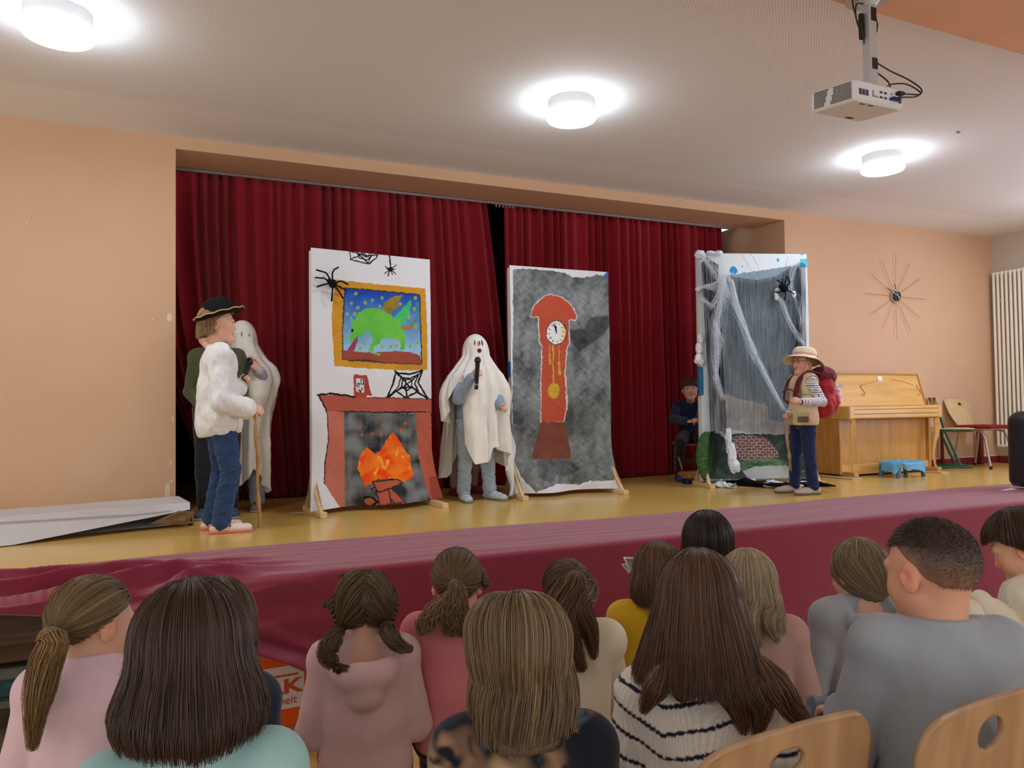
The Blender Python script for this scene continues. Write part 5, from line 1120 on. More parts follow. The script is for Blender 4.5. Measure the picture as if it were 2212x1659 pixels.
    def slick(s, N, tie, us=(0, 2 * PI), off=.004, rad=.0010, m=12, lo=.0, cols=None, side=None, puff=.006):
        """strands drawn along the skull from the hairline to the tie point (head coordinates)"""
        r = s.r; u = r.uniform(us[0], us[1], N); tt = r.uniform(lo, 1, N) ** .6; P = np.zeros((N, m, 3)); t = np.linspace(0, 1, m); tie = np.asarray(tie, float); tn = (tie - s.E0) / s.ER; tl = np.linalg.norm(tn); td = tn / tl
        for i in range(N):
            th = s.hairline(u[i]) * tt[i]; a = A_(math.sin(u[i]) * math.sin(th), math.cos(u[i]) * math.sin(th), math.cos(th)); om = math.acos(np.clip(a @ td, -1, 1)) + 1e-6
            d = (np.sin((1 - t) * om)[:, None] * a + np.sin(t * om)[:, None] * td) / math.sin(om); rad_ = 1 + (tl - 1) * t ** 3; p = s.E0 + (s.ER + off + puff * np.sin(PI * t)[:, None] * r.uniform(.2, 1)) * d * rad_[:, None]; P[i] = p
        P += r.normal(0, .0010, (N, 1, 3)); s.add(s.g(P.reshape(-1, 3)).reshape(P.shape), rad * s.f.hs * np.ones(m) * (1 - .2 * t), .25, cols)
    def bundle(s, N, pts, rads, rad=.0011, m=24, curl=0, cf=20, world=True, flat=1.0, twist=.6, tip=.3, cols=None, ragged=.1, nrm=None, jit=.25):
        """lock of hair along guide points; rads = radius of the lock at each"""
        r = s.r; pts = np.asarray(pts, float); pts = pts if world else s.g(pts); k = len(pts); t = np.linspace(0, 1, m); C_ = np.array(cablepts(pts, m)); R_ = np.interp(t, np.linspace(0, 1, k), rads)
        T = np.gradient(C_, axis=0); T /= np.linalg.norm(T, axis=1)[:, None] + 1e-9; n0 = np.array([0, -1, 0.]) if nrm is None else np.array(nrm, float); U = n0 - T * (T @ n0)[:, None]; U /= np.linalg.norm(U, axis=1)[:, None] + 1e-9; B = np.cross(T, U)
        ang = r.uniform(0, 2 * PI, N); q = np.sqrt(r.uniform(0, 1, N)); P = np.zeros((N, m, 3))
        for i in range(N):
            a = ang[i] + twist * t * r.uniform(-1, 1); rr = R_ * q[i]; e = 1 - ragged * r.uniform(0, 1)
            C2 = np.stack([np.interp(t * e, t, C_[:, x]) for x in range(3)], 1); P[i] = C2 + (rr * np.cos(a) * flat)[:, None] * U + (rr * np.sin(a))[:, None] * B
            if curl: ph = r.uniform(0, 6); P[i] += (curl * t * np.sin(cf * t + ph))[:, None] * B + (curl * t * np.cos(cf * t + ph * 1.7))[:, None] * U
        s.add(P, rad * s.f.hs * (1 - (1 - tip) * t ** 2)[None] * r.uniform(.7, 1.3, (N, 1)), jit, cols)
        # solid core so that nothing shows through
        V = []; n = 12
        for i in range(m):
            for a in range(n): th = 2 * PI * a / n; V.append(C_[i] + .78 * R_[i] * (math.cos(th) * flat * U[i] + math.sin(th) * B[i]) * (1 if i < m - 3 else .5))
        s.addmesh(V, np.array([[i * n + a, i * n + (a + 1) % n, (i + 1) * n + (a + 1) % n, (i + 1) * n + a] for i in range(m - 1) for a in range(n)]), .7)
    def hull(s, length, off=.0, flare=lambda u, t: 0, nu=90, us=(0, 2 * PI), back=None, m=22, dark=.6):
        V = []; t = np.linspace(0, 1, m); loop = us[1] - us[0] > 6.2
        for i in range(nu):
            u = us[0] + (us[1] - us[0]) * (i / nu if loop else i / (nu - 1)); L = length(u); arc = 1.62
            for tt in t:
                tot = arc * .09 + max(L, 0) * .97; d = tt * tot; th = min(d / .09, arc)
                if L < 0: th = tt * (arc + L / .09)
                h = max(d - arc * .09, 0) if L >= 0 else 0; rr = s.ER + off; fl = flare(u, h / max(L, 1e-3)) * (h > 0) - .010 * (h / max(L, 1e-3))
                V.append(s.E0 + A_(rr[0] * math.sin(u) * math.sin(th) + math.sin(u) * fl, rr[1] * math.cos(u) * math.sin(th) + math.cos(u) * fl, rr[2] * math.cos(th) - h))
        V = s.g(np.array(V)); 
        if back is not None: V = back(V.reshape(nu, m, 3), t).reshape(-1, 3)
        s.addmesh(V, grid(nu, m, loop)[:, ::-1], dark)
    def scalp(s, off=-.002, dark=.65): V, F = s.cap(off); s.addmesh(V, F, dark)
    def braid(s, pts, r0, r1, name=None, nb=10):
        """plait along world guide points"""
        C_ = np.array(cablepts(pts, 80)); t = np.linspace(0, 1, 80); T = np.gradient(C_, axis=0); T /= np.linalg.norm(T, axis=1)[:, None]; n0 = A_(0, -1, 0); U = n0 - T * (T @ n0)[:, None]; U /= np.linalg.norm(U, axis=1)[:, None]; B = np.cross(T, U); R_ = np.interp(t, [0, 1], [r0, r1])
        for k in range(3):
            ph = t * nb * PI + k * 2 * PI / 3; c = C_ + (R_ * .75 * np.sin(ph))[:, None] * B + (R_ * .4 * np.sin(2 * ph))[:, None] * U; N = 34; P = np.zeros((N, 80, 3)); a = s.r.uniform(0, 6.3, N); q = np.sqrt(s.r.uniform(0, 1, N))
            for i in range(N): P[i] = c + (R_ * .55 * q[i] * math.cos(a[i]))[:, None] * B + (R_ * .55 * q[i] * math.sin(a[i]))[:, None] * U
            s.add(P, .0010)
            V = []; n = 8
            for i in range(80):
                for x in range(n): th = 2 * PI * x / n; V.append(c[i] + .42 * R_[i] * (math.cos(th) * U[i] + math.sin(th) * B[i]))
            s.addmesh(V, np.array([[i * n + x, i * n + (x + 1) % n, (i + 1) * n + (x + 1) % n, (i + 1) * n + x] for i in range(79) for x in range(n)]), .6)
def person(label, pos, group=None): return empty('person', label, 'person', tuple(pos), 0, group)
def tie(root, c, r, m, name='hair_tie', ax=(0, 0, 1)):
    q = Vector(ax).to_track_quat('Z', 'Y').to_matrix().to_4x4(); n = 20; V = []
    for i in range(n):
        for j in range(8): a, b = 2 * PI * i / n, 2 * PI * j / 8; V.append([(r + .005 * math.cos(b)) * math.cos(a), (r + .005 * math.cos(b)) * math.sin(a), .006 * math.sin(b)])
    V = np.array(V) @ np.array(q)[:3, :3].T + np.array(c); F = np.array([[i * 8 + j, ((i + 1) % n) * 8 + j, ((i + 1) % n) * 8 + (j + 1) % 8, i * 8 + (j + 1) % 8] for i in range(n) for j in range(8)]); return link(name, npmesh(V, F), m, root)
def fix_root(root):
    """children are modelled in world space: keep them there under a root placed at the base"""
    inv = Matrix.Translation(root.location).inverted()
    for c in root.children: c.matrix_parent_inverse = inv

# ================================================================ people in the audience
SKIN = (226, 178, 150)
def aud(label, px, pyt, depth, yb, yh, ht=1.3, hs=1.0, lean=.08, b=1.0, sw=1.0, top=.125, pitch=0.0, roll=0.0, nk=0.0):
    """seated child whose hair top is seen at (px, pyt) at the given distance; yb / yh body and head turn to the right in degrees"""
    depth = depth * 1.07; H = atD(px, pyt, depth); H[2] -= top * hs; k = ht / 1.35; h = -math.radians(yb); R = rotz(h) @ rotx(-lean)
    off = R @ A_(0, -.012, .385) * k + R @ A_(0, .020, .050 + .046 * hs + nk); hip = H - off
    f = Fig((hip[0], hip[1], 0), h, ht, sit=hip[2], build=b, lean=lean, hs=hs, head=(-math.radians(yh - yb), pitch + lean, roll), sw=sw)
    f.head = H.copy(); root = person(label, (hip[0], hip[1], 0)); root['group'] = 'children sitting in the audience'
    seat = hip[2]; 
    for j, sg in ((0, -1), (1, 1)):
        f.elb[j] = f.up(sg * .20 * sw, .03, .10)
        f.knee[j] = f.L(sg * .10 * k, .34 * k, seat + .02); f.ank[j] = f.L(sg * .10 * k, .36 * k, .07); f.toe[j] = f.L(sg * .12 * k, .50 * k, .03)
        f.elb[j] = f.up(sg * .188 * sw, .03, .10); f.wri[j] = f.L(sg * .05 * k, .22 * k, seat + .10 * k); f.hd[j] = f.Rz @ A_(-sg * .4, .9, -.1); f.hu[j] = f.Rz @ A_(0, .1, 1)
    global BK
    BK = lambda x, y, o=.0: onP(x, y, f.neck - f.fwd * (.105 * k + o), f.fwd)
    return f, root
M_jeans = cloth('denim', (52, 74, 108), bs=600, var=.12); M_sole = mat('rubber_sole', (150, 142, 130), .7); M_darkp = cloth('dark_trousers', (38, 38, 44)); M_shoe_d = mat('dark_shoe', (50, 50, 56), .6)
def lower(f, root, m=None):
    trousers(f, root, m or M_darkp, h=.010); shoes(f, root, M_shoe_d, M_sole)
def hood(f, V, w=.10, dn=.055, bk=.075, cut=True, sd=0):
    bck = -f.fwd; c = f.neck + bck * bk * .8 + A_(0, 0, -dn + .01) + f.rt * sd
    V.ell(c + bck * .004, (w, w * .78, .062), .012); V.ell(c + bck * .010 + A_(0, 0, -.055) + f.rt * sd, (w * .62, w * .55, .062), .02)
    V.cone(f.neck - f.rt * .055 + f.fwd * .02, c - f.rt * w * .55, .022, .028, .03); V.cone(f.neck + f.rt * .055 + f.fwd * .02, c + f.rt * w * .55, .022, .028, .03)
    if cut: V.ell(c + A_(0, 0, .048) + f.fwd * .004, (w * .80, w * .62, .060), .008, None, 'cut')
def straight(front=-.04, side=.1, back=.12, a0=.95, a1=1.25):
    def L(u):
        a = abs((u + PI) % (2 * PI) - PI); return float(np.interp(a, [0, a0, a1, 2.0, PI], [front, front, side, (side + back) / 2, back]))
    return L
def blouse(name, col, **k): return cloth(name, col, **k)

# --- girl with the long ponytail, far left
f, R_ = aud('child with long ponytail and pale pink top at the far left, face turned right', 203, 1246, 1.80, 8, 56, 1.30, .98, pitch=.1, sw=.92)
f.body(R_, SKIN, .006); garment(f, R_, 'sweater', cloth('pale_pink_jersey', (224, 196, 208)), .0065, .012, neck=.01, wr=.007, ws=6, seed=2); lower(f, R_)
h = Hair(f, [(104, 82, 58), (134, 108, 74), (160, 134, 92), (92, 72, 50)], 1); h.scalp(); nl = lambda u: .05; h.hull(nl, -.004, lambda u, t: -.028 * t, us=(1.9, 4.4), nu=40); h.fall(900, nl, -.002, .0010, 12, lambda u, t: -.028 * t, us=(1.9, 4.4), start=1.5, lift=.004); t_ = A_(.02, -.105, -.015); h.slick(2600, t_); tw = h.g(t_)
P_ = [tw, tw + A_(-.02, -.02, -.005), BK(118, 1384, .03), BK(98, 1440, .03), BK(82, 1520, .035), BK(70, 1622, .04)]
h.bundle(750, P_, [.012, .017, .030, .036, .032, .010], cols=[(120, 90, 58), (150, 116, 74), (176, 144, 96), (104, 78, 50)], curl=.004, cf=12); h.out(R_, 'hair', 'long light brown ponytail'); tie(R_, tw + A_(-.012, -.012, -.004), .014, M_blk, ax=unit(P_[1] - P_[0]))
# --- girl with the bob in front
f, R_ = aud('child with chin-length dark brown bob and pale aqua top in the foreground', 412, 1268, 1.20, 2, -2, 1.42, 1.0, lean=.12, sw=.90, nk=.040)
f.body(R_, SKIN, .006); garment(f, R_, 'top', cloth('aqua_jersey', (158, 200, 202)), .0065, .012, neck=-.004, wr=.007, ws=6, seed=4); lower(f, R_)
fl = lambda u, t: .026 * (1 - np.cos(PI * np.clip(t * 1.15, 0, 1))) / 2 - .020 * np.clip(t - .8, 0, 1) * 5 * .5
Lb = straight(-.04, .115, .165, .9, 1.15); C1 = [(52, 37, 30), (70, 50, 40), (90, 68, 52), (60, 44, 38)]
h = Hair(f, C1, 2); h.scalp(); h.hull(Lb, .004, fl); h.fall(5200, Lb, .008, .00095, 20, fl, ragged=.10, lift=.010); h.out(R_, 'hair', 'dark brown bob')
# --- child behind the bob, dark top
f, R_ = aud('child in dark navy top mostly hidden behind the bobbed child', 468, 1257, 1.72, 5, 5, 1.26, .96, lean=.15, sw=.70, nk=.02)
f.face = False; f.body(R_, SKIN, .007); garment(f, R_, 'sweater', cloth('navy_knit', (36, 46, 66)), .007, .014, wr=.004, seed=5); lower(f, R_)
h = Hair(f, [(70, 52, 40), (92, 70, 52), (110, 86, 62)], 3); h.scalp(); L_ = straight(-.04, .10, .12); h.hull(L_, .004); h.fall(2200, L_, .008, .0011, 14); h.out(R_)
# --- girl with braids
f, R_ = aud('child with two braids and dusty pink hoodie in front of the cloth', 786, 1230, 2.15, 13, 12, 1.24, .94, lean=.06, sw=.88)
f.body(R_, SKIN, .006)
garment(f, R_, 'hoodie', cloth('dusty_pink_fleece', (212, 178, 182)), .006, .016, neck=-.02, wr=.006, ws=8, seed=6, collar=False, extra=lambda V: hood(f, V, .098, .062, .110, True, .0)); lower(f, R_)
C1 = [(84, 66, 48), (112, 90, 64), (136, 112, 80), (72, 56, 42)]; h = Hair(f, C1, 4); h.scalp()
for sg in (-1, 1):
    t_ = A_(sg * .070, -.045, -.045); h.slick(1100, t_, (0, PI) if sg > 0 else (PI, 2 * PI), off=.004, puff=.010)
    h.braid([h.g(A_(sg * .050, -.01, .105)), h.g(A_(sg * .082, -.035, .055)), h.g(A_(sg * .088, -.050, .0)), h.g(t_)], .012, .014, nb=8)
tl, tr = h.g(A_(-.070, -.045, -.048)), h.g(A_(.070, -.045, -.048))
h.bundle(260, [tl, BK(722, 1376, 0), BK(706, 1412, .02), BK(724, 1440, .03)], [.012, .026, .028, .014], curl=.008, cf=22); h.bundle(120, [BK(722, 1440, .03), BK(750, 1450, .055), BK(802, 1466, .06)], [.014, .016, .004], curl=.004, flat=.5)
h.bundle(280, [tr, BK(838, 1364, 0), BK(858, 1392, .01), BK(892, 1405, .01)], [.012, .026, .022, .006], curl=.007, cf=20)
h.bundle(50, [h.g(A_(-.06, .0, .10)), atD(735, 1240, 2.28), atD(730, 1250, 2.28)], [.006, .004, .002]); h.bundle(36, [h.g(A_(-.075, .02, .0)), atD(712, 1308, 2.28), atD(697, 1302, 2.28)], [.012, .012, .01], curl=.006); h.bundle(36, [h.g(A_(.075, .02, .02)), atD(850, 1290, 2.28), atD(850, 1335, 2.28)], [.012, .014, .01], curl=.01)
h.out(R_, 'hair', 'light brown braids'); tie(R_, tl, .013, M_blk); tie(R_, tr, .015, M_blk); tie(R_, BK(729, 1446, .05), .009, M_blk, ax=(1, 0, .2))
# --- girl with ponytail and teal tie
f, R_ = aud('child with brown ponytail in a teal hair tie and rose pink top', 986, 1186, 2.30, 20, 22, 1.30, .93, lean=.06, sw=.95)
f.body(R_, SKIN, .006); garment(f, R_, 'top', cloth('rose_jersey', (214, 128, 138)), .0065, .014, neck=.0, wr=.007, ws=7, seed=7); lower(f, R_)
h = Hair(f, [(84, 64, 46), (112, 88, 62), (134, 110, 76)], 5); h.scalp(); t_ = A_(-.008, -.114, .020); h.slick(2400, t_, puff=.010); tw = h.g(t_)
h.bundle(420, [tw, tw + A_(0, -.03, -.02), BK(978, 1325, .02), BK(975, 1375, .02)], [.012, .032, .046, .018], curl=.010, cf=22, cols=[(96, 76, 52), (132, 106, 72), (160, 132, 90)])
h.bundle(200, [tw + A_(-.01, -.03, -.03), BK(945, 1318, .02), BK(918, 1350, .02), BK(898, 1358, .02)], [.02, .034, .026, .010], curl=.014, cf=24, cols=[(132, 106, 72), (166, 138, 94)]); h.bundle(90, [tw + A_(.01, -.03, -.03), BK(1004, 1330, .02), BK(1000, 1378, .02)], [.015, .02, .006], curl=.012); h.bundle(40, [h.g(A_(.08, .0, .05)), atD(1046, 1258, 2.44), atD(1052, 1268, 2.44)], [.02, .015, .012], curl=.01)
h.out(R_, 'hair', 'wavy brown ponytail'); tie(R_, tw + A_(0, -.008, -.002), .013, mat('teal_elastic', (40, 150, 170), .5), ax=(.1, -1, -.3))
# --- foreground child with swept blond-brown hair and tie-dye hoodie
f, R_ = aud('child with tousled neck-length ash brown hair and dark tie-dye hoodie in the foreground centre', 1125, 1292, 1.42, 18, 22, 1.36, .97, lean=.12, sw=.92, roll=.04, nk=.022)
f.body(R_, SKIN, .0065)
def tiedye(v):
    a = noise3(v, 9, 71, 3); b = noise3(v, 16, 72, 3); c = np.tile(np.array(lin((24, 28, 40))), (len(v), 1)); m = np.clip(a * 2.6 - .55, 0, 1)[:, None]; c = c * (1 - m) + np.array(lin((176, 140, 108))) * m; m = np.clip(b * 2.4 - 1.1, 0, 1)[:, None]; c = c * (1 - m) + np.array(lin((108, 138, 150))) * m; m = np.clip(noise3(v, 34, 73, 2) * 2 - .7, 0, 1)[:, None]; return c * (1 - m) + np.array(lin((22, 24, 34))) * m
garment(f, R_, 'hoodie', cloth('tie_dye', (255, 255, 255), attr='col'), .006, .018, neck=-.02, wr=.006, ws=8, seed=9, collar=False, col=tiedye, extra=lambda V: hood(f, V, .088, .06, .07, True)); lower(f, R_)
C1 = [(92, 72, 54), (122, 98, 72), (146, 120, 90), (74, 58, 46), (168, 142, 108)]; h = Hair(f, C1, 6)
L_ = straight(-.02, .125, .185, .9, 1.1); fl = lambda u, t: .012 * (1 - np.cos(PI * np.clip(t * 1.6, 0, 2))) / 2 + .012 * t * (math.sin(u) > .3)
h.scalp(); h.hull(L_, .008, fl); h.fall(900, L_, .008, .0010, 18, fl, ragged=.12, lift=.010, start=.9, sweep=.35)
def swirl(N, c0, us, L0, sw_, cols, sd, lift=.018):
    """tousled layers sweeping round from a side crown"""
    r = np.random.default_rng(sd); m = 20; t = np.linspace(0, 1, m); P = np.zeros((N, m, 3))
    for i in range(N):
        u0 = r.uniform(*us); e = u0 + sw_ * r.uniform(.7, 1.1); th0 = r.uniform(.15, .5); th = th0 + (1.62 - th0) * np.clip(t * 1.5, 0, 1) ** 1.15; uu = u0 + (e - u0) * t ** .8; hang = L0 * np.clip((t - .6) / .4, 0, 1) * r.uniform(.6, 1.1)
        rr = h.ER + .012 + lift * r.uniform(.4, 1.3) * np.sin(PI * np.clip(t * 1.1, 0, 1))[:, None]
        P[i] = h.E0 + np.array(c0) * (1 - t)[:, None] + np.stack([rr[:, 0] * np.sin(uu) * np.sin(th), rr[:, 1] * np.cos(uu) * np.sin(th), rr[:, 2] * np.cos(th) - hang], 1)
    h.add(h.g(P.reshape(-1, 3)).reshape(P.shape), .00105 * f.hs * (1 - .6 * t ** 2), .3, cols)
swirl(1500, (-.02, -.035, .0), (-.2, 2.2), .11, .85, C1, 11); swirl(1300, (-.02, -.035, .0), (3.0, 5.2), .12, -.2, C1, 12); swirl(1300, (-.02, -.035, 0), (1.9, 3.4), .13, .12, C1, 13, .022)
for i in range(9): u = .9 + .14 * i; h.bundle(46, [h.g(A_(math.sin(u) * .092, math.cos(u) * .1, -.02)), h.g(A_(math.sin(u) * .104, math.cos(u) * .11, -.10)), h.g(A_(math.sin(u) * .112 + .012, math.cos(u) * .116, -.165 + .01 * (i % 3)))], [.012, .014, .003], curl=.003)
h.out(R_, 'hair', 'tousled ash brown hair')
# --- half-up long hair, cream vest
f, R_ = aud('child with long straight brown hair tied half up and cream vest', 1222, 1209, 2.30, 26, 10, 1.32, .93, lean=.04, sw=.98)
f.body(R_, SKIN, .0065); garment(f, R_, 'vest', cloth('cream_quilt', (226, 214, 190)), .0065, .020, sleeve=.05, arms=False, neck=-.005, wr=.005, ws=6, seed=12, extra=lambda V: [V.cone(f.sh[j], f.sh[j] * .8 + f.chest * .2, .064, .06, .02) for j in (0, 1)])
garment(f, R_, 'shirt', cloth('cream_shirt', (218, 206, 182)), .008, .008, neck=.0, wr=.004, seed=13); lower(f, R_)
C1 = [(74, 54, 40), (100, 74, 52), (124, 92, 64), (62, 46, 36)]; h = Hair(f, C1, 7); h.scalp(); h.slick(2200, A_(.02, -.075, .095), puff=.006); tw = h.g(A_(.015, -.078, .085))
for k_, (pts, rr, n) in enumerate((([tw, h.g(A_(-.01, -.105, .04)), BK(1212, 1330, .02), BK(1228, 1400, .03), BK(1262, 1450, .03)], [.02, .055, .062, .052, .012], 800), ([tw, h.g(A_(.04, -.095, .04)), BK(1250, 1310, .02), BK(1272, 1360, .02), BK(1284, 1425, .02)], [.02, .042, .044, .034, .010], 330), ([h.g(A_(-.03, -.09, .02)), BK(1196, 1310, .02), BK(1216, 1370, .02), BK(1240, 1425, .02)], [.03, .032, .03, .008], 300))): h.bundle(n, pts, rr, curl=.003, cf=9, cols=[(84, 58, 42), (120, 84, 58), (150, 108, 76), (66, 48, 38)])
h.out(R_, 'hair', 'long straight brown hair')
# --- mustard top
f, R_ = aud('child with shoulder-length brown hair and mustard yellow top beside the held papers', 1420, 1176, 2.60, 30, 15, 1.34, .94, lean=.12, sw=1.0)
f.body(R_, SKIN, .007)
ob = garment(f, R_, 'top', cloth('mustard_jersey', (206, 166, 40)), .0065, .012, sleeve=.02, arms=True, neck=.0, wr=.005, ws=8, seed=15, extra=lambda V: [V.cone(f.sh[j], f.sh[j] * .4 + f.elb[j] * .6, .054, .048, .02) for j in (0, 1)])
garment(f, R_, 'undershirt', cloth('black_jersey', (28, 28, 34)), .007, .004, wr=.003, seed=16); lower(f, R_)
h = Hair(f, [(72, 52, 40), (98, 72, 52), (122, 92, 66)], 8); L_ = straight(-.04, .125, .15); fl = lambda u, t: .016 * np.sin(PI * t * .8); h.scalp(); h.hull(L_, .004, fl); h.fall(2300, L_, .008, .0012, 16, fl, ragged=.12, curl=.003, cf=9); h.out(R_, 'hair')
# --- dark-haired person at the stage edge
f, R_ = aud('person with straight black hair sitting right in front of the stage', 1526, 1107, 2.95, 25, 25, 1.55, 1.06, lean=.0)
R_['group'] = 'people sitting in the audience'; f.body(R_, SKIN, .007); garment(f, R_, 'sweater', cloth('dark_knit', (44, 38, 44)), .008, .012, seed=17); lower(f, R_)
h = Hair(f, [(26, 18, 18), (40, 28, 26), (56, 42, 38)], 9); L_ = straight(-.04, .22, .26); fl = lambda u, t: .012 * t; h.scalp(); h.hull(L_, .004, fl); h.fall(2600, L_, .008, .0012, 16, fl); h.out(R_)
# --- long hair and striped sweater in the foreground
f, R_ = aud('child with very long brown hair and white ribbed sweater with navy stripes', 1508, 1200, 1.66, 34, 34, 1.42, 1.0, lean=.14, sw=1.0, b=1.05, nk=.045)
f.body(R_, SKIN, .0065)
def stripes(v):
    q = (v - f.neck) @ f.Rz; s_ = -q[:, 2] + .055 * np.abs(np.sin(q[:, 0] * 5.5 + .5)) + .006 * noise3(v, 8, 81, 2) + .10 * np.abs(q[:, 0]); c = np.tile(np.array(lin((226, 220, 214))), (len(v), 1)); a = (s_ / .052) % 1
    rib = np.sin(np.arctan2(q[:, 0], -q[:, 1] - .02) * 120) * .10; c *= (1 + rib)[:, None]; m = (a < .17) & (s_ > .045); c[m] = lin((34, 34, 54)); return c
garment(f, R_, 'sweater', cloth('striped_rib', (255, 255, 255), attr='col'), .0048, .014, neck=.0, wr=.008, ws=6, seed=19, col=stripes, dirs=(1, 1, 1.3)); lower(f, R_)
C1 = [(72, 48, 38), (96, 66, 50), (118, 84, 62), (60, 42, 36)]; h = Hair(f, C1, 10); h.scalp(); L_ = straight(-.04, .17, .21, .9, 1.1); fl = lambda u, t: .05 * t + .012 * math.sin(3 * u) * t; h.hull(L_, .004, fl); h.fall(5200, L_, .008, .00115, 20, fl, ragged=.10, lift=.010)
cs = [(84, 58, 44), (116, 82, 60), (140, 102, 76), (64, 46, 38)]
for pts, rr, n in (([BK(1600, 1430, -.02), BK(1624, 1490, .0), BK(1642, 1540, .005), BK(1630, 1592, .01)], [.008, .036, .028, .006], 420), ([BK(1640, 1420, -.02), BK(1684, 1490, .0), BK(1726, 1550, .0), BK(1764, 1588, .01)], [.008, .032, .024, .006], 380),
                   ([BK(1436, 1430, -.02), BK(1412, 1490, .0), BK(1386, 1542, .0)], [.008, .030, .006], 280), ([BK(1550, 1440, -.02), BK(1586, 1505, .005), BK(1610, 1588, .01)], [.008, .036, .007], 380), ([BK(1490, 1450, -.02), BK(1478, 1490, .0), BK(1462, 1512, .0)], [.010, .030, .012], 200)): h.bundle(n, pts, rr, curl=.003, cf=8, cols=cs, ragged=.25)
h.out(R_, 'hair', 'very long brown hair')
# --- blond child
f, R_ = aud('child with loose pale blond hair and dusty mauve top', 1614, 1192, 2.40, 35, 30, 1.32, .98, lean=.10)
f.body(R_, SKIN, .0065); garment(f, R_, 'top', cloth('mauve_jersey', (186, 150, 144)), .0065, .014, neck=.0, wr=.004, ws=8, seed=21); lower(f, R_)
h = Hair(f, [(150, 130, 104), (184, 164, 134), (206, 190, 162), (128, 108, 84)], 11); L_ = straight(-.04, .15, .17); fl = lambda u, t: .02 * t; h.scalp(-.001, .8); h.hull(L_, .004, fl, dark=.75); h.fall(2500, L_, .008, .0011, 16, fl, ragged=.18, curl=.003, cf=8)
for pts, rr, n in (([h.g(A_(.07, -.05, -.05)), BK(1662, 1340, .02), BK(1680, 1390, .02)], [.03, .03, .006], 130), ([h.g(A_(.0, -.09, -.05)), BK(1625, 1340, .03), BK(1640, 1400, .03)], [.04, .03, .01], 150)): h.bundle(n, pts, rr, curl=.004, cf=10)
h.out(R_, 'hair', 'pale blond hair')
# --- grey hoodie
f, R_ = aud('child with blond hair and grey hoodie turned left towards the stage', 1853, 1168, 2.50, 22, 2, 1.30, .95, lean=.10, pitch=-.05)
f.body(R_, SKIN, .006); garment(f, R_, 'hoodie', cloth('grey_fleece', (160, 166, 173)), .006, .018, neck=-.02, wr=.006, ws=8, seed=23, collar=False, extra=lambda V: hood(f, V, .100, .050, .105, True)); lower(f, R_)
h = Hair(f, [(122, 102, 78), (152, 130, 100), (176, 156, 122), (100, 82, 62)], 12); h.scalp(-.001, .75); h.slick(2200, A_(0, -.10, -.075), puff=.010); L_ = straight(-.045, -.01, .06, 1.0, 1.5); h.fall(900, L_, .008, .0011, 12, lambda u, t: -.01 * t); h.out(R_)
# --- boy with the short haircut
f, R_ = aud('boy with short cropped dark hair and grey sweater in the right foreground', 2010, 1122, 1.66, 30, 2, 1.48, 1.08, lean=.10, sw=.93, b=1.0, top=.118, nk=.012)
f.wri[0] = atD(1818, 1533, 1.86); f.elb[0] = f.up(-.20, .03, .08); f.hd[0] = unit(atD(1768, 1530, 1.95) - f.wri[0]); f.hu[0] = A_(0, -.3, 1); f.curl[0] = .9
f.body(R_, (214, 160, 132), .0055); ob = garment(f, R_, 'sweater', cloth('grey_sweat', (154, 161, 171)), .006, .016, neck=-.004, wr=.011, ws=6, seed=25); lower(f, R_)
h = Hair(f, [(58, 46, 40), (72, 58, 48), (88, 72, 60), (98, 84, 72)], 13)
def short_hair(h, N, ln, hl, rad=.0008, up=.5, seed=0, taper=True, cols=None, sweep=0.0, base=.45, off0=-.001):
    r = np.random.default_rng(seed); f = h.f; u = r.uniform(0, 2 * PI, N); z = r.uniform(-1, 1, N); P = []; W = []
    e = np.array([hl(x) for x in u]); th = np.arccos(1 - (1 - np.cos(e)) * r.uniform(0, 1, N)); m = 5; t = np.linspace(0, 1, m)
    d = np.stack([np.sin(u) * np.sin(th), np.cos(u) * np.sin(th), np.cos(th)], 1); p = h.E0 + (h.ER + off0 - .004) * d; k = np.clip((e - th) / .9, 0, 1) if taper else np.ones(N); L = ln * (base + (1 - base) * k) * r.uniform(.7, 1.1, N) * (.6 + .8 * np.clip(d[:, 2], 0, 1))
    tan = np.stack([np.zeros(N), np.ones(N), np.zeros(N)], 1) * sweep + np.array([0, 0, -.6]) * (1 - np.clip(d[:, 2], 0, 1))[:, None]; dirn = d * up + tan * (1 - up) + r.normal(0, .12, (N, 3)); dirn /= np.linalg.norm(dirn, axis=1)[:, None]
    P = p[:, None] + dirn[:, None] * (L[:, None] * t)[..., None] - np.array([0, 0, 1]) * (L[:, None] * t ** 2 * .25 * (1 - up))[..., None]; h.add(h.g(P.reshape(-1, 3)).reshape(P.shape), rad * f.hs * (1 - .6 * t)[None], .3, cols)
def scalp_cap(h, hl, dark=.7, off=-.003, noise=.0, fade=None):
    nu, nv = 90, 30; V = []; C = []
    for i in range(nu):
        u = 2 * PI * i / nu; e = hl(u)
        for j in range(nv): th = e * j / (nv - 1); o = off - .010 * max(0, (j / (nv - 1) - .80) / .20) ** 1.5; V.append(h.E0 + (h.ER + o) * A_(math.sin(u) * math.sin(th), math.cos(u) * math.sin(th), math.cos(th))); q = min(1, max(0, (j / (nv - 1) - .50) / .5)) ** 1.3; C.append(np.array(lin(h.cols[0])) * dark * (1 - q) + np.array(lin(fade or (0, 0, 0))) * q)
    h.addmesh(h.g(np.array(V)), grid(nu, nv, True)[:, ::-1], dark, None if fade is None else np.array(C))
hb = lambda u: float(np.interp(abs((u + PI) % (2 * PI) - PI), [0, .55, .95, 1.3, 1.55, 1.8, 2.3, PI], [.98, 1.05, 1.25, 1.52, 1.80, 2.25, 2.65, 2.75]))
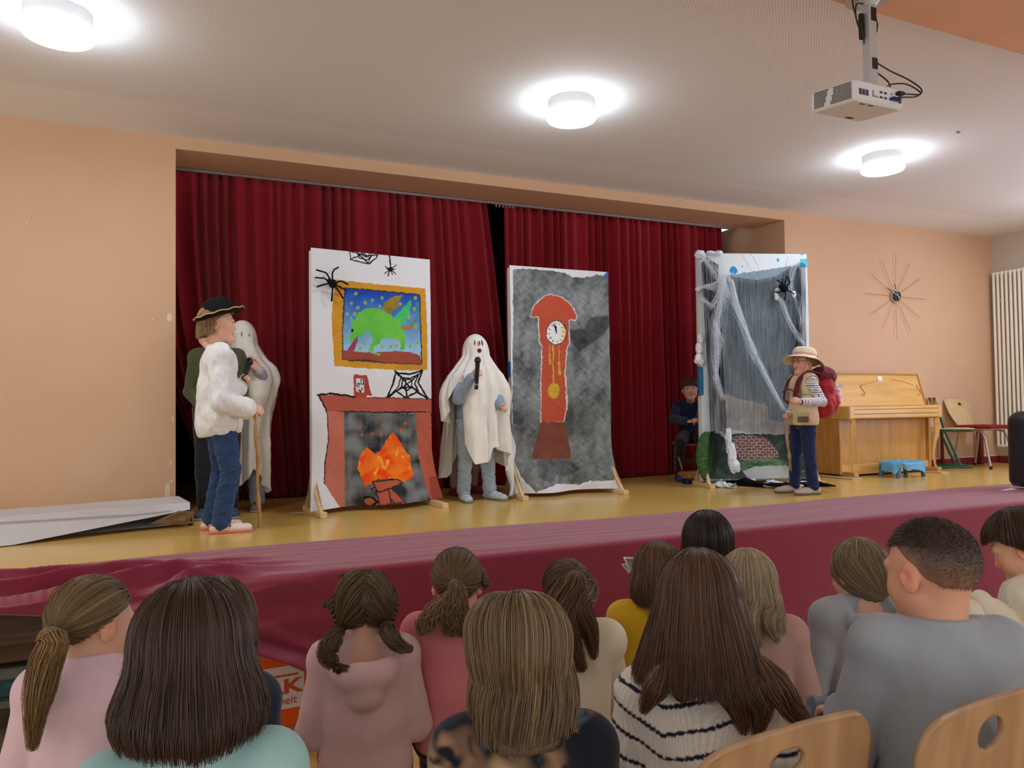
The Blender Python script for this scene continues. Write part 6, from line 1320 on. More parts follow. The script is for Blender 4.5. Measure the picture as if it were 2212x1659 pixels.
scalp_cap(h, lambda u: hb(u), 1.0, -.0040, fade=(176, 130, 108)); short_hair(h, 9000, .008, lambda u: hb(u) - .25, .0006, .35, 1, base=.2); short_hair(h, 2500, .016, lambda u: 1.15, .0008, .3, 2, False, [(52, 40, 34), (78, 62, 50), (60, 50, 44)], .9)
h.out(R_, 'hair', 'short cropped dark hair')
# hands of the boy's neighbour holding a small grey toy
# --- boy at the right edge
f, R_ = aud('boy in profile with dark fringe and cream sweater at the right edge', 2208, 1108, 2.45, -8, -26, 1.38, 1.0, lean=.22, pitch=.0)
f.elb = [f.up(-.15, .14, .12), f.up(.19, .10, .10)]; f.wri = [atD(2085, 1318, 2.30), atD(2110, 1300, 2.40)]
for j in (0, 1): f.hd[j] = f.Rz @ A_(.15 * (1 - 2 * j), .9, .1)
f.body(R_, (222, 170, 136), .0055); garment(f, R_, 'sweater', cloth('cream_sweat', (214, 208, 190)), .0058, .014, neck=-.002, wr=.008, ws=10, seed=27); lower(f, R_)
h = Hair(f, [(48, 34, 26), (72, 52, 38), (98, 74, 52)], 14); hb2 = lambda u: float(np.interp(abs((u + PI) % (2 * PI) - PI), [0, .7, 1.0, 1.5, 1.8, PI], [1.22, 1.25, 1.38, 1.45, 1.95, 2.15])); scalp_cap(h, lambda u: hb2(u) - .08, .8, .001)
L_ = lambda u: float(np.interp(abs((u + PI) % (2 * PI) - PI), [0, .6, 1.0, 1.35, 1.6, 1.95, PI], [-.030, -.026, -.034, -.030, -.004, .035, .05])); h.fall(2600, L_, .008, .0011, 12, lambda u, t: -.012 * t, lift=.018, ragged=.3, sweep=.35, start=.7); h.out(R_, 'hair', 'short dark hair with fringe')

# small grey toy held between two children, with the hand holding it
ty = empty('soft_toy', 'small grey soft toy held between the striped child and the boy', 'soft toy', tuple(atD(1768, 1530, 1.95))); ty['worldkids'] = 1
V = Vol(atD(1768, 1530, 1.95) - .09, atD(1768, 1530, 1.95) + .09, .005); c = atD(1764, 1535, 1.95); V.ell(c, (.035, .03, .028), .02); V.ell(c + A_(.03, 0, .012), (.022, .02, .02), .02); V.ell(c + A_(-.02, 0, .03), (.010, .012, .016), .01); v_, f_ = V.mesh(); v_ = wrinkle(v_, f_, .003, 40, 3)
link('plush_body', npmesh(v_, f_), cloth('toy_plush', (116, 130, 140)), ty); 

# sheets of paper held up by the mustard child
pp = empty('paper_sheets', 'folded white paper sheets held up in front of the stage cloth', 'paper', tuple(atD(1362, 1222, 2.85))); pp['worldkids'] = 1
M_pap = mat('script_paper', (228, 234, 246), .6, .2)
for nm, pl, dd in (('sheet', [(1346, 1203), (1400, 1205), (1398, 1240), (1361, 1236)], 2.84), ('sheet', [(1342, 1218), (1354, 1218), (1375, 1238), (1360, 1243)], 2.86)):
    V, F = thick(np.array([atD(x, y, dd + .01 * i) for i, (x, y) in enumerate(pl)]), np.array([[0, 1, 2, 3]]), .0015); link(nm, npmesh(V, F, False), M_pap, pp)


# foreground chairs -------------------------------------------------
M_ply2 = wood('beech_plywood_back', (160, 126, 92), (184, 148, 110), .38, 1.6, 'Z'); M_edge = M_ply
def fgchair(label, cpx, d, yaw, wd, htop, hole):
    top = cpx; e = empty('plywood_chair', label, 'chair', (top[0], top[1], 0), -math.radians(yaw), 'plywood shell chairs in the foreground')
    V, F = shell(wd, .50, htop, hole=hole, nu=81, nv=81, th=.011, lean=.07, waist=1.0, curve=.02); link('backrest', npmesh(V, F), M_ply2, e)
    V, F = thick(np.array([[x, y, .46 + .02 * (1 - (y / .42)) ** 3 * 1 - .015 * (x / .2) ** 2 * 0] for x in np.linspace(-.2, .2, 9) for y in np.linspace(.0, .42, 9)]), grid(9, 9)[:, ::-1], .011); link('seat', npmesh(V, F), M_ply2, e)
    for s_ in (-1, 1): MB().tube(cablepts([(s_ * .2, .42, .0), (s_ * .19, .34, .40), (s_ * .19, .22, .44), (s_ * .19, .05, .44), (s_ * .20, -.08, .0)], 30), .013, 10).build('leg', M_slv, e, True)
    MB().tube([(-.19, .10, .445), (.19, .10, .445)], .010, 8).build('cross_tube', M_slv, e)
    return e
fgchair('plywood chair with an oval hole behind the striped child, lower right foreground', (.98, 1.11), 1.50, -4, .44, .97, (.02, .905, .044, .026))
fgchair('plywood chair with an oval hole behind the boy in grey, right edge foreground', (1.42, 1.04), 1.36, -4, .44, .97, (.03, .90, .040, .034))

# ================================================================ people on the stage
def pxof(V): q = (np.asarray(V) - CC) @ CM; return np.stack([CX + FPX * q[:, 0] / -q[:, 2], CY - FPX * q[:, 1] / -q[:, 2]], 1), -q[:, 2]
def stander(label, pos, heading, head, hs=1.0, lean=0.0, b=1.0, sw=1.0, yh=0.0, pitch=0.0, ht=None, sit=None, nk=0.0):
    """standing (or seated) figure on the stage whose head centre is at the given point"""
    hips = .68 if sit is None else 0; hz0 = ST if sit is None else sit
    k = (head[2] - hz0 - (.072 + .048 * hs + nk)) / (hips + .385); f = Fig((pos[0], pos[1], 0), heading, 1.35 * k, sit=(ST + .68 * k) if sit is None else sit, build=b, lean=lean, hs=hs, sw=sw, head=(yh, pitch + lean, 0))
    if sit is None:
        for j, sg in ((0, -1), (1, 1)): f.knee[j] = f.L(sg * .078 * k, .012, ST + .37 * k); f.ank[j] = f.L(sg * .088 * k, -.01, ST + .06); f.toe[j] = f.L(sg * .10 * k, .15 * k, ST + .03)
    else:
        for j, sg in ((0, -1), (1, 1)): f.knee[j] = f.L(sg * .10 * k, .33 * k, sit + .02); f.ank[j] = f.L(sg * .11 * k, .34 * k, ST + .06); f.toe[j] = f.L(sg * .12 * k, .48 * k, ST + .03)
    f.head = np.array(head, float); root = person(label, (pos[0], pos[1], ST), 'people on the stage'); return f, root
M_paleshoe = mat('pale_canvas_shoe', (190, 178, 160), .7); M_clog = mat('pink_foam', (238, 218, 206), .5)
def mic(label, a, d, root=None):
    """hand-held microphone: a = grille end, d = direction of the handle"""
    e = empty('microphone', label, 'microphone', tuple(a)); q = Vector(-unit(d)).to_track_quat('Z', 'Y').to_matrix().to_4x4(); M = q
    MB().lathe([(.001, .025), (.016, .020), (.025, .005), (.026, -.012), (.022, -.022), (.019, -.026), (.001, -.026)][::-1], 20, M).build('grille', M_blk, e, True)
    MB().lathe([(.001, -.24), (.014, -.238), (.0155, -.21), (.0165, -.10), (.019, -.03), (.001, -.026)], 20, M).build('handle', mat('microphone_black', (26, 28, 30), .4), e, True); MB().lathe([(.0162, -.205), (.0164, -.19)], 20, M, False).build('band', M_chr, e, True); return e
M_stick = wood('peeled_branch', (176, 128, 78), (206, 160, 104), .6, 5, 'Z')
def stick(label, pts, r, m=None):
    e = empty('walking_stick', label, 'walking stick', tuple(pts[-1])); P = np.array(cablepts([np.array(p) for p in pts], 60)); P[:, 0] += .004 * np.sin(np.linspace(0, 22, 60)); P[:, 1] += .004 * np.cos(np.linspace(0, 17, 60)); P -= np.array(pts[-1])
    rr = r * (1 + .18 * np.sin(np.linspace(0, 31, 60)) + .12 * np.sin(np.linspace(1, 61, 60))); MB().tube(P, rr, 10).build('branch', m or M_stick, e, True)
    MB().tube([P[30], P[30] + A_(.02, -.004, .012)], [r * .8, r * .5], 8).build('knot', m or M_stick, e, True); return e

# --- girl with the black hat
f, R_ = stander('girl in black hat, loose white shirt and jeans standing at the left of the stage', (.31, 5.29), -PI / 2 + .02, atY(472, 702, 5.27), 1.06, sw=1.08, b=1.06, pitch=-.02, yh=-.22, nk=.030)
f.elb = [atY(488, 842, 5.42), atY(478, 868, 5.06)]; f.wri = [atY(517, 836, 5.38), atY(538, 884, 5.12)]
f.hd = [unit(A_(.75, -.2, .6)), unit(A_(1, 0, -.12))]; f.hu = [unit(A_(.5, 1, .1)), A_(0, -.9, .5)]; f.curl = [1.15, 1.15]
f.knee = [f.L(-.07, .02, ST + .40), f.L(.10, .06, ST + .40)]; f.ank = [f.L(-.08, -.04, ST + .06), f.L(.11, .0, ST + .06)]; f.toe = [f.L(-.08, .13, ST + .03), f.L(.12, .18, ST + .03)]
f.body(R_, (232, 184, 158), .005)
CLOTH['white_cotton_shirt'] = mat('white_cotton_shirt', (232, 234, 232), .85, .15, bump=.5, bscale=14, bdist=.014, sheen=.1)
def lapel(V): V.cone(f.neck + f.rt * .05 + A_(0, 0, .0), f.neck + f.fwd * .075 + A_(0, 0, -.045), .012, .010, .01); V.cone(f.neck - f.rt * .05, f.neck + f.fwd * .075 + A_(0, 0, -.045), .012, .010, .01); V.cone(f.neck + f.rt * .045 - f.fwd * .05, f.neck - f.rt * .045 - f.fwd * .05, .012, .012, .01)
garment(f, R_, 'shirt', cloth('white_cotton_shirt', (232, 234, 232)), .0055, .020, hem=atY(470, 938, 5.27)[2], hemtilt=(.10, 0), sleeve=.86, cuff=.018, loose=.026, neck=.0, armk=.03, wr=.013, ws=13, seed=31, extra=lapel)
V = Vol(f.wri[1] - .08, f.wri[1] + .08, .004); c_ = unit(f.wri[1] - f.elb[1]); V.cone(f.wri[1] - c_ * .06, f.wri[1] - c_ * .008, .040, .036, .01); v, q = V.mesh(); link('cuff', npmesh(v, q), cloth('white_cotton_shirt', (0, 0, 0)), R_)
trousers(f, R_, cloth('blue_denim', (44, 70, 108), bs=700, var=.15), 'jeans', .006, .006, .97, ff=.018, wr=.008, seed=32); M_cs = mat('pink_sole', (220, 128, 128), .6)
def clogstrap(ob, heel, d, s_, K, j):
    MB().tube([heel + d * .085 * K + s_ * .034 * math.cos(a) * K - d * .115 * K * math.sin(a) + A_(0, 0, .050) for a in np.linspace(0, PI, 16)], .007, 8, flat=1.6, up=(0, 0, 1)).build('strap', M_cs, ob, True)
    for q in (-1, 1): MB().lathe([(.001, -.004), (.007, 0), (.001, .004)], 10, Matrix.Translation(tuple(heel + d * .085 * K + s_ * q * .040 * K + A_(0, 0, .050))) @ Matrix.Rotation(PI / 2, 4, 'X')).build('rivet', M_blk, ob, True)
shoes(f, R_, M_clog, M_cs, 'clog', 'clog', .95, clogstrap)
h = Hair(f, [(150, 118, 76), (182, 148, 98), (204, 172, 122), (126, 98, 62)], 31); h.scalp(-.001, .8); L_ = straight(-.045, .085, .105, 1.35, 1.6); fl = lambda u, t: .006 * t; h.hull(L_, .002, fl); h.fall(1500, L_, .005, .0014, 14, fl, ragged=.15, curl=.002); h.out(R_, 'hair', 'straw blond hair')
for s_g in (-1, 1):
    L_ = [f.neck - f.fwd * .062 + A_(0, 0, .022), f.neck + f.rt * s_g * .056 - f.fwd * .02 + A_(0, 0, .016), f.neck + f.rt * s_g * .050 + f.fwd * .045 + A_(0, 0, -.006), f.neck + f.rt * s_g * .030 + f.fwd * .092 + A_(0, 0, -.045)]
    MB().tube(cablepts(L_, 24), .020, 10, flat=.34, up=(0, 0, 1)).build('collar', cloth('white_cotton_shirt', (0, 0, 0)), R_, True)
ht_ = empty('hat', 'black round hat with gold-trimmed upturned brim on the girl in white', 'hat', tuple(f.head + A_(.01, 0, .052))); M_felt = mat('black_felt', (20, 22, 24), .85, .2, bump=.3, bscale=200, bdist=.002)
Mh = Matrix.Rotation(-.30, 4, 'Y'); pr = [(.001, .128), (.05, .125), (.078, .108), (.092, .07), (.098, .02), (.100, .004), (.125, .0), (.148, .006), (.160, .022), (.158, .026), (.146, .012), (.124, .006), (.092, .008), (.001, .012)]
MB().lathe(pr[::-1], 48, Mh).build('crown', M_felt, ht_, True); rb = MB(); rb.tube([(.161 * math.cos(a), .161 * math.sin(a), .024 + .003 * math.sin(11 * a)) for a in np.linspace(0, 2 * PI, 90)], .0045, 6); ob = rb.build('gold_trim', mat('gold_braid', (206, 170, 96), .5, .5, .2, bump=1, bscale=160, bdist=.004), ht_, True); ob.matrix_local = Mh
mc = mic('black microphone held up by the girl in the black hat', atY(539, 780, 5.36), atY(527, 818, 5.36) - atY(539, 780, 5.36))
stick('pale knotty walking stick held by the girl in the black hat', [atY(546, 872, 5.13), atY(550, 905, 5.14), atY(556, 1000, 5.20), atZ(560, 1139, ST)], .0105)

# --- draped ghost sheets
M_ghost = mat('ghost_cotton', (255, 255, 255), .85, .12, bump=.25, bscale=120, attr='col', bdist=.002)
def drape(f, root, rad, hem, folds=9, amp=.014, seed=0, bulges=(), holes=(), top=.135, tint=(236, 235, 230)):
    """sheet hanging from the head: rad = [(height above head centre, half width, half depth)], hem(u) = height of the edge"""
    nu, nv = 300, 150; r = np.random.default_rng(seed); hc = f.head; up_ = np.array([q[0] for q in rad])[::-1]; rw = np.array([q[1] for q in rad])[::-1]; rd = np.array([q[2] for q in rad])[::-1]
    u = np.linspace(0, 2 * PI, nu, endpoint=False); ph = np.cumsum(1 + .45 * np.sin(3 * u + seed) + .3 * np.sin(5 * u + 2)); ph = ph / ph[-1] * 2 * PI * folds; V = np.zeros((nu, nv, 3))
    for i in range(nu):
        zt, zb = hc[2] + top, hem(u[i]); t = np.linspace(0, 1, nv); z = zt + (zb - zt) * (t * .75 + .25 * t ** 2) if 0 else zt + (zb - zt) * t ** 1.25; dz = z - hc[2]
        # rounded top of the head
        w = np.interp(dz, up_, rw); d = np.interp(dz, up_, rd); k_ = np.clip((top - dz) / top, 0, 1); cap_ = np.sqrt(np.clip(1 - (1 - k_) ** 2, 0, 1)); w = np.where(dz > 0, w * cap_, w); d = np.where(dz > 0, d * cap_, d)
        g = np.clip(-(dz - .02) / .7, 0, 1.2); a = 1 + 0 * g; fo = amp * g ** .8 * (np.sin(ph[i]) + .4 * np.sin(2 * ph[i] + 1 + 2 * g) + .5 * np.sin(ph[i] * .5 + 2 * g))
        x = np.sin(u[i]) * (w + fo * 1.6); y = np.cos(u[i]) * (d + fo * 1.6)
        for (ub, zc, wu, wz, out) in bulges:
            du = (u[i] - ub + PI) % (2 * PI) - PI; bb = out * np.exp(-(du / wu) ** 2) * np.exp(-((z - zc) / wz) ** 2); x = x + np.sin(u[i]) * bb; y = y + np.cos(u[i]) * bb
        V[i, :, 0] = x; V[i, :, 1] = y; V[i, :, 2] = z
    P = V.reshape(-1, 3); W = np.stack([P[:, 0], P[:, 1]], 1) @ np.array([[f.rt[0], f.rt[1]], [f.fwd[0], f.fwd[1]]]); W = np.concatenate([W + f.o[:2] + (hc[:2] - f.o[:2]) * np.clip((P[:, 2:3] - ST) / (hc[2] - ST), 0, 1), P[:, 2:3]], 1)
    F = grid(nu, nv, True)[:, ::-1]; W = W + vnorm(W, F) * (.010 * noise3(W * A_(1, 1, .5), 11, seed, 3) * np.clip((hc[2] + .05 - W[:, 2]) * 6, 0, 1))[:, None]
    col = np.tile(np.array(lin(tint)), (len(W), 1)); px, dp = pxof(W); near = dp < pxof(hc[None])[1][0] + .02
    for (x, y, rx, ry, c, rot) in holes:
        a = px - A_(x, y); a = np.stack([a[:, 0] * math.cos(rot) + a[:, 1] * math.sin(rot), -a[:, 0] * math.sin(rot) + a[:, 1] * math.cos(rot)], 1); m = ((a[:, 0] / rx) ** 2 + (a[:, 1] / ry) ** 2 < 1) & near; col[m] = lin(c)
    return sheet('ghost_sheet', W, F, .003, M_ghost, root, col)
def hemf(ctrl):
    a = np.array([c[0] for c in ctrl]); z = np.array([c[1] for c in ctrl]); return lambda u: float(np.interp((u + PI) % (2 * PI) - PI, a, z))
# centre ghost
f, R_ = stander('ghost in white sheet holding a microphone between the fireplace and clock backdrops', (2.352, 5.96), PI - .08, atY(1027, 757, 5.95), 1.0, sw=.80)
zy = lambda y, Y=5.88: float(atY(1030, y, Y)[2])
f.elb = [atY(1076, 850, 5.92), atY(990, 862, 5.80)]; f.wri = [atY(1081, 878, 5.74), atY(1020, 812, 5.66)]; f.hd = [unit(A_(.3, -.8, -.15)), unit(A_(.75, -.15, .35))]; f.hu = [unit(A_(.9, .2, .4)), unit(A_(-.1, -1, .3))]; f.curl = [.9, 1.15]
f.ank = [f.L(-.13, 0, ST + .06), f.L(.10, 0, ST + .06)]; f.toe = [f.L(-.19, .14, ST + .03), f.L(.11, .16, ST + .03)]; f.knee = [f.L(-.10, .02, ST + .40), f.L(.085, .02, ST + .40)]
f.body(R_, (228, 182, 156), .005); garment(f, R_, 'sweatshirt', cloth('light_blue_fleece', (142, 158, 182)), .006, .010, hem=zy(918), sleeve=.93, wr=.006, seed=41); trousers(f, R_, cloth('pale_denim', (156, 172, 186), bs=600, var=.1), 'jeans', .006, .006, .95, ff=.016, wr=.007, seed=42, top=zy(905))
M_vel = mat('light_strap', (210, 220, 226), .6)
def straps(ob, heel, d, s_, K, j):
    for q in range(3): c = heel + d * (.10 + .025 * q) * K; MB().tube([c + s_ * (.038 * math.cos(a)) + A_(0, 0, .018 + (.052 - .006 * q) * math.sin(a)) for a in np.linspace(.1, PI - .1, 12)], .006, 6).build('strap', (M_vel, mat('navy_strap', (36, 44, 64), .6))[q == 1], ob, True)
shoes(f, R_, mat('pale_blue_sneaker', (176, 196, 204), .6), mat('taupe_sole', (128, 118, 104), .7), 'shoe', 'sneaker', 1.05, straps)
drape(f, R_, [(.135, .10, .11), (.05, .103, .125), (-.05, .110, .130), (-.13, .170, .145), (-.21, .225, .165), (-.32, .250, .18), (-.48, .268, .19), (-.70, .262, .20), (-.9, .27, .215), (-1.3, .31, .24)],
      hemf([(-PI, zy(985)), (-2.2, zy(1000)), (-1.6, zy(1012)), (-1.27, zy(1022)), (-1.0, zy(985)), (-.7, zy(965)), (-.32, zy(966)), (-.27, zy(996)), (.25, zy(1000)), (.45, zy(975)), (.60, zy(955)), (.68, zy(832)), (.85, zy(826)), (1.05, zy(858)), (1.30, zy(905)), (1.72, zy(915)), (1.82, zy(970)), (2.05, zy(1035)), (2.35, zy(1035)), (2.8, zy(985)), (PI, zy(985))]),
      10, .020, 4, bulges=[(1.35, zy(850), .45, .13, .045), (-1.25, zy(850), .4, .14, .035), (.75, zy(812), .35, .06, .035)],
      holes=[(1025.5, 741, 1.6, 6, (96, 84, 78), -.05), (1033, 744, 3.4, 5.5, (206, 160, 140), -.25), (1035.5, 741, 1.5, 5, (70, 52, 50), -.3), (1041, 741, 1.8, 7, (92, 74, 70), -.2), (1035, 757.5, 4.4, 5.2, (92, 34, 44), .1)])
mic('black microphone held before the mouth of the centre ghost', atY(1032, 777, 5.60), atY(1030, 818, 5.63) - atY(1032, 777, 5.60))
MB().box((0, 0, 0), (.001, .001, .001))
# child hidden behind the centre ghost
f, R_ = stander('child in pink clogs standing hidden behind the centre ghost', (2.44, 6.42), PI + .3, (2.47, 6.40, ST + 1.10), .95, sw=.9)
f.elb = [f.L(-.20, .0, 1.45), f.L(.20, .0, 1.45)]; f.wri = [f.L(-.16, .12, 1.42), f.L(.22, .08, 1.34)]; f.ank = [f.L(-.10, 0, ST + .06), f.L(.13, .0, ST + .06)]; f.knee = [f.L(-.09, .02, ST + .3), f.L(.12, .0, ST + .3)]; f.toe = [f.L(-.11, .14, ST + .03), f.L(.15, .14, ST + .03)]
f.body(R_, SKIN, .007); garment(f, R_, 'sweater', cloth('brown_knit', (70, 48, 42)), .008, .010, seed=44); trousers(f, R_, cloth('beige_leggings', (166, 146, 140)), 'leggings', .007, .002, .9, wr=.003); shoes(f, R_, mat('magenta_foam', (150, 44, 80), .5), mat('magenta_sole', (120, 36, 66), .6), 'clog', 'clog', 1.0)
h = Hair(f, [(70, 50, 38), (90, 66, 50)], 41); h.scalp(); h.fall(500, straight(-.04, .05, .08), .006, .0015, 10); h.out(R_)
tag(MB().tube([tuple(atY(972, 886, 6.25)), tuple(atY(958, 922, 6.25))], .022, 12).build('torch', mat('dark_amber_plastic', (96, 54, 24), .4, var=.6, vscale=30), None, True), 'dark and amber torch held beside the centre ghost sheet', 'torch')
# left ghost
f, R_ = stander('ghost in white sheet standing behind the girl in the black hat', (.545, 6.28), PI - .25, atY(524, 730, 6.25), 1.0, sw=.76)
zy = lambda y, Y=6.2: float(atY(540, y, Y)[2])
f.elb = [atY(574, 835, 6.20), atY(512, 835, 6.15)]; f.wri = [atY(560, 800, 6.03), atY(522, 798, 6.03)]; f.hd = [unit(A_(-.6, -.2, .6)), unit(A_(.5, -.2, .6))]; f.hu = [A_(.2, -1, .2), A_(-.2, -1, .2)]
f.body(R_, (222, 174, 150), .0055); garment(f, R_, 'sweatshirt', cloth('pale_grey_fleece', (176, 178, 190)), .007, .010, sleeve=.93, wr=.006, seed=46); trousers(f, R_, cloth('pale_denim', (156, 172, 186)), 'jeans', .007, .006, .95, ff=.016, seed=47); shoes(f, R_, mat('taupe_shoe', (120, 104, 90), .7), M_sole)
drape(f, R_, [(.135, .098, .11), (.05, .102, .125), (-.05, .108, .130), (-.15, .150, .145), (-.24, .195, .165), (-.45, .225, .18), (-.58, .185, .16), (-.75, .165, .17), (-1.1, .165, .19), (-1.4, .18, .20)],
      hemf([(-PI, zy(1020)), (-2.0, zy(1040)), (-1.5, zy(1068)), (-1.1, zy(1035)), (-.6, zy(1010)), (-.2, zy(1042)), (.2, zy(1050)), (.7, zy(1075)), (1.1, zy(1050)), (1.8, zy(1030)), (PI, zy(1020))]),
      9, .018, 7, bulges=[(-1.35, zy(815), .5, .13, .075), (.0, zy(812), .7, .03, -.015)], holes=[(522, 722, 1.4, 6, (110, 96, 88), 0), (538, 724, 1.2, 4, (120, 108, 98), -.3)])
# person in olive behind them
f, R_ = stander('person in olive green top mostly hidden behind the girl in the black hat', (.34, 6.0), PI - .1, atY(450, 722, 6.0), .98, sw=.92)
f.elb = [f.up(-.14, -.01, .12), f.up(.155, .0, .12)]; f.wri = [f.up(-.10, .10, -.03), f.up(.06, .14, -.0)]
f.body(R_, SKIN, .007); garment(f, R_, 'jacket', cloth('olive_cotton', (74, 80, 52)), .007, .014, seed=48, wr=.006); trousers(f, R_, cloth('black_cotton', (30, 32, 40)), 'trousers', .008, .006); shoes(f, R_, mat('grey_blue_shoe', (56, 72, 92), .6), M_sole)
h = Hair(f, [(44, 34, 30), (60, 48, 40)], 42); h.scalp(); h.fall(600, straight(-.03, .02, .05), .006, .0014, 10); h.out(R_)
stick('thin dark stick standing between the girl in the hat and the left ghost', [atY(489, 930, 5.75), atY(490, 1010, 5.75), atZ(493, 1112, ST)], .009, mat('dark_wood', (58, 38, 28), .6))
tag(MB().box((-.05, -.012, 0), (.05, .012, .0015), 0, Matrix.Translation(tuple(atZ(640, 1108, ST)))).build('paper_scrap', mat('scrap_white', (226, 222, 214), .7), None), 'tiny white scrap lying on the stage floor left of the fireplace', 'paper')

# --- seated boy behind the cobweb backdrop
f, R_ = stander('boy in dark navy hoodie sitting half hidden behind the cobweb backdrop', (4.98, 6.48), 2.60, atY(1491, 843, 6.42), 1.0, sit=ST + .45, sw=1.05, lean=-.02, yh=-.1, pitch=-.05)
f.elb = [atY(1512, 905, 6.20), atY(1452, 905, 6.45)]; f.wri = [atY(1507, 907, 6.05), atY(1483, 910, 6.10)]; f.hd = [unit(A_(-.6, -.5, .1)), unit(A_(.7, -.4, 0))]; f.hu = [A_(0, -.5, 1), A_(0, -.5, 1)]; f.curl = [.8, .8]
f.knee = [atY(1522, 955, 6.15), atY(1470, 958, 6.20)]; f.ank = [atY(1518, 1020, 6.35), atY(1465, 1012, 6.42)]; 
for j in (0, 1): f.ank[j][2] = ST + .06; f.toe[j] = f.ank[j] + f.fwd * .14 + A_(0, 0, -.03)
f.body(R_, (214, 162, 136), .005); garment(f, R_, 'hoodie', cloth('navy_fleece', (30, 36, 66)), .0055, .012, neck=-.01, wr=.006, seed=51, collar=False, extra=lambda V: [V.cone(f.neck - f.rt * .05, f.neck + f.fwd * .06 + A_(0, 0, -.05), .026, .022, .02), V.cone(f.neck + f.rt * .05, f.neck + f.fwd * .06 + A_(0, 0, -.05), .026, .022, .02), V.cone(f.neck - f.rt * .05, f.neck + f.rt * .05, .03, .03, .02)])
def trk(v): c = np.tile(np.array(lin((26, 28, 36))), (len(v), 1)); px, dp = pxof(v); a = px - A_(1468, 995); m = (np.abs(a[:, 0] - (a[:, 1]) * .30) < 1.6) & (np.abs(a[:, 1] - 10) < 18); c[m] = lin((190, 180, 110)); return c
trousers(f, R_, cloth('track_bottoms', (26, 28, 36), attr='col'), 'track_bottoms', .005, .006, .95, col=trk); shoes(f, R_, mat('blue_foam', (52, 66, 140), .5), mat('blue_sole', (40, 50, 110), .6), 'clog', 'clog', 1.0)
h = Hair(f, [(62, 42, 32), (86, 60, 44), (108, 78, 58)], 43); h.scalp(.0); L_ = lambda u: float(np.interp(abs((u + PI) % (2 * PI) - PI), [0, .6, 1.0, 1.5, PI], [-.016, -.014, -.01, .015, .04])); h.hull(L_, .004); h.fall(1500, L_, .008, .0014, 12, lift=.012, sweep=-.15); h.out(R_, 'hair', 'brown fringe')
sc_ = empty('small_chair', 'small wooden chair under the boy behind the cobweb backdrop', 'chair', (5.02, 6.52, ST), 2.60); M_pl = wood('small_chair_wood', (160, 110, 70), (186, 134, 88), .5)
MB().box((-.19, -.19, .35), (.19, .19, .375), .006).build('seat', M_pl, sc_)
for x in (-.17, .14): MB().box((x, -.18, 0), (x + .03, .18, .35), .004).build('side_frame', M_pl, sc_)
MB().box((-.14, -.14, .14), (.14, -.12, .20), .003).build('stretcher', M_pl, sc_)
tag(MB().box((-.14, -.10, 0), (.14, .10, .10), .01, Matrix.Translation(tuple(atY(1500, 1030, 6.28) * A_(1, 1, 0) + A_(0, 0, ST)))).build('wooden_block', wood('block_wood', (170, 110, 50), (196, 134, 70), .5), None), 'orange-brown wooden block on the floor below the seated boy', 'block')
tag(MB().box((-.05, -.05, 0), (.05, .05, .05), .01, Matrix.Translation(tuple(atZ(1487, 1045, ST)))).build('dark_box', mat('dark_blue_box', (28, 28, 52), .5), None), 'small dark blue box beside the foot of the cobweb backdrop', 'box')

# --- explorer girl
f, R_ = stander('girl in cream bucket hat, striped shirt and vest at the right of the stage', (4.985, 4.94), 1.32, atY(1737, 783, 4.94), .98, sw=.98, yh=.10, pitch=-.03)
f.elb = [atY(1776, 868, 4.74), atY(1722, 868, 5.14)]; f.wri = [atY(1731, 868, 4.70), atY(1703, 893, 4.99)]; f.hd = [unit(A_(-.8, .35, .15)), unit(A_(-.7, -.2, -.1))]; f.hu = [A_(-.2, -.9, .4), A_(0, .3, 1)]; f.curl = [1.1, 1.2]
f.knee = [f.L(-.08, .0, ST + .37), f.L(.09, .02, ST + .37)]; f.ank = [f.L(-.085, -.03, ST + .06), f.L(.10, .04, ST + .06)]; f.toe = [f.L(-.09, .12, ST + .03), f.L(.10, .19, ST + .03)]
f.body(R_, (220, 164, 140), .005)
def shirt_stripes(v):
    c = np.tile(np.array(lin((226, 226, 228))), (len(v), 1)); s_ = v[:, 2] * 1.0
    for j in (0, 1):
        a = f.wri[j] - f.elb[j]; L = np.linalg.norm(a); t = (v - f.elb[j]) @ (a / L); d = np.linalg.norm(v - f.elb[j] - np.clip(t, 0, L)[:, None] * (a / L), axis=1); m = (d < .062) & (t > .01); s_ = np.where(m, t, s_)
    c[(s_ / .0185) % 1 < .32] = lin((44, 48, 66)); return c
zy = lambda y: float(atY(1740, y, 4.94)[2])
garment(f, R_, 'striped_shirt', cloth('striped_jersey', (255, 255, 255), attr='col'), .0040, .006, hem=zy(925), sleeve=.92, wr=.004, seed=61, col=shirt_stripes)
M_vest = cloth('beige_vest', (218, 196, 156), bs=200, var=.08)
garment(f, R_, 'vest', M_vest, .005, .018, hem=zy(917), arms=False, loose=.012, wr=.006, ws=12, seed=62, neck=-.03, collar=False, extra=lambda V: [V.cone(f.sh[j] + (f.sh[j] - f.neck) * .35, f.elb[j] + (f.sh[j] - f.neck) * .35, .066, .060, .006, None, 'cut') for j in (0, 1)])
def patch(c, w, hgt, m, name, out=.012, r=.012):
    c = np.array(c); n = unit(c - (f.waist * .5 + f.chest * .5)) * A_(1, 1, 0); n = unit(n); t = np.cross(A_(0, 0, 1), n); M = Matrix([list(A_(t[i], n[i], (0, 0, 1)[i])) + [c[i]] for i in range(3)] + [[0, 0, 0, 1]])
    return MB().box((-w / 2, -.01, -hgt / 2), (w / 2, out, hgt / 2), r * .6, M).build(name, m, R_)
sfc = lambda x, y, d=4.80: atY(x, y, d)
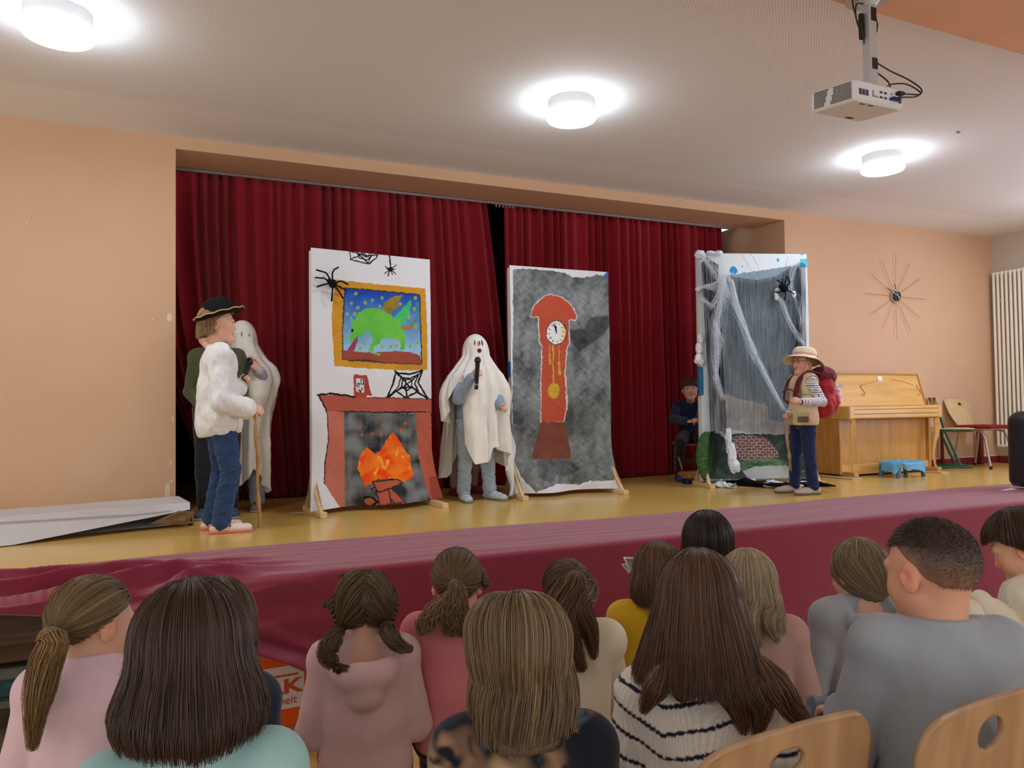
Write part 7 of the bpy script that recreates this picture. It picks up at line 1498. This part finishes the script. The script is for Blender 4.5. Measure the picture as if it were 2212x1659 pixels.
patch(sfc(1735, 900), .105, .085, cloth('pocket_beige', (196, 178, 132)), 'pocket'); patch(sfc(1735, 906, 4.785), .088, .050, cloth('pocket_mesh', (104, 94, 74)), 'pocket_mesh'); patch(sfc(1735, 852, 4.80), .11, .006, cloth('grey_tape', (96, 100, 98)), 'pocket_tape', .010, .003)
trousers(f, R_, cloth('dark_denim', (34, 46, 84), bs=700, var=.15), 'jeans', .006, .003, .97, ff=.012, wr=.006, seed=63, top=zy(905)); shoes(f, R_, M_paleshoe, mat('shoe_sole_dark', (110, 96, 80), .7), 'slipper', 'sneaker', 1.05)
h = Hair(f, [(176, 140, 94), (204, 168, 120), (150, 116, 76)], 44); h.scalp(-.001, .85); L_ = straight(-.03, .035, .06, 1.0, 1.3); h.hull(L_, .002); h.fall(900, L_, .004, .0013, 12, ragged=.15, curl=.003); h.out(R_, 'hair', 'fair hair')
# bucket hat
bh = empty('bucket_hat', 'cream bucket hat with a pink band and wide wavy brim', 'hat', tuple(f.head + A_(0, 0, .045))); nu, nv = 96, 26; V = []; CC2 = []
prof = [(.001, .082), (.04, .083), (.072, .078), (.088, .062), (.096, .03), (.098, .002), (.104, -.006), (.128, -.016), (.152, -.028), (.166, -.038)]
for i in range(nu):
    a = 2 * PI * i / nu
    for j in range(nv):
        t = j / (nv - 1) * (len(prof) - 1); k_ = min(int(t), len(prof) - 2); u = t - k_; r0 = prof[k_][0] * (1 - u) + prof[k_ + 1][0] * u; z0 = prof[k_][1] * (1 - u) + prof[k_ + 1][1] * u; bw = max(0, (r0 - .10) / .066)
        V.append([r0 * math.cos(a), r0 * math.sin(a) * 1.06, z0 + bw * (.020 * math.sin(2 * a + .6) + .010 * math.sin(3 * a)) + .002 * math.sin(7 * a) * (j > 4)]); CC2.append(lin((214, 158, 158)) if .004 < z0 < .030 and r0 < .0985 else lin((226, 214, 180)))
V = np.array(V) @ (rotx(0) @ roty(.20)).T; sheet('hat_shell', V, grid(nu, nv, True), .003, cloth('hat_cotton', (255, 255, 255), attr='col'), bh, np.array(CC2))
cs_ = [f.head + f.RH @ A_(-.080, .015, .04), f.head + f.RH @ A_(-.078, .03, -.05), f.head + f.RH @ A_(-.03, .06, -.115), f.head + f.RH @ A_(.02, .06, -.115), f.head + f.RH @ A_(.07, .03, -.04), f.head + f.RH @ A_(.078, .015, .04)]
MB().tube(np.array(cablepts(cs_, 40)) - (f.head + A_(0, 0, .045)), .0035, 6).build('chin_strap', cloth('strap_cream', (220, 206, 170)), bh, True)
gl = empty('glasses', 'thin dark-rimmed glasses on the girl in the bucket hat', 'glasses', tuple(f.head)); M_rim = mat('dark_rim', (60, 30, 36), .4)
for sg in (-1, 1):
    MB().tube([f.RH @ (A_(sg * .031 + .021 * math.cos(a), .094 - .004 * abs(math.cos(a)), .006 + .016 * math.sin(a)) * f.hs) for a in np.linspace(0, 2 * PI, 24)], .0016, 6).build('rim', M_rim, gl, True); MB().tube([f.RH @ (A_(sg * .052, .090, .008) * f.hs), f.RH @ (A_(sg * .078, .06, .008) * f.hs), f.RH @ (A_(sg * .084, -.005, .012) * f.hs)], .0016, 6).build('temple', M_rim, gl)
# backpack
bp_ = empty('backpack', 'red and maroon backpack worn by the girl in the bucket hat', 'backpack', tuple(f.pelvis)); bp_['worldkids'] = 1; M_bpr = cloth('red_nylon', (168, 42, 50), rough=.5, var=.12); M_bpm = cloth('maroon_nylon', (104, 28, 48), rough=.6)
bc = f.chest - f.fwd * .185 + A_(0, 0, -.03); Rb = np.stack([f.rt, f.fwd, A_(0, 0, 1)], 1); V = Vol(bc - .32, bc + .32, .007)
V.ell(bc + A_(0, 0, .06), (.125, .095, .16), .05, Rb); V.ell(bc + A_(0, 0, -.10), (.130, .10, .13), .05, Rb); v, q = V.mesh(); v = wrinkle(v, q, .010, 13, 64); link('bag', npmesh(v, q), M_bpr, bp_)
V = Vol(bc - .32, bc + .32, .007); V.ell(bc + A_(0, 0, .13) - f.fwd * .01, (.128, .105, .095), .03, Rb); v, q = V.mesh(); v = wrinkle(v, q, .006, 15, 65); link('top_flap', npmesh(v, q), M_bpm, bp_)
V = Vol(bc - .32, bc + .32, .007); V.ell(bc + A_(0, 0, -.08) - f.fwd * .085, (.10, .05, .11), .03, Rb); v, q = V.mesh(); v = wrinkle(v, q, .007, 15, 66); link('front_pocket', npmesh(v, q), cloth('bright_red_nylon', (196, 52, 56), rough=.45), bp_)
for j, sg in ((0, -1), (1, 1)):
    L_ = [bc + f.rt * sg * .075 + f.fwd * .05 + A_(0, 0, .15), f.sh[j] * .7 + f.neck * .3 + A_(0, 0, .070) - f.fwd * .02, f.sh[j] * .75 + f.neck * .25 + f.fwd * .075 + A_(0, 0, .015), f.sh[j] * .8 + f.chest * .2 + f.fwd * .118 + A_(0, 0, -.07), f.sh[j] * .8 + f.chest * .2 + f.fwd * .105 + A_(0, 0, -.16), bc + f.rt * sg * .15 + f.fwd * .06 + A_(0, 0, -.10)]
    MB().tube(cablepts(L_, 40), .030, 12, flat=.28, up=f.fwd).build('strap', M_bpm, bp_, True)
MB().tube(cablepts([f.sh[0] * .8 + f.chest * .2 + f.fwd * .13 + A_(0, 0, -.075), f.chest + f.fwd * .135 + A_(0, 0, .0), f.sh[1] * .8 + f.chest * .2 + f.fwd * .13 + A_(0, 0, -.075)], 20), .013, 8, flat=.4).build('chest_strap', M_bpm, bp_, True)
# plush rabbit hanging from the backpack
rc = bc - f.fwd * .155 + A_(0, 0, -.03); rb_ = empty('plush_rabbit', 'small white plush rabbit dangling from the red backpack', 'soft toy', tuple(rc)); rb_['worldkids'] = 1
V = Vol(rc - .13, rc + .13, .0045); V.ell(rc, (.026, .026, .034), .01); V.ell(rc + A_(0, 0, .042), (.022, .022, .022), .01); V.cone(rc + A_(.01, 0, .055), rc + A_(.045, -.02, .095), .009, .008, .008); V.cone(rc + A_(-.005, 0, .055), rc + A_(.025, -.01, .105), .009, .008, .008); V.cone(rc + A_(.01, 0, -.02), rc + A_(.02, 0, -.07), .010, .009, .008); V.cone(rc + A_(-.01, 0, -.02), rc + A_(-.005, .01, -.065), .010, .009, .008); v, q = V.mesh(); link('plush_body', npmesh(v, q), cloth('plush_white', (214, 214, 220)), rb_)
MB().tube([rc + A_(0, 0, .06), rc + f.fwd * .05 + A_(0, 0, .11)], .0025, 6).build('cord', M_blk, rb_)
stick('pale crooked walking stick held by the girl in the bucket hat', [atY(1697, 893, 4.97), atY(1699, 925, 4.96), atY(1705, 990, 4.97), atZ(1719, 1058, ST)], .0125, wood('grey_branch', (150, 126, 98), (186, 162, 130), .6, 5, 'Z'))
for o in list(COL.objects):
    if o.parent is None and o.type == 'EMPTY' and (o.name.startswith('person') or o.get('worldkids')):
        fix_root(o)
        if 'worldkids' in o: del o['worldkids']
